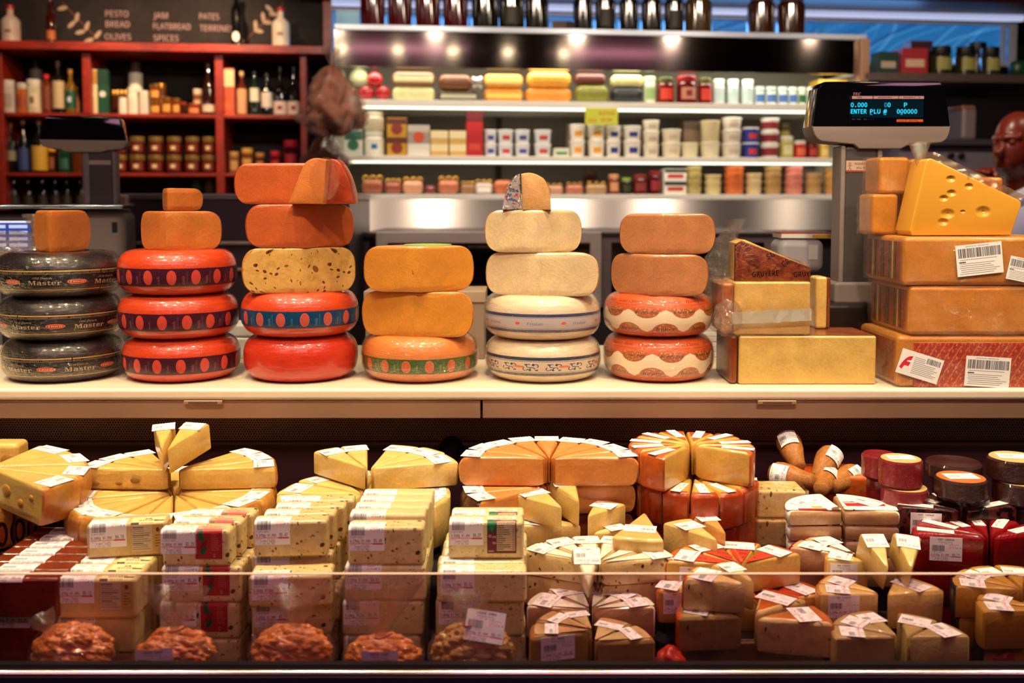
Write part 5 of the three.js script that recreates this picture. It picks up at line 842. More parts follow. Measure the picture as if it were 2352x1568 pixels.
const masterBand = M('master band', { roughness: 0.26, map: canvasTex(2048, 256, (g, w, h) => {
  g.fillStyle = '#14101a'; g.fillRect(0, 0, w, h);
  for (const y of [12, 214]) { g.fillStyle = '#b08a4c'; g.fillRect(0, y, w, 13); }
  g.fillStyle = '#8a6c3c'; g.fillRect(0, 48, w, 3); g.fillRect(0, 196, w, 3); g.fillRect(0, 238, w, 4);
  g.fillStyle = '#a89478'; g.font = '17px serif'; for (let i = 0; i < 6; i++) g.fillText('RICH & DISTINCTIVE  \u2022  OLD DUTCH MASTER  \u2022  DUTCH CHEESE', i * 342, 43, 330);
  const n = 6; for (let i = 0; i < n; i++) {
    const x = i * w / n; g.fillStyle = '#ab9478'; g.font = 'bold 66px serif'; g.fillText('Master', x + 20, 164, 172); g.font = 'italic 26px serif'; g.fillText('Old Dutch', x + 44, 100, 100);
    g.fillStyle = '#b83224'; g.beginPath(); g.ellipse(x + 268, 132, 52, 28, 0, 0, 7); g.fill(); g.strokeStyle = '#d8a070'; g.lineWidth = 3; g.beginPath(); g.ellipse(x + 268, 132, 46, 22, 0, 0, 7); g.stroke(); g.fillStyle = '#e2b48c'; g.font = 'bold 26px serif'; g.fillText('FRICO', x + 232, 141, 72);
  }
  g.fillStyle = '#08060a'; g.fillRect(60, 0, 6, h); g.fillRect(1400, 0, 6, h);
}) });
const delft = (bg, line, ink, dot, plain) => canvasTex(2048, 160, (g, w, h) => {
  g.fillStyle = bg; g.fillRect(0, 0, w, h); g.fillStyle = line; g.fillRect(0, 0, w, 26); g.fillRect(0, h - 26, w, 26); g.fillStyle = ink; g.fillRect(0, 32, w, 4); g.fillRect(0, h - 36, w, 4);
  for (let i = 0; i < 16; i++) {
    const x = (i + 0.5) * 128;
    if (!plain) { g.strokeStyle = ink; g.lineWidth = 6; for (let k = 0; k < 4; k++) { g.beginPath(); g.arc(x - 44 + k * 20, 84 + (k % 2 ? -14 : 12), 13, k, k + 4.4); g.stroke(); g.fillStyle = ink; g.beginPath(); g.ellipse(x - 40 + k * 20, 60 + (k % 2) * 46, 10, 6, k, 0, 7); g.fill(); } }
    if (i % 2 === 0) { g.fillStyle = dot; g.beginPath(); g.ellipse(x + 44, 78, plain ? 14 : 34, plain ? 12 : 9, 0, 0, 7); g.fill(); }
    if (plain && i % 2) { g.fillStyle = ink; g.font = 'bold 30px serif'; g.fillText('Frisian', x - 30, 92, 90); }
  }
});
const delftA = M('delft band', { map: delft('#cbbfae', '#1c2c4e', '#2e3c60', '#d8703c', false), roughness: 0.3 }), delftB = M('blue white band', { map: delft('#b9b4bc', '#32406e', '#6a76a0', '#d85a34', true), roughness: 0.3 });
const honeyRind = M('honey orange wrapper', { c: '#c8542a', roughness: 0.3, clearcoat: 0.35, bumpMap: wrinkle, bumpScale: 0.0005 });
const honeyBand = M('honey print band', { roughness: 0.3, clearcoat: 0.35, bumpMap: wrinkle, bumpScale: 0.0005, map: canvasTex(2048, 640, (g, w, h) => {
  g.fillStyle = '#cc5a2c'; g.fillRect(0, 0, w, h); const n = 9, st = w / n;
  g.fillStyle = '#ecdcc2'; g.beginPath(); g.moveTo(0, 330); for (let i = 0; i <= n * 2; i++) g.lineTo(i * st / 2, i % 2 ? 215 : 320); for (let i = n * 2; i >= 0; i--) g.lineTo(i * st / 2, i % 2 ? 400 : 520); g.fill();
  const word = (t, x, y, px, c, ww) => { g.save(); g.translate(x, y); g.scale(0.62, 1); g.fillStyle = c; g.font = `italic bold ${px}px serif`; g.textAlign = 'center'; g.fillText(t, 0, 0, ww / 0.62); g.restore(); };
  for (let i = 0; i < n; i++) {
    const x = (i + 0.5) * st, x2 = i * st;
    for (const [cx, cy, up] of [[x, 520, 1], [x2, 200, 0], [x2 + w, 200, 0]]) {
      g.fillStyle = '#a8582a'; g.beginPath(); g.ellipse(cx, cy, 82, 128, 0, up ? Math.PI : 0, up ? 0 : Math.PI); g.fill();
      g.fillStyle = '#cf8f50'; for (let k = 0; k < 34; k++) { const a = rr(0, Math.PI), q = Math.sqrt(rnd()); g.beginPath(); g.ellipse(cx + Math.cos(a) * 70 * q, cy + (up ? -1 : 1) * Math.sin(a) * 112 * q, rr(3, 6), rr(4, 9), 0, 0, 7); g.fill(); }
      word(up ? 'honey' : 'honey bee', cx, up ? cy - 26 : cy + 64, up ? 62 : 50, '#4c1c0e', 140);
    }
    word(i % 2 ? 'Honey Bee' : 'Goat Cheese', x, 120, 60, '#7c1a10', 190); word('goat cheese', x, 590, 40, '#e8b48a', 150);
    g.fillStyle = '#a8321c'; g.fillRect(0, 150, w, 6); g.fillRect(0, 545, w, 6);
  }
}) });

// ---------------------------------------------------------------- materials of the counter cheeses
const wax = (key, c) => M('wax ' + key, { c, roughness: 0.26, clearcoat: 0.6, clearcoatRoughness: 0.05, map: pasteTex, bumpMap: wrinkle, bumpScale: 0.0003 });
const blackWax = wax('black', '#221c24'), orangeWax = wax('orange', '#cf4320'), redWax = wax('red', '#c8331c'), yellowWax = wax('yellow', '#e08a44'), whiteWax = wax('white', '#e4d8c4');
const amber = wrapped('amber paste', '#be5a2c'), amberLight = wrapped('light amber paste', '#c87436'), amberRind = wrapped('amber rind', '#a8421d', rindTex), gold = wrapped('golden paste', '#d48a34'), goldRind = wrapped('golden rind', '#d48a3a', rindTex), ivory = wrapped('ivory paste', '#dcc298'), ivoryRind = wrapped('ivory rind', '#d8bd92', rindTex), tan = wrapped('tan paste', '#ba7a50'), tanRind = wrapped('tan rind', '#b87848', rindTex), cumin = wrapped('cumin paste', '#c89a54', cuminTex), cuminRind = wrapped('cumin rind', '#bd8038', rindTex);
const H = (px) => px * PXM;
{ // first stack: black wheels
  let y = COUNTER; const d = 2.14;
  y = wheelCheese('lowest of the three black wrapped cheese wheels with a gold striped band', 8, 272, y, H(97), d, blackWax, { band: masterBand, ya: 0.12, yb: 0.66, film: true, turn: 0.35 });
  y = wheelCheese('middle black wrapped cheese wheel with a gold striped band', 3, 270, y, H(100), d, blackWax, { band: masterBand, ya: 0.12, yb: 0.66, film: true, turn: -0.5 });
  y = wheelCheese('topmost black wrapped cheese wheel carrying an amber quarter', 0, 272, y, H(103), d, blackWax, { band: masterBand, ya: 0.12, yb: 0.66, film: true, turn: 0.9 });
  cutGouda('amber cheese quarter standing on the black wheels', 78, 118, 210, y - 0.002, H(99), 2.07, amberLight, amberRind);
}
{ // second stack: orange wheels with a purple band
  let y = COUNTER; const d = 2.14;
  y = wheelCheese('lowest orange cheese wheel with a purple oval band', 280, 545, y, H(100), d, orangeWax, { band: purpleBand, turn: 0.1, ya: 0.22, yb: 0.63 });
  y = wheelCheese('middle orange cheese wheel with a purple oval band', 273, 543, y, H(101), d, orangeWax, { band: purpleBand, turn: -0.15, ya: 0.22, yb: 0.63 });
  y = wheelCheese('topmost orange cheese wheel with a purple oval band', 274, 540, y, H(104), d, orangeWax, { band: purpleBand, turn: 0.02, ya: 0.22, yb: 0.63 });
  y = cutGouda('wrapped amber cheese quarter with dark spots on the purple banded wheels', 322, 380, 512, y - 0.002, H(92), 2.06, amberLight, amberRind);
  cutGouda('small amber cheese chunk on top of the second stack', 374, 386, 470, y, H(54), 2.1, amberLight, amberRind, { R: 0.09, bulge: 0.026 });
}
{ // third stack
  let y = COUNTER; const d = 2.14;
  y = wheelCheese('plain glossy red cheese wheel without a band', 557, 820, y, H(104), d, redWax);
  y = wheelCheese('orange cheese wheel with a blue oval band', 553, 822, y, H(104), d, orangeWax, { band: blueBand, turn: 0.08, ya: 0.24, yb: 0.62 });
  y = cutGouda('cut yellow cheese half full of dark cumin specks', 541, 690, 818, y - 0.002, H(105), 2.05, cumin, cuminRind, { bulge: 0.04 });
  y = cutGouda('wide amber cheese half on top of the cumin half', 540, 700, 815, y, H(100), 2.05, amber, amberRind, { bulge: 0.04 });
  cutGouda('amber cheese piece at the upper left of the third stack', 538, 668, 702, y, H(96), 2.1, amber, amberRind, { bulge: 0.036 });
  // upright wedge: lies with its rind to the right
  const a = at(676, 476, 2.05), w = 132 * 2.05 / F, h = 100 * 2.05 / F, t = thing('cheese_wedge', 'wrapped amber cheese wedge standing on end at the upper right of the third stack', 'cheese', V(a.x, y + 0.0005, -2.06), -0.12);
  const s = new THREE.Shape(); s.moveTo(0, 0); s.lineTo(w * 0.56, 0.0); s.lineTo(w * 0.63, h * 0.93); s.quadraticCurveTo(w * 0.42, h * 1.04, w * 0.28, h * 0.86); s.lineTo(0.004, 0.008); s.closePath();
  part('cut_face', crease(new THREE.ExtrudeGeometry(s, { depth: 0.05, bevelEnabled: true, bevelSize: 0.003, bevelThickness: 0.003, bevelSegments: 3 }).translate(0, 0.003, -0.02), 0.5), amberLight, t);
  const r = new THREE.Shape(); r.moveTo(w * 0.57, 0.0); r.lineTo(w * 0.99, -0.01 + 0.01); r.quadraticCurveTo(w * 0.95, h * 0.5, w * 0.8, h * 0.78); r.quadraticCurveTo(w * 0.74, h * 0.94, w * 0.64, h * 0.94); r.closePath();
  part('rind', crease(new THREE.ExtrudeGeometry(r, { depth: 0.035, bevelEnabled: true, bevelSize: 0.004, bevelThickness: 0.004, bevelSegments: 3 }).translate(0.0045, 0.004, -0.03), 0.5), amberRind, t);
  part('wrap', crumple(blob(0.03, 0.042, 0.012, 30).translate(w * 0.6, h * 0.55, 0.03), 0.006, 60, 5), film, t);
}
{ // fourth stack
  let y = COUNTER; const d = 2.14;
  y = wheelCheese('yellow-orange cheese wheel with a green oval band', 830, 1097, y, H(107), d, yellowWax, { band: greenBand, ya: 0.22, yb: 0.58, turn: 0.05, film: true });
  y = cutGouda('golden cheese half lying on the green banded wheel', 828, 950, 1093, y - 0.002, H(105), 2.05, gold, goldRind, { bulge: 0.04 });
  cutGouda('golden cheese half with a notch cut out, topmost of the fourth stack', 833, 962, 1090, y, H(106), 2.04, gold, goldRind, { bulge: 0.042, extra: (t, R) => {
    part('green_label', cyl(0.05, 0.05, 0.0008, 30, 0.012, H(106) + 0.0004, -0.07), M('green top label', { c: '#8fa850', roughness: 0.4 }), t);
    const g = rbox(0.03, 0.05, 0.012, 0.003, 0, 0, 0); const n = part('tasting_notch', g, M('notch shade', { c: '#a8661c', roughness: 0.5, map: pasteTex }), t); n.position.set(-0.026, 0.056, -0.0136); n.rotation.set(0, -0.31, 0.22);  // near-flush darker slab; the shade of the notch is put into its colour
  } });
}
{ // fifth stack
  let y = COUNTER; const d = 2.14, topLabel = M('delft top label', { c: '#8a92b0', roughness: 0.4 });
  y = wheelCheese('white cheese wheel with a dark blue floral band, lowest of the fifth stack', 1115, 1380, y, H(98), d, whiteWax, { band: delftA, ya: 0.2, yb: 0.66, film: true });
  y = wheelCheese('white cheese wheel with a blue lined band and wrinkled film', 1112, 1380, y, H(104), d, whiteWax, { band: delftB, ya: 0.2, yb: 0.62, film: true, top: topLabel });
  y = cutGouda('ivory goat cheese half, the wider of two on the white wheels', 1114, 1240, 1380, y - 0.002, H(100), 2.05, ivory, ivoryRind, { bulge: 0.04 });
  y = cutGouda('ivory goat cheese piece with a middle ridge, on the wider half', 1112, 1234, 1338, y, H(98), 2.05, ivory, ivoryRind, { bulge: 0.04, R: 0.115 });
  const p = at(1212, 486, 2.06), s = PXM, t = thing('cheese_wedge', 'small wrapped cheese wedge with blue print on top of the fifth stack', 'cheese', V(p.x, y, -2.08));
  const q = new THREE.Shape(); q.moveTo(-8 * s, 0); q.lineTo(50 * s, 0); q.quadraticCurveTo(48 * s, 50 * s, 34 * s, 66 * s); q.quadraticCurveTo(10 * s, 84 * s, -12 * s, 76 * s); q.closePath();
  part('cut_face', crease(new THREE.ExtrudeGeometry(q, { depth: 0.03, bevelEnabled: true, bevelSize: 0.003, bevelThickness: 0.003, bevelSegments: 3 }).translate(0, 0.003, -0.01), 0.5), wrapped('pale tan paste', '#c99a62'), t);
  const b = new THREE.Shape(); b.moveTo(-10 * s, 0); b.lineTo(-48 * s, 0); b.quadraticCurveTo(-44 * s, 40 * s, -18 * s, 74 * s); b.lineTo(-14 * s, 76 * s); b.closePath();
  const pr = canvasTex(256, 256, (g, w, h) => { g.fillStyle = '#9a9098'; g.fillRect(0, 0, w, h); for (let i = 0; i < 46; i++) { g.fillStyle = ['#2c4a86', '#b83c2c', '#d8d2cc', '#5a5866', '#30406a'][i % 5]; g.save(); g.translate(rnd() * w, rnd() * h); g.rotate(rnd() * 3); g.fillRect(0, 0, rr(14, 60), rr(6, 20)); g.restore(); } }); pr.wrapS = pr.wrapT = THREE.RepeatWrapping; pr.repeat.set(16, 16);
  part('rind', crease(new THREE.ExtrudeGeometry(b, { depth: 0.026, bevelEnabled: true, bevelSize: 0.003, bevelThickness: 0.003, bevelSegments: 3 }).translate(-0.006, 0.003, -0.014), 0.5), M('printed wedge rind', { map: pr, roughness: 0.25, bumpMap: wrinkle, bumpScale: 0.001 }), t);
  part('wrap', crumple(blob(0.046, 0.036, 0.016, 36).translate(0, 0.036, 0.012), 0.006, 50, 2), film, t);
}
{ // sixth stack
  let y = COUNTER; const d = 2.14;
  y = wheelCheese('lower orange wheel in printed honey goat cheese wrapper', 1388, 1640, y, H(104), d, honeyRind, { film: true, turn: 0.1, band: honeyBand, ya: 0.03, yb: 0.97 });
  y = wheelCheese('upper orange wheel in printed honey goat cheese wrapper', 1388, 1637, y, H(98), d, honeyRind, { film: true, turn: -0.35, band: honeyBand, ya: 0.03, yb: 0.97 });
  y = cutGouda('lower tan cheese half with shiny wrinkled film', 1402, 1500, 1645, y - 0.002, H(96), 2.05, tan, tanRind, { bulge: 0.038, R: 0.115 });
  cutGouda('upper tan cheese half with a middle ridge, topmost of the sixth stack', 1421, 1532, 1645, y, H(94), 2.05, tan, tanRind, { bulge: 0.038, R: 0.108 });
}
// ---------------------------------------------------------------- blocks at the right of the counter
function filmBox(t, w, h, d, x, y, z, amp = 0.003, s = 1) { return part('wrap', crumple(new THREE.BoxGeometry(w, h, d, 26, 14, 12), amp, 34, s).translate(x, y, z), film, t); }
function flatLabel(t, name, m, w, h, x, y, z, roll = 0, parent) { const l = part(name, new THREE.BoxGeometry(w, h, 0.0006).rotateZ(roll), m, parent ?? t); l.position.set(x, y, z); return l; }
const comte = wrapped('comte paste', '#d9b264'), comteRind = wrapped('comte rind', '#8a4c26', rindTex);
{
  const d = 2.03, X = (px, dd = d) => (px - 1176) / F * dd, h1 = (897 - 784) * d / F;
  let t = thing('cheese_block', 'large pale yellow cheese block with brown left rind, lowest of its pile', 'cheese', V(X(1856), COUNTER, -d - 0.07));
  const w = X(2018) - X(1700);
  part('paste', rbox(w, h1, 0.14, 0.005, 0.004, h1 / 2, 0, 4), comte, t); part('rind', rbox(0.016, h1 - 0.002, 0.14, 0.006, -w / 2 - 0.006, h1 / 2, -0.004, 4), comteRind, t); part('top_rind', rbox(w - 0.004, 0.003, 0.136, 0.001, 0.004, h1 - 0.0008, -0.002), comteRind, t);
  const h2 = (788 - 664) * d / F, w2 = X(1866) - X(1690);
  t = thing('cheese_block', 'film-wrapped yellow cheese block with a white fold, middle of its pile', 'cheese', V(X(1772), COUNTER + h1 + 0.001, -d - 0.065));
  part('paste', rbox(w2, h2, 0.12, 0.005, 0.006, h2 / 2, 0, 4), comte, t); part('rind', rbox(0.024, h2 - 0.004, 0.12, 0.008, -w2 / 2 - 0.006, h2 / 2, -0.004, 4), wrapped('light comte rind', '#b8804a', rindTex), t);
  filmBox(t, w2 + 0.03, h2 + 0.001, 0.132, -0.004, h2 / 2, 0.002, 0.004, 3);
  const fold = part('white_fold', crumple(new THREE.BoxGeometry(w2 * 1.02, 0.024, 0.002, 30, 6, 1), 0.003, 50, 7).translate(0.004, h2 * 0.36, 0.068), M('film fold', { c: '#efe4d0', transmission: 0.35, thickness: 0, roughness: 0.35, bumpMap: wrinkle, bumpScale: 0.003 }), t); fold.rotation.z = 0.05;
  part('film_bunch', crumple(blob(0.03, 0.035, 0.02, 30).translate(-w2 / 2 - 0.006, h2 * 0.35, 0.06), 0.008, 60, 4), bagFilm, t);
  // gruyere wedge: brown printed rind to the customer
  const wd = X(1868) - X(1697), hl = (660 - 571) * d / F, hr = (660 - 632) * d / F, yb = COUNTER + h1 + h2 + 0.003;
  t = thing('cheese_wedge', 'brown-rinded cheese wedge with dark print sloping to the right, topmost of its pile', 'cheese', V(X(1697), yb, -d - 0.03));
  const tx = canvasTex(512, 256, (g, ww, hh) => { g.fillStyle = '#6e2f1a'; g.fillRect(0, 0, ww, hh); for (let i = 0; i < 120; i++) { g.fillStyle = `rgba(${rnd() < 0.5 ? '150,90,50' : '50,18,10'},.3)`; g.beginPath(); g.ellipse(rnd() * ww, rnd() * hh, rr(5, 40), rr(3, 20), rnd() * 3, 0, 7); g.fill(); } g.fillStyle = '#1c0a0a'; g.font = 'bold 52px sans-serif'; for (const [s, x, y, r] of [['GRUYERE', 110, 236, -0.06], ['GRUYERE', 400, 236, -0.05], ['SUISSE', 220, 120, -0.5], ['GRUYERE', 330, 170, -0.6]]) { g.save(); g.translate(x, y); g.rotate(r); g.fillText(s, 0, 0, 190); g.restore(); } });
  tx.wrapS = tx.wrapT = THREE.RepeatWrapping; tx.repeat.set(1 / wd, 1 / hl);
  const q = new THREE.Shape(); q.moveTo(0, 0); q.lineTo(wd, 0); q.lineTo(wd, hr); q.lineTo(0.012, hl); q.lineTo(0, hl - 0.006); q.closePath();
  part('rind', crease(new THREE.ExtrudeGeometry(q, { depth: 0.008, bevelEnabled: true, bevelSize: 0.002, bevelThickness: 0.002, bevelSegments: 2 }), 0.5), M('gruyere rind', { map: tx, roughness: 0.32, bumpMap: wrinkle, bumpScale: 0.0008 }), t);
  const u = new THREE.Shape(); u.moveTo(0.004, 0.002); u.lineTo(wd - 0.004, 0.002); u.lineTo(wd - 0.002, hr + 0.001); u.lineTo(0.02, hl + 0.002); u.lineTo(0.004, hl - 0.004); u.closePath();
  part('paste', crease(new THREE.ExtrudeGeometry(u, { depth: 0.07, bevelEnabled: true, bevelSize: 0.002, bevelThickness: 0.002, bevelSegments: 2 }).translate(0, 0, -0.072), 0.5), comte, t);
  const fw = part('wrap', crumple(new THREE.BoxGeometry(wd * 1.02, 0.004, 0.09, 30, 2, 12), 0.004, 40, 8), film, t); fw.position.set(wd / 2, (hl + hr) / 2 + 0.006, -0.03); fw.rotation.z = -Math.atan2(hl - hr, wd);
  const wl = X(1870) - X(1842); const sm = thing('cheese_block', 'small pale cheese end peeping out behind the brown-rinded wedge', 'cheese', V(X(1884, 2.2), COUNTER + h1 + 0.001, -2.16)); part('paste', rbox(wl, 0.112, 0.05, 0.006, -0.014, 0.056, 0), comte, sm); part('rind', rbox(0.006, 0.108, 0.05, 0.003, wl / 2 - 0.011, 0.056, 0), comteRind, sm);
}
// big wrapped emmental slabs
{
  const d = 2.0, X = (px) => (px - 1176) / F * d, S = d / F, em = wrapped('emmental paste', '#cf8a34'), emR = wrapped('emmental rind', '#b8702a', rindTex);
  const stripes = canvasTex(256, 128, (g, w, h) => { g.fillStyle = '#8a4e1e'; g.fillRect(0, 0, w, h); for (let i = 0; i < 7; i++) { g.fillStyle = ['#3a1a10', '#a82c1c', '#1f4a30', '#d8b070'][i % 4]; g.fillRect(i * 38 + 4, 0, 16, h); } }); stripes.wrapS = stripes.wrapT = THREE.RepeatWrapping; stripes.repeat.set(9, 9);
  const sideM = M('striped slab side', { map: stripes, roughness: 0.3, bumpMap: wrinkle, bumpScale: 0.0008 });
  const paper = canvasTex(512, 256, (g, w, h) => { g.fillStyle = '#a8281e'; g.fillRect(0, 0, w, h); g.fillStyle = '#c8641f'; for (let r = 0; r < 9; r++) for (let c = 0; c < 9; c++) { g.save(); g.translate(c * 60 + (r % 2) * 30, r * 32); g.rotate(-0.7); g.fillRect(0, 0, 42, 9); g.beginPath(); g.arc(24, 20, 7, 0, 7); g.fill(); g.restore(); } }); paper.wrapS = paper.wrapT = THREE.RepeatWrapping; paper.repeat.set(7, 9);
  let y = COUNTER;
  const slabC = (label, xf, y0, y1, mat, side, extra) => { const x0 = X(xf), w = X(2440) - x0, h = (y1 - y0) * S, t = thing('cheese_slab', label, 'cheese', V(x0 + w / 2, y, -d - 0.11)); part('paste', rbox(w, h, 0.22, 0.01, 0, h / 2, 0, 5), mat, t); part('side_wrapper', rbox(0.003, h * 0.8, 0.19, 0.001, -w / 2 - 0.0008, h / 2, 0), side, t); filmBox(t, w + 0.005, h - 0.001, 0.226, 0, h / 2, 0, 0.0022, xf); extra?.(t, w, h, x0 + w / 2); y += h + 0.0012; return t; };
  slabC('bottom cheese slab wrapped in red and orange printed paper with two labels', 2068, 768, 888, em, emR, (t, w, h, cx) => {
    const x0 = X(2105) - cx, pw = w / 2 - x0; part('printed_paper', rbox(pw, h * 0.86, 0.002, 0.001, x0 + pw / 2, h * 0.44, 0.1105), M('printed paper', { map: paper, roughness: 0.4 }), t);
    flatLabel(t, 'price_label', redLogoLabel, 100 * S, 58 * S, X(2118) - cx, (888 - 838) * S, 0.1148, -0.3); flatLabel(t, 'price_label', smallLabel, 104 * S, 70 * S, X(2275) - cx, (888 - 851) * S, 0.1148, -0.06);
  });
  slabC('plain cheese slab in creased film, middle of the right pile', 2092, 670, 784, em, sideM);
  slabC('upper cheese slab with a long barcode label in the right pile', 2078, 556, 668, em, sideM, (t, w, h, cx) => { flatLabel(t, 'price_label', smallLabel, 106 * S, 72 * S, X(2249) - cx, (668 - 607) * S, 0.1145, 0.11); flatLabel(t, 'price_label', smallLabel, 70 * S, 54 * S, X(2350) - cx, (668 - 632) * S, 0.1145, -0.2); });
  // holed wedge leaning on top
  const hx = canvasTex(512, 512, (g, w, h) => { g.fillStyle = '#fff'; g.fillRect(0, 0, w, h); for (const [u, v, r] of [[0.35, 0.26, 16], [0.52, 0.36, 15], [0.36, 0.45, 16], [0.29, 0.52, 15], [0.66, 0.7, 26], [0.33, 0.73, 24], [0.29, 0.84, 18], [0.47, 0.7, 8]]) { const q = g.createRadialGradient(u * w, v * h, 1, u * w, v * h, r * 1.7); q.addColorStop(0, 'rgba(0,0,0,.95)'); q.addColorStop(0.5, 'rgba(60,60,60,.6)'); q.addColorStop(1, 'rgba(255,255,255,0)'); g.fillStyle = q; g.beginPath(); g.arc(u * w, v * h, r * 1.7, 0, 7); g.fill(); } });
  hx.colorSpace = THREE.NoColorSpace; const ww = 250 * S, wh = 172 * S; hx.repeat.set(1 / ww, 1 / wh);
  const t = thing('cheese_wedge', 'tall yellow cheese wedge with deep eye holes on the right pile', 'cheese', V(X(2106), y, -d - 0.1));
  const q = new THREE.Shape(); q.moveTo(0.004, 0); q.lineTo(228 * S, 0.001); q.lineTo(249 * S, 66 * S); q.quadraticCurveTo(250 * S, 72 * S, 243 * S, 76 * S); q.lineTo(44 * S, 169 * S); q.quadraticCurveTo(36 * S, 172 * S, 33 * S, 164 * S); q.lineTo(0, 8 * S); q.closePath();
  part('paste', crease(new THREE.ExtrudeGeometry(q, { depth: 0.07, bevelEnabled: true, bevelSize: 0.004, bevelThickness: 0.004, bevelSegments: 3 }).translate(0, 0.004, 0), 0.5), M('holed paste', { c: '#d2942f', roughness: 0.36, bumpMap: hx, bumpScale: 0.006, clearcoat: 0.2 }), t);
  const fl = part('wrap', crumple(new THREE.BoxGeometry(230 * S, 0.02, 0.08, 40, 4, 8), 0.006, 45, 3), bagFilm, t); fl.position.set(150 * S, 134 * S, 0.03); fl.rotation.z = -0.44;
  part('film_tip', crumple(lathe([[0.004, 0], [0.01, 0.02], [0.022, 0.05]], 20), 0.004, 60, 2).translate(0, 0, 0), bagFilm, t).position.set(34 * S, 160 * S, 0.03);
  const small = (label, x0, x1, y0, y1, yb, dz, c) => { const w = (x1 - x0) * S, h = (y1 - y0) * S, k = thing('cheese_chunk', label, 'cheese', V(X((x0 + x1) / 2), yb, -d - dz), rr(-0.08, 0.08)); part('paste', rbox(w, h, 0.075, 0.008, 0, h / 2, 0, 4), c, k); filmBox(k, w + 0.003, h - 0.001, 0.079, 0, h / 2, 0, 0.004, x0); return yb + h; };
  const y2 = small('small wrapped cheese chunk, lower of two left of the holed wedge', 2050, 2116, 458, 556, y, 0.16, em);
  small('small wrapped cheese chunk, upper of two left of the holed wedge', 2066, 2142, 368, 456, y2 + 0.001, 0.165, em);
  small('cheese chunk standing behind the holed wedge', 2142, 2222, 372, 556, y, 0.2, em);
  small('bright cheese chunk at the right edge behind the holed wedge', 2300, 2400, 416, 556, y, 0.21, em);
}
// ---------------------------------------------------------------- pieces with a price label bent over their front edge
function bentLabel(w, topLen, frontLen, h, d, r) {      // strip along top and front of a block whose base centre is the origin
  const off = 0.0005, pts = [[-topLen, 0]]; const q = [];
  q.push([d / 2 - r - topLen, h + off]); for (let k = 0; k <= 4; k++) { const a = Math.PI / 2 * (1 - k / 4); q.push([d / 2 - r + (r + off) * Math.cos(a), h - r + (r + off) * Math.sin(a)]); } q.push([d / 2 + off, h - r - frontLen]);
  let len = [0]; for (let i = 1; i < q.length; i++) len.push(len[i - 1] + Math.hypot(q[i][0] - q[i - 1][0], q[i][1] - q[i - 1][1]));
  const P = [], U = [], I = [], L = len[len.length - 1];
  q.forEach(([z, y], i) => { for (const s of [-1, 1]) { P.push(s * w / 2, y, z); U.push(s < 0 ? 0 : 1, 1 - len[i] / L); } });
  for (let i = 0; i < q.length - 1; i++) { const a = 2 * i; I.push(a, a + 2, a + 1, a + 1, a + 2, a + 3); }
  const g = new THREE.BufferGeometry(); g.setAttribute('position', new THREE.Float32BufferAttribute(P, 3)); g.setAttribute('uv', new THREE.Float32BufferAttribute(U, 2)); g.setIndex(I); g.computeVertexNormals(); return g;
}
const havartiBand = M('havarti label', { roughness: 0.5, map: canvasTex(300, 300, (g, w, h) => {
  g.fillStyle = '#f0dc9c'; g.fillRect(0, 0, w, 112); g.fillStyle = '#2c1c14'; g.font = 'bold 44px serif'; g.fillText('HAVARTI', 66, 84, 170); g.beginPath(); g.moveTo(110, 44); g.lineTo(130, 24); g.lineTo(146, 36); g.lineTo(164, 20); g.lineTo(186, 44); g.fill(); g.fillStyle = '#4a2a16'; g.fillRect(0, 94, 74, 18); g.fillRect(214, 70, 86, 18); g.font = '14px serif'; g.fillText('SEMI SOFT CHEESE', 88, 106, 120);
  g.fillStyle = '#c9a460'; g.fillRect(0, 112, w, 188); g.fillStyle = '#d6c4a2'; g.fillRect(8, 118, 186, 176); g.fillStyle = '#4a382c'; for (let i = 0; i < 12; i++) g.fillRect(16, 128 + i * 13.5, i % 4 === 3 ? 168 : rr(90, 165), i % 4 === 0 ? 6 : 3); g.fillStyle = '#6a3a1c'; g.beginPath(); g.arc(246, 150, 16, 0, 7); g.fill(); for (let i = 0; i < 5; i++) g.fillRect(218, 186 + i * 18, rr(30, 66), 5);
}) });
const jalapenoBand = M('jalapeno label', { roughness: 0.45, map: canvasTex(300, 330, (g, w, h) => {
  g.fillStyle = '#f0b09a'; g.fillRect(0, 0, w, 76); g.fillStyle = '#b8201e'; g.font = 'italic bold 50px serif'; g.fillText('Danesborg', 42, 46, 220); g.font = 'bold 26px serif'; g.fillText('HAVARTI', 92, 72, 130); g.fillStyle = '#e0482c'; g.fillRect(0, 78, w, 20);
  g.fillStyle = '#a81c24'; g.fillRect(0, 98, w, h - 98);
  const pep = (x, y, r, c, s) => { g.save(); g.translate(x, y); g.rotate(r); g.fillStyle = c; g.beginPath(); g.moveTo(-40 * s, -18 * s); g.quadraticCurveTo(0, -34 * s, 44 * s, 0); g.quadraticCurveTo(0, 26 * s, -40 * s, 18 * s); g.closePath(); g.fill(); g.restore(); };
  pep(56, 136, 1.5, '#0f5a38', 1.2); pep(78, 168, 0.3, '#15683f', 1); pep(100, 214, -0.9, '#7c1418', 1.25); pep(96, 262, -0.6, '#12603a', 1.1);
  g.fillStyle = '#d88a80'; for (let i = 0; i < 9; i++) g.fillRect(176, 126 + i * 16, rr(60, 108), 3); g.strokeStyle = '#d8c0b8'; g.lineWidth = 3; g.beginPath(); g.arc(208, 302, 12, 0, 7); g.stroke();
}) });
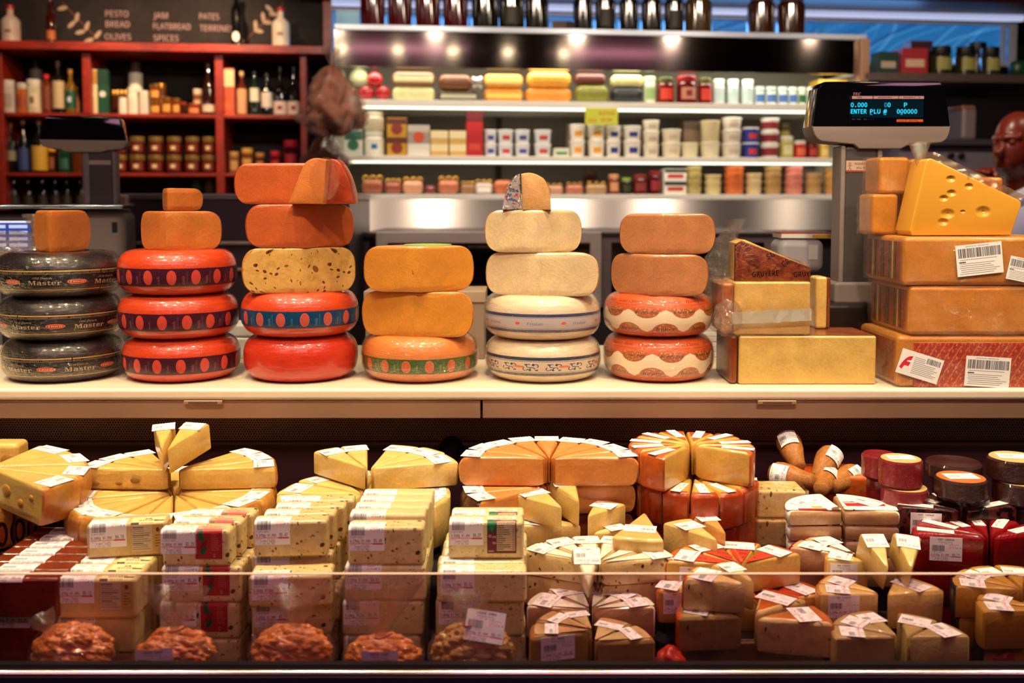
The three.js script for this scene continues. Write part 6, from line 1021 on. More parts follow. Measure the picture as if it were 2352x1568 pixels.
const herbBand = M('fine herb label', { roughness: 0.45, map: canvasTex(330, 360, (g, w, h) => {
  g.fillStyle = '#efe6d6'; g.fillRect(0, 0, w, 70); g.fillStyle = '#b02a2c'; g.font = 'italic bold 46px serif'; g.fillText('Danesborg', 60, 44, 220); g.font = 'bold 24px serif'; g.fillText('HAVARTI', 112, 68, 120); g.fillStyle = '#b8322c'; g.fillRect(0, 72, w, 24); g.fillStyle = '#e0b03c'; g.fillRect(150, 76, 150, 14); g.fillStyle = '#2a7a3c'; g.beginPath(); g.ellipse(46, 80, 40, 16, 0, 0, 7); g.fill();
  g.fillStyle = '#6a1c34'; g.fillRect(0, 96, w, h - 96); g.fillStyle = '#17603c'; g.fillRect(0, 96, 108, 90); g.strokeStyle = '#2c8a54'; g.lineWidth = 6; for (let i = 0; i < 7; i++) { g.beginPath(); g.moveTo(54, 186); g.quadraticCurveTo(54 + (i - 3) * 10, 140, 54 + (i - 3) * 16, 106); g.stroke(); }
  g.fillStyle = '#d2b894'; g.fillRect(110, 104, 206, 236); g.fillStyle = '#2c2224'; g.font = 'bold 17px sans-serif'; g.fillText('Nutrition Facts / Valeur nutritive', 116, 122, 190); for (let i = 0; i < 12; i++) { g.fillRect(116, 134 + i * 17, 192, 1.6); g.fillRect(116, 138 + i * 17, rr(60, 150), 5); g.fillRect(288, 138 + i * 17, 18, 5); }
  g.fillStyle = '#e6c0b0'; g.font = 'bold 24px sans-serif'; g.fillText('27%', 56, 240, 46); g.fillText('16%', 56, 286, 46); g.fillRect(14, 214, 34, 5); g.fillRect(14, 226, 34, 5); g.fillRect(14, 340, 60, 6);
}) });
// one cheese block; base centre at origin, front towards +z
function makeBlock(name, w, h, d, mat, labels) {
  const t = new THREE.Group(); t.name = name; const r = 0.0062;
  part('cheese', rbox(w, h, d, r, 0, h / 2, 0, 4), mat, t);
  for (const [n, m, x, lw, top, front] of labels) part(n, bentLabel(lw, Math.min(top, d - 2.4 * r), front, h, d, r), m, t);
  return t;
}
function putBlock(t, label, group, x, y, z, turn = 0, tilt = 0) { t.name = numbered(t.name.replace(/_\d{3}$/, '')); scene.add(t); t.position.set(x, y, z); t.rotation.set(tilt, turn, 0); return tag(t, label, 'cheese block', group); }
// a row of alike blocks running back from the front one; px edges of the front face
function blockRow(spec) {
  const { x0, x1, y, h, d, n, t: th = 0.036, mat, labels, words, group, turn = 0, jitter = 0.0025, name = 'cheese_block', off = 0, gap = 0.0012 } = spec;
  const w = (x1 - x0) * d / F, xm = ((x0 + x1) / 2 - 1176) / F * d; let first;
  for (let k = 0; k < n; k++) {
    const b = first ? first.clone() : (first = makeBlock(name, w, h, th, mat, labels.map((l) => { const q = [...l]; return q; })));
    if (b !== first) { b.name = name; }
    if (k === 0) first.children.forEach((c, i) => { if (i) { const l = labels[i - 1]; c.position.x = -w / 2 + l[2] * w; } }); else b.children.forEach((c, i) => c.position.copy(first.children[i].position));
    const where = n === 1 ? '' : k === 0 ? ', frontmost of its row' : k === n - 1 ? ', rearmost of its row' : `, ${ORD[k]} from the front`;
    putBlock(b, words + where, n > 2 ? group : group, xm + rr(-jitter, jitter) + off * k, y, -d - th / 2 - k * (th + gap), turn + (k ? rr(-0.008, 0.008) : 0));
  }
  return y + h;
}
const lab = (title, kg, price, x = 0.27, w = 0.056) => ['price_label', priceLabel(title, kg, price), x, w, 0.017, 0.031];
const havarti = wrapped('havarti paste', '#e3c888', pasteTex, 0.36), jal = wrapped('jalapeno paste', '#e2ca92', herbTex, 0.36), tom = wrapped('tomato paste', '#dec48a', herbTex, 0.36), garlic = wrapped('garlic paste', '#ead89e', pasteTex, 0.36), dill = wrapped('dill paste', '#e2d09a', dillTex, 0.36), smoked = M('smoked rind', { c: '#8c3a1c', roughness: 0.24, map: rindTex, bumpMap: wrinkle, bumpScale: 0.0006, clearcoat: 0.4 });
const L = [DECK, 0.838, 0.896, 0.954, 1.012];
{ // smoked loaf at the far left
  const lb = [['price_label', priceLabel('CARLSBERG SMOKED', '0.230kg', '$4.12'), 0.42, 0.056, 0.019, 0.0]];
  blockRow({ x0: -110, x1: 112, y: L[0], h: 0.118, d: 1.5, n: 4, t: 0.05, mat: smoked, labels: [['price_label', priceLabel('STRONG ZWIEBELTORT', '0.210kg', '$3.95'), 0.5, 0.056, 0.017, 0.02]], words: 'brown smoked cheese block under the sliced loaf', group: 'lower smoked cheese blocks' });
  blockRow({ x0: -110, x1: 112, y: L[0] + 0.1185, h: 0.062, d: 1.47, n: 7, t: 0.034, mat: smoked, labels: lb, words: 'slice of reddish brown smoked loaf', group: 'smoked loaf slices', gap: 0.0006, jitter: 0.0008 });
}
{ // creamy havarti
  const nv = ['brand_label', havartiBand, 0.76, 0.05, 0.019, 0.042];
  blockRow({ x0: 106, x1: 292, y: L[0], h: 0.057, d: 1.49, n: 2, t: 0.08, mat: havarti, labels: [lab('HAVARTI CREAMY', '0.262kg', '$5.21')], words: 'plain creamy cheese block in the bottom layer of the first column', group: 'creamy blocks, bottom layer' });
  blockRow({ x0: 104, x1: 292, y: L[1] - 0.0005, h: 0.057, d: 1.485, n: 2, t: 0.08, mat: havarti, labels: [lab('HAVARTI CREAMY', '0.255kg', '$5.07')], words: 'plain creamy cheese block in the second layer of the first column', group: 'creamy blocks, second layer' });
  const y = blockRow({ x0: 100, x1: 294, y: L[2] - 0.0005, h: 0.062, d: 1.475, n: 6, t: 0.034, mat: havarti, labels: [lab('HAVARTI CREAMY', '0.257kg', '$5.12'), nv], words: 'creamy cheese block with a brown and cream label', group: 'creamy blocks in the top row' });
  blockRow({ x0: 181, x1: 360, y: y + 0.0008, h: 0.055, d: 1.565, n: 1, t: 0.045, mat: havarti, labels: [lab('HAVARTI CREAMY', '0.240kg', '$4.78'), nv], words: 'creamy cheese block lying askew on top of the first column', turn: 0.16 });
}
{ // jalapeno
  const rl = ['brand_label', jalapenoBand, 0.69, 0.042, 0.015, 0.039], p = lab('HAVARTI JALAPENO', '0.266kg', '$5.29', 0.25);
  for (const [i, [x0, x1, n, words]] of [[345, 532, 2, 'bottom layer'], [347, 538, 3, 'second layer'], [349, 538, 3, 'third layer'], [354, 514, 3, 'top layer']].entries()) blockRow({ x0, x1, y: L[i], h: 0.0575, d: 1.535, n, t: i === 3 ? 0.04 : 0.05, mat: jal, labels: i ? [p, rl] : [p], words: `speckled block with a red pepper label, ${words}`, group: `red pepper label blocks, ${words}`, off: i === 3 ? 0.0085 : 0.003 });
}
{ // tomato and basil
  const p = lab('HAVARTI TOMATO & BASIL', '0.275kg', '$5.47', 0.26, 0.055), q = lab('HAVARTI TOMATO & BASIL', '0.262kg', '$5.21', 0.26, 0.055);
  blockRow({ x0: 562, x1: 748, y: L[0], h: 0.07, d: 1.53, n: 3, t: 0.05, mat: tom, labels: [q], words: 'red-specked block in the bottom layer of the third column', group: 'red-specked blocks, bottom layer', off: 0.004 });
  blockRow({ x0: 563, x1: 750, y: 0.8505, h: 0.052, d: 1.52, n: 3, t: 0.05, mat: tom, labels: [q], words: 'red-specked block in the second layer of the third column', group: 'red-specked blocks, second layer', off: 0.004, turn: 0.04 });
  blockRow({ x0: 556, x1: 750, y: 0.903, h: 0.05, d: 1.5, n: 1, t: 0.055, mat: tom, labels: [q], words: 'red-specked block jutting forward below the top rows', turn: 0.06 });
  blockRow({ x0: 562, x1: 752, y: 0.903, h: 0.06, d: 1.567, n: 3, t: 0.045, mat: tom, labels: [p], words: 'red-specked block in the row below the top of the third column', group: 'red-specked blocks, third layer', off: 0.006, turn: 0.05 });
  blockRow({ x0: 570, x1: 742, y: 0.9635, h: 0.058, d: 1.55, n: 4, t: 0.036, mat: tom, labels: [p], words: 'red-specked block in the top row of the third column', group: 'red-specked blocks, top row', off: 0.0075, turn: 0.06 });
}
{ // roasted garlic and olive
  const p = lab('HAVARTI ROASTED GARLIC', '0.244kg', '$4.86', 0.25, 0.056);
  blockRow({ x0: 778, x1: 962, y: L[0], h: 0.065, d: 1.53, n: 3, t: 0.05, mat: dill, labels: [lab('HAVARTI OLIVE & OREGANO', '0.238kg', '$4.74')], words: 'olive-flecked block in the bottom layer of the fourth column', group: 'olive-flecked blocks, bottom layer' });
  blockRow({ x0: 778, x1: 970, y: 0.8455, h: 0.055, d: 1.53, n: 3, t: 0.05, mat: dill, labels: [lab('HAVARTI OLIVE & OREGANO', '0.236kg', '$4.70', 0.24)], words: 'olive-flecked block in the second layer of the fourth column', group: 'olive-flecked blocks, second layer' });
  blockRow({ x0: 784, x1: 976, y: 0.901, h: 0.056, d: 1.53, n: 3, t: 0.05, mat: dill, labels: [lab('HAVARTI OLIVE & OREGANO', '0.232kg', '$4.62', 0.24)], words: 'olive-flecked block in the third layer of the fourth column', group: 'olive-flecked blocks, third layer' });
  blockRow({ x0: 794, x1: 974, y: 0.9575, h: 0.061, d: 1.53, n: 1, t: 0.04, mat: tom, labels: [lab('HAVARTI TOMATO & BASIL', '0.276kg', '$5.49', 0.25, 0.056)], words: 'red-specked block standing in front of the plain pale row' });
  blockRow({ x0: 795, x1: 974, y: 0.9575, h: 0.068, d: 1.573, n: 4, t: 0.036, mat: garlic, labels: [p], words: 'plain pale block in the top row of the fourth column', group: 'plain pale blocks in the top row', off: 0.001 });
}
{ // dill and fine herbs
  const p = lab('HAVARTI DILL', '0.282kg', '$5.62', 0.23, 0.052);
  blockRow({ x0: 998, x1: 1206, y: L[0], h: 0.068, d: 1.53, n: 3, t: 0.05, mat: dill, labels: [p], words: 'dill-flecked block in the bottom layer of the fifth column', group: 'dill-flecked blocks, bottom layer' });
  blockRow({ x0: 998, x1: 1206, y: 0.8485, h: 0.057, d: 1.52, n: 3, t: 0.05, mat: dill, labels: [p], words: 'dill-flecked block in the second layer of the fifth column', group: 'dill-flecked blocks, second layer' });
  const y = blockRow({ x0: 997, x1: 1208, y: 0.906, h: 0.051, d: 1.51, n: 5, t: 0.036, mat: dill, labels: [p], words: 'dill-flecked block in the upper row of the fifth column', group: 'dill-flecked blocks, upper row', off: 0.0005 });
  blockRow({ x0: 1026, x1: 1202, y: y + 0.0006, h: 0.06, d: 1.558, n: 2, t: 0.04, mat: wrapped('herb paste', '#e6d49a', dillTex, 0.36), labels: [lab('HAVARTI FINE HERB', '0.320kg', '$6.37', 0.24, 0.053), ['brand_label', herbBand, 0.71, 0.046, 0.018, 0.044]], words: 'pale herb block with a purple and green label', group: 'herb blocks with a purple label' });
}
// ---------------------------------------------------------------- bags of curds along the glass
const curdTex = (a, b) => dataTex(128, (u, v) => { const n = 0.8 + 0.4 * tn(u, v, 5, 3); return [a[0] * n, a[1] * n * (0.9 + 0.3 * tn(u, v, 9, 8)), a[2] * n]; }, [2, 2], true);
const curdOrange = M('orange curds', { c: '#f5aa5c', roughness: 0.3, clearcoat: 0.6, map: rindTex }), curdPale = M('pale curds', { c: '#c9ad66', roughness: 0.34, clearcoat: 0.35, map: rindTex });
function curds(rx, ry, rz, s) {
  const n = 170, c = []; let sd = seed; seed = s * 77 + 5; for (let i = 0; i < n; i++) { const u = rr(-1, 1), a = rr(0, 6.283), q = Math.sqrt(1 - u * u); c.push([q * Math.cos(a), u, q * Math.sin(a), rr(0.13, 0.24)]); } seed = sd;
  const g = new THREE.SphereGeometry(1, 128, 84), p = g.attributes.position;
  for (let i = 0; i < p.count; i++) { const x = p.getX(i), y = p.getY(i), z = p.getZ(i); let m = 0; for (const k of c) { const e = Math.hypot(x - k[0], y - k[1], z - k[2]) / k[3]; if (e < 1) m = Math.max(m, Math.sqrt(1 - e * e) * k[3]); } const f = 0.86 + m * 0.62 + 0.05 * noise.noise(x * 9 + s * 3, y * 9, z * 9), flat = y < -0.72 ? 0.72 / -y : 1; p.setXYZ(i, x * f * rx, y * f * ry * flat, z * f * rz); }
  g.computeVertexNormals(); return g;
}
[[143, 205, 1438, curdOrange, null, 'bag of orange curds at the far left with a twisted neck on its left', -0.5, 0], [383, 196, 1448, curdOrange, ['CHEESE CURDS', '0.240kg', '$4.78', -0.3, -0.06, 0.06], 'bag of orange curds with a bluish label on its lower left', 0.1, 0.9], [657, 200, 1440, curdOrange, null, 'bag of orange curds with a dark twist tie and no label', 0.25, 0.7], [873, 190, 1462, curdOrange, ['CHEESE CURDS', '0.272kg', '$5.41', 0.0, -0.12, 0.02], 'bag of orange curds with a centred label and tall open film', -0.1, 1.5], [1083, 206, 1436, curdPale, ['CHEESE CURDS', '0.310kg', '$6.17', 0.3, 0.05, -0.14], 'bag of pale yellow curds with a tilted label', -0.15, 0.55]].forEach(([px, wp, yt, mat, lb, words, lean, tuft], i) => {
  const d = 1.434, s = d / F, rx = wp / 2 * s * 0.97, ty = at(px, yt, d).y, base = 0.833, ry = (ty - base) / 1.62, rz = 0.036, t = thing('curd_bag', words, 'bag of curds', V((px - 1176) * s, base + 0.0005, -d));
  const cy = ry * 0.74;
  part('curds', curds(rx, ry, rz, i + 1).translate(0, cy, 0), mat, t).userData.kind = 'stuff';
  part('bag', crumple(blob(rx * 1.05, ry * 1.02, rz * 1.08, 56), 0.0018, 60, i * 3 + 1).translate(0, cy, 0), film, t);
  const hT = 0.03 + tuft * 0.035; const tf = part('bag_neck', crumple(lathe([[0.006, -0.008], [0.007, 0.004], [0.016 + tuft * 0.012, hT * 0.45], [0.022 + tuft * 0.03, hT]], 40), 0.005, 55, i), bagFilm, t); tf.scale.z = 0.45; tf.position.set(lean * rx * (i === 0 ? 0.9 : 0.5), cy + ry * (i === 0 ? 0.75 : 0.97), 0.01); tf.rotation.z = i === 0 ? 0.5 : -lean * 0.3;
  if (i !== 0) part('tie', tube([[-0.008, 0, 0.004], [0, 0.001, 0.009], [0.009, 0.002, 0.004], [0.018, 0.006, 0.002]], 0.0012, 14, 6).translate(tf.position.x, tf.position.y + (i === 2 ? -0.045 : 0.002), i === 2 ? rz * 0.9 : 0.012), i === 2 ? paint('#3a3438', 0.5) : paint('#9c2a34', 0.4), t);
  if (lb) { const [n, k, pr, ox, oy, ro] = lb, g = new THREE.CylinderGeometry(rx * 1.12, rx * 1.12, 0.043, 14, 1, true, -0.42, 0.84); const l = part('price_label', g, priceLabel(n, k, pr, '#ece8f0'), t); l.position.set(ox * rx, cy - ry * oy * 0.9 + (i === 4 ? ry * 0.42 : 0), rz * 1.13 - rx * 1.12 + 0.001 + (i === 4 ? -0.012 : 0)); l.rotation.set(i === 4 ? -0.45 : 0, 0, ro); }
});

{ const t = thing('display_riser', 'long black ledge under the bags of curds along the glass', 'riser', V(-0.365, DECK, -1.432)); part('block', rbox(0.79, 0.0525, 0.07, 0.003, 0, 0.02625, 0), paint('#1a1416', 0.6), t); }
// ---------------------------------------------------------------- wheels cut into wedges
const stripLabel = M('strip label', { roughness: 0.55, map: canvasTex(300, 84, (g, w, h) => { g.fillStyle = '#efe9e4'; g.fillRect(0, 0, w, h); g.fillStyle = '#5a4a4e'; g.font = 'bold 22px monospace'; g.fillText('MUENSTER CHEESE', 30, 34, 230); g.font = '15px monospace'; g.fillText('PASTEURIZED MILK', 60, 60, 170); }) });
function sticker(t, m, r, H, a, w, h, turn = 0, y = 0) {
  const g = new THREE.BoxGeometry(w, 0.0006, h), l = part('price_label', g, m, t); l.position.set(Math.cos(rad(a)) * r, H + 0.0006 + y, Math.sin(rad(a)) * r);
  l.rotation.y = Math.atan2(-Math.cos(rad(a)), -Math.sin(rad(a))) + turn; return l;
}
// spec: px,py the picture place of the centre of the top; y its height; R,H; list of [from, to, wedges]
function cutWheel(s) {
  const c = onLevel(s.px, s.py, s.y), out = []; let k = 0; const total = s.parts.reduce((a, p) => a + p[2], 0);
  for (const [f, to, n] of s.parts) for (let i = 0; i < n; i++) {
    const da = (to - f) / n, a0 = f + da * i, a1 = a0 + da, am = (a0 + a1) / 2, gap = s.gap ?? 0.0017, hh = s.H * (1 + (s.uneven ?? 0.015) * Math.sin(k * 2.3));
    const half = rad(da / 2), push = gap / Math.max(0.2, Math.sin(half)) ;
    const where = total === 1 ? '' : `, ${ORD[k]} wedge clockwise`;
    const t = thing(s.name ?? 'cheese_wedge', `${s.words}${where}`, 'cheese wedge', V(c.x + Math.cos(rad(am)) * push, s.y - s.H, c.z + Math.sin(rad(am)) * push), 0, total > 1 ? (s.group ?? s.words) : undefined);
    const g = sector(s.R - (s.jag ?? 0.002) * (1 + Math.sin(k * 1.7)), hh, a0, a1, { edge: s.edge ?? 0.005, cut: 0.0045, apex: s.apex ?? 0.006, bulge: s.bulge, capWith: s.capRind ? undefined : 'cut', wobble: s.wobble ?? 0.012 });
    part('paste', g.cut, s.paste, t); part('rind', g.rind, s.rind ?? s.paste, t);
    if (s.top) part('top_label', sector((s.topR ?? 0.86) * s.R, 0.0008, a0 + 3, a1 - 3, { edge: 0.0002, cut: 0.0002, capWith: undefined }).rind.translate(0, hh, 0), s.top, t);
    const lw = Math.min(s.lw ?? 0.054, 2 * (s.lr ?? 0.74) * s.R * Math.tan(half) * 1.0), lh = s.lh ?? 0.036;
    if (s.sticker && (s.skip ?? -1) !== k) sticker(t, s.sticker, (s.lr ?? 0.74) * s.R, hh, am + (s.lturn ?? 0), s.strip ? 0.058 : lw, s.strip ? 0.018 : lh, s.strip ? Math.PI / 2 + (s.sturn ?? 0) : 0, s.top ? 0.001 : 0);
    if (s.tilt) { t.rotation.set(s.tilt[0], s.tilt[1] ?? 0, s.tilt[2] ?? 0); t.position.y += s.tilt[3] ?? 0; }
    if (s.face && s.face[0] === k) { const [, fr, fy, fw, fh, fm] = s.face, nx = Math.sin(rad(a0)), nz = -Math.cos(rad(a0)), l = part('price_label', new THREE.BoxGeometry(fw, fh, 0.0006), fm ?? s.sticker, t); l.position.set(Math.cos(rad(a0)) * fr + nx * 0.0008, hh * fy, Math.sin(rad(a0)) * fr + nz * 0.0008); l.rotation.y = Math.atan2(nx, nz); }
    out.push(t); k++;
  }
  return out;
}
function riser(label, px, py, y, w, d, yTop, R0 = 0) { const c = onLevel(px, py, y), t = thing('display_riser', label, 'riser', V(c.x, DECK, c.z)); part('block', rbox(w, yTop - DECK - 0.0006, d, 0.004, 0, (yTop - DECK - 0.0006) / 2, 0), paint('#1a1416', 0.6), t); }
const swiss = wrapped('swiss paste', '#e3ba62'), swissRind = wrapped('swiss rind', '#d69a44', rindTex), butterP = wrapped('butter paste', '#e8c878'), orangeP = wrapped('orange paste', '#e0924a'), yellowP = wrapped('yellow paste', '#e6c272'), muensterRind = wrapped('muenster rind', '#c2501c', rindTex), muensterP = wrapped('muenster paste', '#e0ae54'), brownRind = wrapped('dark rind', '#4a2318', rindTex, 0.3), cream = wrapped('cream paste', '#e6d2a4'), whiteRind = M('white bloom rind', { c: '#efe6d6', roughness: 0.7, map: pasteTex }), brieP = wrapped('brie paste', '#cda274'), pepperP = wrapped('pepper paste', '#e0c284', pepperTex), blueP = wrapped('blue vein paste', '#e0be7c', blueTex), orangeRind = wrapped('orange rind', '#d96a26', rindTex), nutP = wrapped('nut paste', '#4a1714', nutTex, 0.3), redWaxM = M('red wax wedge', { c: '#a3101c', roughness: 0.32, map: rindTex, clearcoat: 0.35, bumpMap: wrinkle, bumpScale: 0.0006 }), blackRind = M('black rind', { c: '#161219', roughness: 0.35 }), netRind = wrapped('netted rind', '#b5893f', rindTex), goldRindW = wrapped('gold rind', '#dba650', rindTex);
const P1 = (t, k, p) => priceLabel(t, k, p);
const swissL = P1('DANISH SWISS', '0.284kg', '$6.22'), jarlL = P1('JARLSBERG', '0.240kg', '$6.48'), goudaL = P1('MEDIUM GOUDA', '0.244kg', '$5.10'), montL = P1('MONTEREY', '0.268kg', '$5.60'), brieL = P1('BRIE DOUBLE CREAM', '0.180kg', '$6.90'), oka = P1('OKA CLASSIC', '0.196kg', '$7.02'), andreL = P1('ST. ANDRE', '0.120kg', '$7.29'), bleuL = P1('BLEU', '0.174kg', '$6.16'), friulL = P1('FRIULANO', '0.250kg', '$5.95'), goatL = P1('CHEVRE NOIR', '0.185kg', '$7.95'), wineL = P1('PORT CHEDDAR', '0.211kg', '$8.71');
// far left: patterned rind swiss
{
  const pat = canvasTex(512, 128, (g, w, h) => { g.fillStyle = '#c2862c'; g.fillRect(0, 0, w, h); for (let i = 0; i < 9; i++) { g.fillStyle = '#2a1410'; g.beginPath(); g.ellipse(i * 57 + 28, 78, 24, 40, 0, 0, 7); g.fill(); g.fillStyle = i % 2 ? '#b84a24' : '#c8702c'; g.beginPath(); g.ellipse(i * 57 + 28, 78, 13, 27, 0, 0, 7); g.fill(); } }); pat.wrapS = pat.wrapT = THREE.RepeatWrapping; pat.repeat.set(5, 14);
  const patRind = M('patterned swiss rind', { map: pat, roughness: 0.34, bumpMap: wrinkle, bumpScale: 0.0008 });
  riser('black riser under the far left swiss cheese', -30, 1112, 1.0, 0.24, 0.24, 0.915);
  cutWheel({ px: -30, py: 1112, y: 0.998, R: 0.152, H: 0.08, parts: [[-180, -10, 4], [-10, 160, 6]], words: 'yellow wedge with a patterned rind, lower far left wheel', group: 'wedges of the lower far left wheel', paste: swiss, rind: patRind, sticker: jarlL, edge: 0.004, bulge: 0.012 });
  for (const t of cutWheel({ px: -38, py: 1075, y: 1.062, R: 0.165, H: 0.064, parts: [[-86, 34, 4]], words: 'thick holed swiss wedge, upper far left wheel', group: 'wedges of the upper far left wheel', paste: swiss, rind: swissRind, sticker: jarlL, lr: 0.84, bulge: 0.012 })) { t.rotation.z = -0.1; t.position.y += 0.003; if (t.userData.label.includes('fourth')) { const a = rad(34); for (const [r, y, q] of [[0.055, 0.036, 0.013], [0.1, 0.026, 0.008], [0.13, 0.042, 0.006]]) { const e = part('eye', blob(q, q * 0.8, 0.0025, 18), M('eye paste light', { c: '#b8862c', roughness: 0.4 }), t); e.position.set(Math.cos(a) * r - Math.sin(a) * 0.0004, y, Math.sin(a) * r + Math.cos(a) * 0.0004); e.rotation.y = -Math.atan2(Math.sin(a), Math.cos(a)); } } }  // eyes are darker raised blobs, hollow shade put into the colour
  const e = thing('cheese_wedge', 'holed swiss chunk with a big shiny eye at the left edge', 'cheese wedge', onLevel(2, 1106, 1.0)); part('paste', rbox(0.06, 0.07, 0.05, 0.01, 0, 0.035, -0.03, 5), swiss, e); part('eye', blob(0.014, 0.014, 0.006, 24).translate(0.012, 0.038, -0.0056), wrapped('eye paste', '#a8741f'), e);
}
// swiss wheel behind the jalapeno blocks
{
  riser('black riser under the swiss wheel', 400, 1128, 1.0, 0.26, 0.26, 0.92);
  cutWheel({ px: 400, py: 1128, y: 1.0, R: 0.178, H: 0.08, parts: [[0, 180, 10], [180, 360, 6]], words: 'smooth swiss wedge, lower wheel of the left centre pile', group: 'wedges of the lower swiss wheel', paste: swiss, rind: swissRind, sticker: swissL, lr: 0.82, lh: 0.036, bulge: 0.01 });
  const a = onLevel(400, 1128, 1.0);
  cutWheel({ px: 398, py: 1078, y: 1.041, R: 0.178, H: 0.04, parts: [[184, 238, 3], [298, 354, 3]], words: 'holed swiss wedge, upper wheel of the left centre pile', group: 'wedges of the upper swiss wheel', paste: swiss, rind: swissRind, sticker: swissL, lr: 0.84, bulge: 0.006 });
  const eye = wrapped('eye paste'); for (const [px, py, r] of [[214, 1113, 0.008], [268, 1113, 0.006], [306, 1106, 0.009]]) { /* eyes on the cut face, the shade of the hollows put into their colour */ const host = scene.children.find((o) => o.userData.label?.startsWith('holed swiss wedge, upper wheel of the left centre pile, first')); const w = at(px, py, 1.775).sub(host.position); part('eye', blob(r, r * 0.7, 0.003, 18).translate(w.x, Math.min(0.03, Math.max(0.012, w.y)), 0.0), eye, host); }
  // the standing pair
  for (const [i, [f, to, px, words]] of [[244, 263, 372, 'left narrower of two swiss wedges propped upright'], [266, 292, 378, 'right broader of two swiss wedges propped upright']].entries()) { const c = onLevel(px, 1112, 1.03), t = thing('cheese_wedge', words, 'cheese wedge', V(c.x + i * 0.004, 1.042, c.z - 0.012)); const g = sector(0.118, 0.05, f, to, { capWith: 'cut', apex: 0.006 }); part('paste', g.cut, swiss, t); part('rind', g.rind, swissRind, t); sticker(t, swissL, 0.098, 0.05, (f + to) / 2, 0.04, 0.03); t.rotation.x = 0.2; }
}
// butter yellow wheel
{
  riser('black riser under the butter yellow wheel', 835, 1132, 1.0, 0.2, 0.2, 0.925);
  cutWheel({ px: 835, py: 1132, y: 1.0, R: 0.152, H: 0.075, parts: [[100, 180, 2], [180, 270, 3], [270, 416, 6]], words: 'butter yellow wedge, lower wheel of the centre pile', group: 'wedges of the lower butter yellow wheel', paste: butterP, rind: butterP, sticker: montL, lr: 0.8, edge: 0.005 });
  cutWheel({ px: 846, py: 1076, y: 1.045, R: 0.158, H: 0.044, parts: [[222, 262, 2], [276, 347, 3]], words: 'butter yellow wedge, upper wheel of the centre pile', group: 'wedges of the upper butter yellow wheel', paste: butterP, rind: butterP, sticker: montL, lr: 0.8, edge: 0.004, tilt: [0.03, 0, 0, 0.001] });
  const c = onLevel(984, 1182, 0.985), t = thing('wheel_wrapper', 'dark peeled wrapper hanging from the butter yellow wheel', 'wrapper', V(c.x - 0.03, 0.9, c.z - 0.02)); part('sheet', crumple(new THREE.CylinderGeometry(0.15, 0.15, 0.085, 24, 6, true, 0.45, 0.62), 0.003, 40, 3).translate(-0.085, 0.045, -0.1), M('dark wrapper', { c: '#3a1712', roughness: 0.28, side: THREE.DoubleSide }), t);
  const k = at(1032, 1050, 2.06), kn = thing('vent_cap', 'round dark vent cap on the case back wall', 'vent', V(k.x, k.y, -2.14)); part('disc', crease(lathe([[0.0005, 0.03], [0.012, 0.032], [0.02, 0.024], [0.024, 0.03], [0.026, 0.0], [0.0005, 0]], 28).rotateX(Math.PI / 2), 0.5), paint('#241a1a', 0.35, 0.3), kn);
}
// orange half wheels
{
  riser('black riser under the orange half wheels', 1262, 1118, 1.008, 0.2, 0.18, 0.9);
  cutWheel({ px: 1262, py: 1050, y: 1.065, R: 0.157, H: 0.054, parts: [[181, 359, 9]], words: 'orange wedge, upper fan of the orange pile', group: 'wedges of the upper orange fan', paste: orangeP, rind: orangeP, sticker: goudaL, lr: 0.84, bulge: 0.022 });
  cutWheel({ px: 1262, py: 1116, y: 1.01, R: 0.157, H: 0.055, parts: [[142, 180, 2], [180, 354, 5]], words: 'orange wedge, second layer of the orange pile', group: 'wedges of the second orange layer', paste: orangeP, rind: brownRind, sticker: goudaL, lr: 0.82, bulge: 0.02 });
  cutWheel({ px: 1266, py: 1180, y: 0.954, R: 0.155, H: 0.054, parts: [[142, 180, 2], [180, 356, 4]], words: 'brown wrapped wedge, third layer of the orange pile', group: 'wedges of the third orange layer', paste: wrapped('brown wrapped paste', '#9a4a20'), rind: brownRind, sticker: goudaL, lr: 0.82, bulge: 0.02 });
  // loose yellow wedges in front
  riser('black riser under the loose yellow wedges', 1300, 1240, 0.93, 0.16, 0.07, 0.914);
  const one = (words, px, py, y, f, to, R, H2, st, o = {}) => cutWheel({ px, py, y, R, H: H2, parts: [[f, to, 1]], words, paste: o.paste ?? yellowP, rind: o.rind ?? o.paste ?? yellowP, sticker: st, lr: o.lr ?? 0.66, lw: o.lw, apex: 0.01, edge: 0.006, ...o });
  one('large loose yellow wedge pointing right before the orange pile', 1298, 1166, 1.006, 222, 256, 0.148, 0.042, friulL);
  one('loose yellow wedge pointing forward beside the larger one', 1334, 1152, 1.012, 247, 271, 0.158, 0.05, friulL);
  one('yellow wedge standing right of the loose pair', 1344, 1186, 0.98, 284, 318, 0.105, 0.062, friulL);
  one('low yellow wedge under the loose pair, label at its left', 1346, 1204, 0.962, 176, 214, 0.13, 0.042, friulL);
  one('small yellow wedge tip with a label near the orange pile', 1352, 1222, 0.95, 318, 350, 0.075, 0.036, friulL);
}
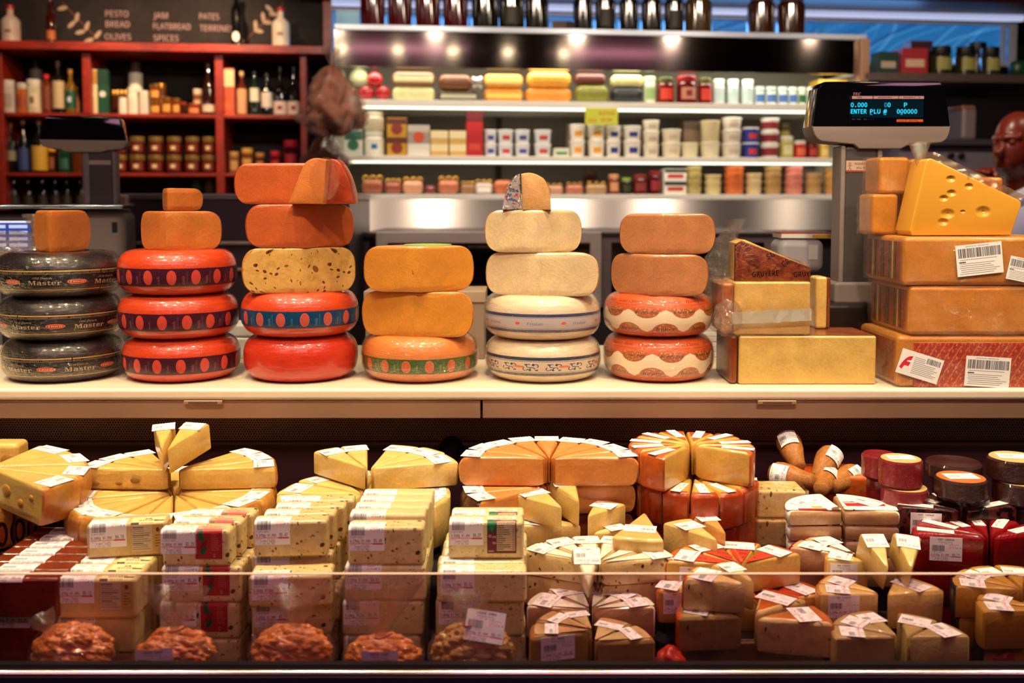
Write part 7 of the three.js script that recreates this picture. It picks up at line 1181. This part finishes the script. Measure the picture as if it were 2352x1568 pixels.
// muenster pile
{
  riser('black riser under the orange-rinded pile', 1590, 1100, 1.01, 0.14, 0.14, 0.87);
  const s = { R: 0.112, paste: muensterP, rind: muensterRind, sticker: stripLabel, strip: true, lr: 0.7, edge: 0.01, wobble: 0.02 };
  cutWheel({ ...s, px: 1588, py: 1020, y: 1.074, H: 0.064, parts: [[123, 395, 9]], words: 'orange-rinded wedge, top wheel of the right centre pile', group: 'wedges of the top orange-rinded wheel', capRind: true, rind: wrapped('muenster top', '#cf6a24', rindTex) });
  cutWheel({ ...s, px: 1592, py: 1092, y: 1.009, H: 0.068, R: 0.114, parts: [[0, 180, 7], [180, 360, 5]], words: 'red-orange rinded wedge, middle wheel of the right centre pile', group: 'wedges of the middle orange-rinded wheel' });
  cutWheel({ ...s, px: 1594, py: 1164, y: 0.94, H: 0.068, R: 0.116, parts: [[0, 180, 6], [180, 360, 4]], words: 'red-orange rinded wedge, bottom wheel of the right centre pile', group: 'wedges of the bottom orange-rinded wheel' });
  const one = (words, px, py, y, f, to, R, H2, st, o = {}) => cutWheel({ px, py, y, R, H: H2, parts: [[f, to, 1]], words, paste: yellowP, rind: yellowP, sticker: st, lr: 0.66, apex: 0.01, edge: 0.006, ...o })[0];
  const w = one('flat yellow wedge with its tip pointing back and a slanted label', 1482, 1170, 0.968, 86, 118, 0.158, 0.034, friulL, { lturn: 0 });
  one('yellow wedge with a folded label, left of the pair before the orange-rinded pile', 1658, 1242, 0.965, 228, 258, 0.122, 0.062, friulL); one('peach wedge behind its twin before the orange-rinded pile', 1674, 1226, 0.968, 244, 270, 0.12, 0.06, friulL, { paste: wrapped('peach paste', '#d99a52'), rind: orangeRind });
  riser('black riser under the loose wedges right of centre', 1580, 1262, 0.9, 0.14, 0.07, 0.9);
}
// red paper covered wheels
{
  const rp = M('red paper top', { roughness: 0.4, map: (() => { const t = canvasTex(512, 512, (g, w, h) => { g.fillStyle = '#c63a22'; g.fillRect(0, 0, w, h); g.fillStyle = '#7c1410'; g.font = 'bold 46px sans-serif'; for (let i = 0; i < 6; i++) for (let j = 0; j < 3; j++) { g.save(); g.translate(40 + j * 180, 60 + i * 86); g.rotate(-0.3); g.fillText('OKA', 0, 0, 120); g.restore(); } g.strokeStyle = '#e0764a'; g.lineWidth = 6; g.strokeRect(20, 20, 472, 472); }); t.wrapS = t.wrapT = THREE.RepeatWrapping; t.repeat.set(9, 9); return t; })() });
  const s = { paste: muensterP, rind: orangeRind, top: rp, sticker: oka, lr: 0.7, lw: 0.05, lh: 0.034, edge: 0.008, capRind: true };
  cutWheel({ ...s, px: 1702, py: 1296, y: 0.942, R: 0.118, H: 0.052, face: [0, 0.068, 0.5, 0.048, 0.036], parts: [[186, 300, 3], [304, 336, 1]], words: 'wedge topped with red printed paper, upper wheel', group: 'red paper wedges, upper wheel' });
  cutWheel({ ...s, px: 1752, py: 1382, y: 0.888, R: 0.122, H: 0.052, face: [0, 0.07, 0.5, 0.05, 0.034], parts: [[184, 345, 4]], words: 'wedge topped with red printed paper, lower wheel', group: 'red paper wedges, lower wheel' });
  riser('black riser under the red paper wheels', 1700, 1400, 0.835, 0.22, 0.1, 0.835);
}
// pepper brie fan and the fans in front of it
{
  const pt = M('brie printed top', { c: '#efe4d2', roughness: 0.6, map: (() => { const t = canvasTex(256, 256, (g, w, h) => { g.fillStyle = '#f4ead8'; g.fillRect(0, 0, w, h); g.fillStyle = '#8a2c1c'; g.fillRect(0, 120, w, 14); g.fillStyle = '#3c8a44'; g.fillRect(30, 30, 60, 12); g.fillStyle = '#c83228'; g.fillRect(120, 50, 90, 18); }); t.wrapS = t.wrapT = THREE.RepeatWrapping; t.repeat.set(10, 10); return t; })() });
  cutWheel({ px: 1372, py: 1292, y: 0.946, R: 0.126, H: 0.04, parts: [[204, 351, 6]], words: 'pepper-flecked brie wedge, upper fan', group: 'pepper-flecked brie wedges, upper fan', paste: pepperP, rind: whiteRind, top: whiteRind, topR: 0.97, sticker: brieL, lr: 0.78, lh: 0.034, lw: 0.058, edge: 0.006 });
  cutWheel({ px: 1372, py: 1346, y: 0.905, R: 0.141, H: 0.05, parts: [[200, 352, 5]], words: 'pepper-flecked brie wedge with printed top, lower fan', group: 'pepper-flecked brie wedges, lower fan', paste: pepperP, rind: whiteRind, top: pt, topR: 0.95, edge: 0.006 });
  riser('black riser under the pepper brie fans', 1372, 1344, 0.845, 0.2, 0.1, 0.855);
  cutWheel({ px: 1357, py: 1398, y: 0.89, R: 0.098, H: 0.052, parts: [[184, 268, 2], [274, 357, 3]], words: 'white-topped soft wedge, fan in front of the pepper brie', group: 'white-topped soft wedges', paste: brieP, rind: whiteRind, top: whiteRind, topR: 0.97, sticker: andreL, lr: 0.7, lw: 0.052, lh: 0.032, edge: 0.006 });
  const c = onLevel(1352, 1385, 0.9), t = thing('cheese_wedge', 'small soft wedge propped up on the white-topped fan', 'cheese wedge', V(c.x, 0.899, c.z - 0.012)); const g = sector(0.078, 0.034, 252, 288, { apex: 0.006 }); part('paste', g.cut, cream, t); part('rind', g.rind, whiteRind, t); sticker(t, andreL, 0.058, 0.034, 270, 0.042, 0.03); t.rotation.x = 0.62;
  // orange brick under them
  const o = at(1352, 1440, 1.545), b = thing('cheese_block', 'orange cheddar brick lying under the white-topped fan', 'cheese block', V(o.x, DECK, -1.6)); part('cheese', rbox(0.19, 0.057, 0.12, 0.006, 0, 0.0285, 0, 4), wrapped('cheddar paste', '#d4581c'), b);
  const s = { y: 0.886, R: 0.092, H: 0.1055, paste: wrapped('grey gold paste', '#a8874a'), rind: netRind, edge: 0.008, sticker: andreL, lr: 0.62, lw: 0.05, lh: 0.02, top: M('ridged cream top', { c: '#d9bc84', roughness: 0.6, map: rindTex }), topR: 0.9 };
  cutWheel({ ...s, px: 1364, py: 1447, face: [0, 0.05, 0.8, 0.052, 0.036], parts: [[165, 268, 3]], words: 'tall gold-rinded soft wedge at the glass, left group', group: 'tall gold-rinded wedges, left group' });
  cutWheel({ ...s, px: 1362, py: 1474, y: 0.876, H: 0.0955, parts: [[278, 357, 2]], words: 'tall gold-rinded soft wedge at the glass, right group', group: 'tall gold-rinded wedges, right group' });
  for (const [px, y] of [[1212, 1500], [1520, 1510]]) { const q = at(px, y, 1.46), k = thing('film_scrap', `crumpled film scrap ${px < 1300 ? 'left' : 'right'} of the tall gold-rinded wedges`, 'plastic film', V(q.x, DECK + 0.03, -1.47)); part('film', crumple(blob(0.022, 0.028, 0.014, 28), 0.006, 60, px), bagFilm, k); }
}
// smoked pear-shaped cheeses on wrapped blocks
{
  const scam = M('smoked pear rind', { c: '#c98a3c', roughness: 0.34, map: rindTex, bumpMap: wrinkle, bumpScale: 0.0008 }), pear = lathe([[0.0005, 0], [0.011, 0.001], [0.015, 0.008], [0.0155, 0.016], [0.018, 0.028], [0.023, 0.048], [0.0255, 0.066], [0.024, 0.08], [0.017, 0.091], [0.0005, 0.095]], 28);
  const blk = (words, x0, x1, y0, y1, d, mat, dp = 0.09) => { const s = d / F, a = at((x0 + x1) / 2, y1, d), h = (y1 - y0) * s, w = (x1 - x0) * s, t = thing('cheese_block', words, 'cheese block', V(a.x, a.y, -d - dp / 2)); part('cheese', rbox(w, h - 0.001, dp, 0.006, 0, h / 2, 0, 4), mat, t); filmBox(t, w + 0.004, h - 0.001, dp + 0.004, 0, h / 2, 0, 0.004, x0); return a.y + h; };
  const b = at(1790, 1258, 1.83).y; riser('black riser under the wrapped pepper blocks', 1790, 450 + (1.52 - b) * F / 1.88, b, 0.1, 0.06, b);
  blk('film-wrapped pepper cheese block, lower of two right of the orange-rinded pile', 1735, 1838, 1192, 1258, 1.83, wrapped('shaded pepper paste', '#a8783c', pepperTex), 0.07); const yt = blk('film-wrapped pepper cheese block, upper of two right of the orange-rinded pile', 1738, 1852, 1124, 1190, 1.84, pepperP, 0.07);  // lower block has a darker copy of the pepper paste, painted as shaded
  const tb = thing('cheese_block', 'flat orange block carrying the pear-shaped smoked cheeses', 'cheese block', V(at(1890, 1130, 1.98).x, yt - 0.07, -1.99)); part('cheese', rbox(0.18, 0.07, 0.1, 0.01, 0, 0.035, 0, 4), orangeRind, tb);
  riser('black riser under the flat orange block', 1890, 455 + (1.52 - yt + 0.07) * F / 1.98, yt - 0.07, 0.16, 0.08, yt - 0.07);
  for (const [words, ax, ay, bx, by, d, up] of [['upper left of the two at the back', 1836, 1088, 1812, 1030, 1.96, 0.026], ['upper right of the two at the back', 1874, 1112, 1910, 1052, 1.95, 0.026], ['lying at the left with a label', 1872, 1118, 1766, 1096, 1.92, 0], ['lying at the right', 1908, 1132, 1966, 1098, 1.93, 0], ['small one at the front middle', 1884, 1138, 1896, 1112, 1.9, 0]]) {
    const a = at(ax, ay, d), e = at(bx, by, d + 0.06), dir = e.clone().sub(a).normalize(), t = thing('smoked_pear_cheese', `pear-shaped smoked cheese, ${words}`, 'cheese', a); t.position.y += 0.01;
    const q = new THREE.Quaternion().setFromUnitVectors(V(0, 1, 0), dir); part('cheese', pear.clone(), scam, t).quaternion.copy(q);
    part('price_label', new THREE.CylinderGeometry(0.0256, 0.0256, 0.034, 12, 1, true, -0.8, 1.6), goudaL, t).quaternion.copy(q); t.children[1].position.copy(dir.clone().multiplyScalar(0.066)); t.children[1].rotateY(Math.atan2(0, 1) - (bx < ax ? 0.3 : -0.3));
    part('tied_end', new THREE.TorusGeometry(0.0115, 0.0016, 8, 20).rotateX(Math.PI / 2), paint('#a8743c', 0.7), t).quaternion.copy(q); t.children[2].position.copy(dir.clone().multiplyScalar(0.014));
  }
}
// white brie pile
{
  const pr = M('brie red print top', { roughness: 0.55, map: (() => { const t = canvasTex(512, 512, (g, w, h) => { g.fillStyle = '#f2ece4'; g.fillRect(0, 0, w, h); g.fillStyle = '#b41c22'; g.fillRect(90, 230, 110, 44); g.fillRect(280, 300, 150, 40); g.fillRect(280, 348, 150, 10); g.fillStyle = '#d8a02c'; g.fillRect(150, 280, 40, 22); g.fillStyle = '#7a4a38'; g.beginPath(); g.arc(256, 256, 40, 0, 7); g.fill(); g.fillStyle = '#e8d8c8'; g.beginPath(); g.arc(270, 268, 22, 0, 7); g.fill(); }); t.wrapS = t.wrapT = THREE.RepeatWrapping; t.repeat.set(4.2, 4.2); t.offset.set(0.5, 0.5); return t; })() });
  for (let k = 0; k < 5; k++) cutWheel({ px: 1938 + k, py: 1172 + k * 35.5, y: 0.978 - k * 0.0285, R: 0.1, H: 0.027, parts: [[176, 268, 1], [276, 366, 1]], words: `half of a white brie wheel, ${k ? ORD[k] + ' layer down' : 'top layer with red print'}`, group: `white brie halves, ${k ? ORD[k] + ' layer down' : 'top layer'}`, paste: brieP, rind: whiteRind, top: pr, topR: 0.98, capRind: true, sticker: k ? null : brieL, lr: 0.7, edge: 0.009 });
  const yb = 0.978 - 4 * 0.0285 - 0.027; riser('black riser under the white brie pile', 1945, 1320, yb, 0.15, 0.1, yb);
  const one = (words, px, py, y, f, to, R, H2, st, o = {}) => cutWheel({ px, py, y, R, H: H2, parts: [[f, to, o.n ?? 1]], words, paste: yellowP, rind: goldRindW, sticker: st, lr: 0.64, apex: 0.008, edge: 0.006, ...o });
  one('soft wedge with white label and red print before the brie pile', 1974, 1278, 0.93, 204, 262, 0.112, 0.042, brieL, { paste: brieP, rind: redWaxM, top: pr, n: 2, group: 'soft wedges with red print' });
  one('soft wedge in the lower layer before the brie pile', 1968, 1326, 0.887, 196, 240, 0.108, 0.04, brieL, { paste: brieP, rind: redWaxM });
  riser('black riser under the soft red printed wedges', 1930, 1345, 0.846, 0.1, 0.06, 0.846);
  one('smooth yellow wedge with a price label on its front, right of the soft wedges', 2006, 1288, 0.932, 186, 226, 0.074, 0.062, oka, { face: [0, 0.042, 0.62, 0.044, 0.034] });
  for (const [i, [px, f, to, c]] of [[2036, 254, 284, yellowP], [2088, 268, 300, yellowP]].entries()) { const q = onLevel(px, 1378, 0.89), t = thing('cheese_wedge', `yellow wedge standing on its tip, ${i ? 'right' : 'left'} of the two`, 'cheese wedge', V(q.x, 0.897, q.z - 0.012)); const g = sector(0.084, 0.05, f, to, { capWith: 'cut', apex: 0.008 }); part('paste', g.cut, c, t); part('rind', g.rind, goldRindW, t); sticker(t, oka, 0.064, 0.05, (f + to) / 2, 0.036, 0.03); t.rotation.x = 0.42; }
  one('broad yellow wedge with a label bent over its front', 2032, 1362, 0.906, 178, 236, 0.1, 0.062, oka, { face: [0, 0.058, 0.66, 0.05, 0.036], n: 2, group: 'broad yellow wedges in the second right row' });
  one('broad yellow wedge right of its twin in the second right row', 2034, 1364, 0.905, 298, 352, 0.1, 0.06, oka);
  riser('black riser under the broad yellow wedges', 2030, 1420, 0.84, 0.14, 0.08, 0.838);
  const fr = { paste: wrapped('grey cream paste', '#b49a62'), rind: wrapped('cream rind', '#d2b878', rindTex), sticker: bleuL, lr: 0.66, lw: 0.052, lh: 0.034, edge: 0.005 };
  cutWheel({ ...fr, px: 2070, py: 1460, y: 0.884, R: 0.095, H: 0.1035, parts: [[176, 268, 3]], words: 'pale wedge at the glass, left group of the right end', group: 'pale wedges at the glass, left group' });
  cutWheel({ ...fr, px: 2082, py: 1464, y: 0.88, R: 0.094, H: 0.0995, parts: [[282, 360, 2]], words: 'pale wedge at the glass, right group of the right end', group: 'pale wedges at the glass, right group' });
}
// blue vein wedges around x 1650
{
  const s = { paste: blueP, rind: orangeRind, sticker: bleuL, lr: 0.66, lw: 0.056, lh: 0.036, edge: 0.007, apex: 0.009 };
  const one = (words, px, py, y, f, to, R, H2, o = {}) => cutWheel({ ...s, px, py, y, R, H: H2, parts: [[f, to, 1]], words, ...o });
  one('blue-veined wedge, front one of the upper pair', 1724, 1340, 0.945, 190, 231, 0.1, 0.05, {});
  one('blue-veined wedge, rear narrow one of the upper pair', 1742, 1338, 0.945, 233, 262, 0.095, 0.05);
  one('orange-rinded wedge behind the blue-veined pair, label to the left', 1606, 1352, 0.91, 176, 236, 0.066, 0.056, { face: [0, 0.036, 0.6, 0.036, 0.034], rind: orangeRind, paste: muensterP });
  one('blue-veined wedge in crinkled film, lower left', 1714, 1413, 0.8945, 176, 232, 0.104, 0.055, { paste: wrapped('greyed blue paste', '#a8884e', blueTex) });
  one('orange-topped wedge at the back of the lower row', 1728, 1410, 0.8945, 290, 330, 0.115, 0.055, { capRind: true });
  one('blue-veined wedge, lower right with dark spots', 1726, 1418, 0.8945, 334, 371, 0.118, 0.055, { capRind: true, rind: wrapped('orange top', '#d8843a', rindTex) });
  const a = at(1724, 1493, 1.525), w = 338 * 1.525 / F, t = thing('cheese_block', 'long black-edged block in film along the glass', 'cheese block', V(a.x, DECK, -1.525 - 0.055)); const h = 0.0592;
  part('cheese', rbox(w - 0.006, h - 0.003, 0.106, 0.004, 0, h / 2, 0.003, 4), wrapped('ridged brown paste', '#9c6a30', rindTex), t); part('black_edge', rbox(w, h, 0.104, 0.004, 0, h / 2, -0.003, 3), blackRind, t); filmBox(t, w + 0.003, h - 0.0005, 0.114, 0, h / 2, 0.001, 0.0016, 4);
}
// small red and dark rounds at the right
{
  const rnd1 = (words, px, py, y, R, H2, side, top, st = true) => { const c = onLevel(px, py, y), t = thing('small_round_cheese', words, 'round cheese', V(c.x, y - H2, c.z)); part('rind', crease(lathe([[0.0005, 0], [R - 0.004, 0], [R, 0.004], [R, H2 - 0.004], [R - 0.003, H2 - 0.0006]], 40), 0.6), side, t); part('top', crease(lathe([[R - 0.003, H2 - 0.001], [R - 0.004, H2], [0.0005, H2]], 40), 0.6), top, t); if (st) { const l = part('price_label', new THREE.BoxGeometry(R * 1.25, 0.0006, R * 0.8), goatL, t); l.position.y = H2 + 0.0006; l.rotation.y = rr(-0.2, 0.1); } };
  const red = M('red round wax', { c: '#8c1220', roughness: 0.22, clearcoat: 0.5, bumpMap: wrinkle, bumpScale: 0.0006 }), pale = wrapped('pale round top', '#e3c27c'), dk = M('dark round wax', { c: '#3a120f', roughness: 0.25, clearcoat: 0.4, bumpMap: wrinkle, bumpScale: 0.0006 }), orT = wrapped('orange round top', '#d8742c');
  rnd1('red round with a pale labelled top, upper of the front stack', 2069, 1051, 1.058, 0.038, 0.05, red, pale); rnd1('red round with a pale labelled top, second of the front stack', 2078, 1116, 1.0075, 0.041, 0.052, red, pale); rnd1('red round, third of the front stack', 2076, 1180, 0.955, 0.04, 0.05, red, pale); rnd1('red round with a bluish label side, bottom of the front stack', 2076, 1250, 0.9045, 0.04, 0.05, M('teal round wax', { c: '#5a7a80', roughness: 0.4 }), pale); riser('black riser under the red rounds', 2076, 1300, 0.854, 0.06, 0.05, 0.854);
  rnd1('red round without label, top of the rear stack', 2020, 1040, 1.05, 0.032, 0.045, red, red, false); rnd1('red round without label, second of the rear stack', 2030, 1094, 1.0045, 0.031, 0.05, red, pale, false); rnd1('red round without label, third of the rear stack', 2028, 1142, 0.954, 0.033, 0.05, red, pale, false); riser('black riser under the rear red rounds', 2028, 1190, 0.904, 0.05, 0.04, 0.904);
  rnd1('dark round with an orange labelled top right of the red stack', 2207, 1094, 1.035, 0.044, 0.036, dk, orT); rnd1('dark round under the orange-topped one', 2212, 1132, 0.9985, 0.044, 0.036, dk, orT, false); riser('black riser under the dark rounds', 2212, 1180, 0.962, 0.06, 0.05, 0.962);
  rnd1('dark reddish round at the very back', 2190, 1058, 1.04, 0.05, 0.03, dk, dk, false); riser('black riser under the dark reddish round', 2190, 1090, 1.01, 0.06, 0.05, 1.009);
  rnd1('dark round with a yellow labelled top at the right edge', 2330, 1048, 1.06, 0.046, 0.04, dk, pale); rnd1('dark round with a yellow labelled top, second at the right edge', 2340, 1102, 1.0195, 0.044, 0.04, dk, pale); rnd1('dark round with a yellow top, third at the right edge', 2360, 1152, 0.979, 0.042, 0.04, dk, pale); riser('black riser under the rounds at the right edge', 2356, 1200, 0.939, 0.06, 0.05, 0.938);
  cutWheel({ face: [0, 0.055, 0.62, 0.052, 0.038, wineL], px: 2212, py: 1172, y: 0.985, R: 0.104, H: 0.07, parts: [[188, 350, 5]], words: 'dark nut-studded wedge with a white strip label, upper wheel', group: 'dark nut-studded wedges, upper wheel', paste: nutP, rind: nutP, sticker: stripLabel, strip: true, lr: 0.68, edge: 0.008 });
  cutWheel({ face: [0, 0.055, 0.62, 0.052, 0.038, wineL], px: 2212, py: 1256, y: 0.9145, R: 0.104, H: 0.07, parts: [[188, 350, 4]], words: 'dark nut-studded wedge, lower wheel', group: 'dark nut-studded wedges, lower wheel', paste: nutP, rind: nutP, edge: 0.008 });
  riser('black riser under the dark nut wheels', 2206, 1300, 0.8445, 0.14, 0.12, 0.8445);
  cutWheel({ px: 2274, py: 1232, y: 0.964, R: 0.116, H: 0.066, face: [0, 0.062, 0.62, 0.052, 0.04, wineL], parts: [[188, 346, 6]], words: 'red waxed wedge with a white strip label, top of the red pile', group: 'red waxed wedges, top wheel', paste: redWaxM, rind: redWaxM, sticker: stripLabel, strip: true, lr: 0.66, edge: 0.008 });
  cutWheel({ px: 2270, py: 1312, y: 0.8995, R: 0.122, H: 0.06, parts: [[182, 350, 4]], words: 'red waxed wedge, second layer of the red pile', group: 'red waxed wedges, second layer', paste: redWaxM, rind: redWaxM, edge: 0.008 });
  cutWheel({ px: 2272, py: 1390, y: 0.839, R: 0.124, H: 0.058, parts: [[182, 350, 4]], words: 'red waxed wedge, bottom layer of the red pile', group: 'red waxed wedges, bottom layer', paste: redWaxM, rind: redWaxM, edge: 0.008 });
  // black-rinded yellow wheels at the right end of the glass
  const s = { paste: wrapped('dark gold paste', '#c09038'), rind: blackRind, sticker: goatL, lr: 0.66, lw: 0.054, lh: 0.036, edge: 0.004 };
  cutWheel({ ...s, px: 2352, py: 1352, y: 0.925, R: 0.1, H: 0.05, parts: [[184, 300, 4]], words: 'yellow wedge with black rind, upper wheel at the right end', group: 'black-rinded wedges, upper wheel' });
  cutWheel({ ...s, px: 2352, py: 1418, y: 0.8745, R: 0.102, H: 0.05, parts: [[178, 300, 3]], words: 'yellow wedge with black rind, lower wheel at the right end', group: 'black-rinded wedges, lower wheel' });
  riser('black riser under the black-rinded wheels', 2340, 1440, 0.8245, 0.1, 0.06, 0.8245);
  cutWheel({ ...s, px: 2408, py: 1400, y: 0.914, R: 0.094, H: 0.06, parts: [[176, 232, 2]], words: 'yellow wedge leaning before the black-rinded wheels', group: 'yellow wedges at the right frame edge' , rind: s.paste });
  cutWheel({ ...s, px: 2408, py: 1474, y: 0.853, R: 0.098, H: 0.0725, parts: [[176, 232, 2]], words: 'yellow wedge at the glass at the right end', group: 'yellow wedges at the glass, right end' });
  for (const [px, py, d, words] of [[2300, 1500, 1.5, 'crumpled red foil beside the right end wedges'], [1540, 1520, 1.48, 'orange rind scrap by the long block'], [2215, 1470, 1.56, 'red textured cheese end between the right groups']]) { const q = at(px, py, d), t = thing('foil_scrap', words, 'foil', V(q.x, DECK + 0.035, -d)); part('foil', crumple(blob(0.022, 0.034, 0.02, 30), 0.006, 50, px), M('red foil', { c: '#a8281a', roughness: 0.35 }), t); }
}
renderer.render(scene, camera);
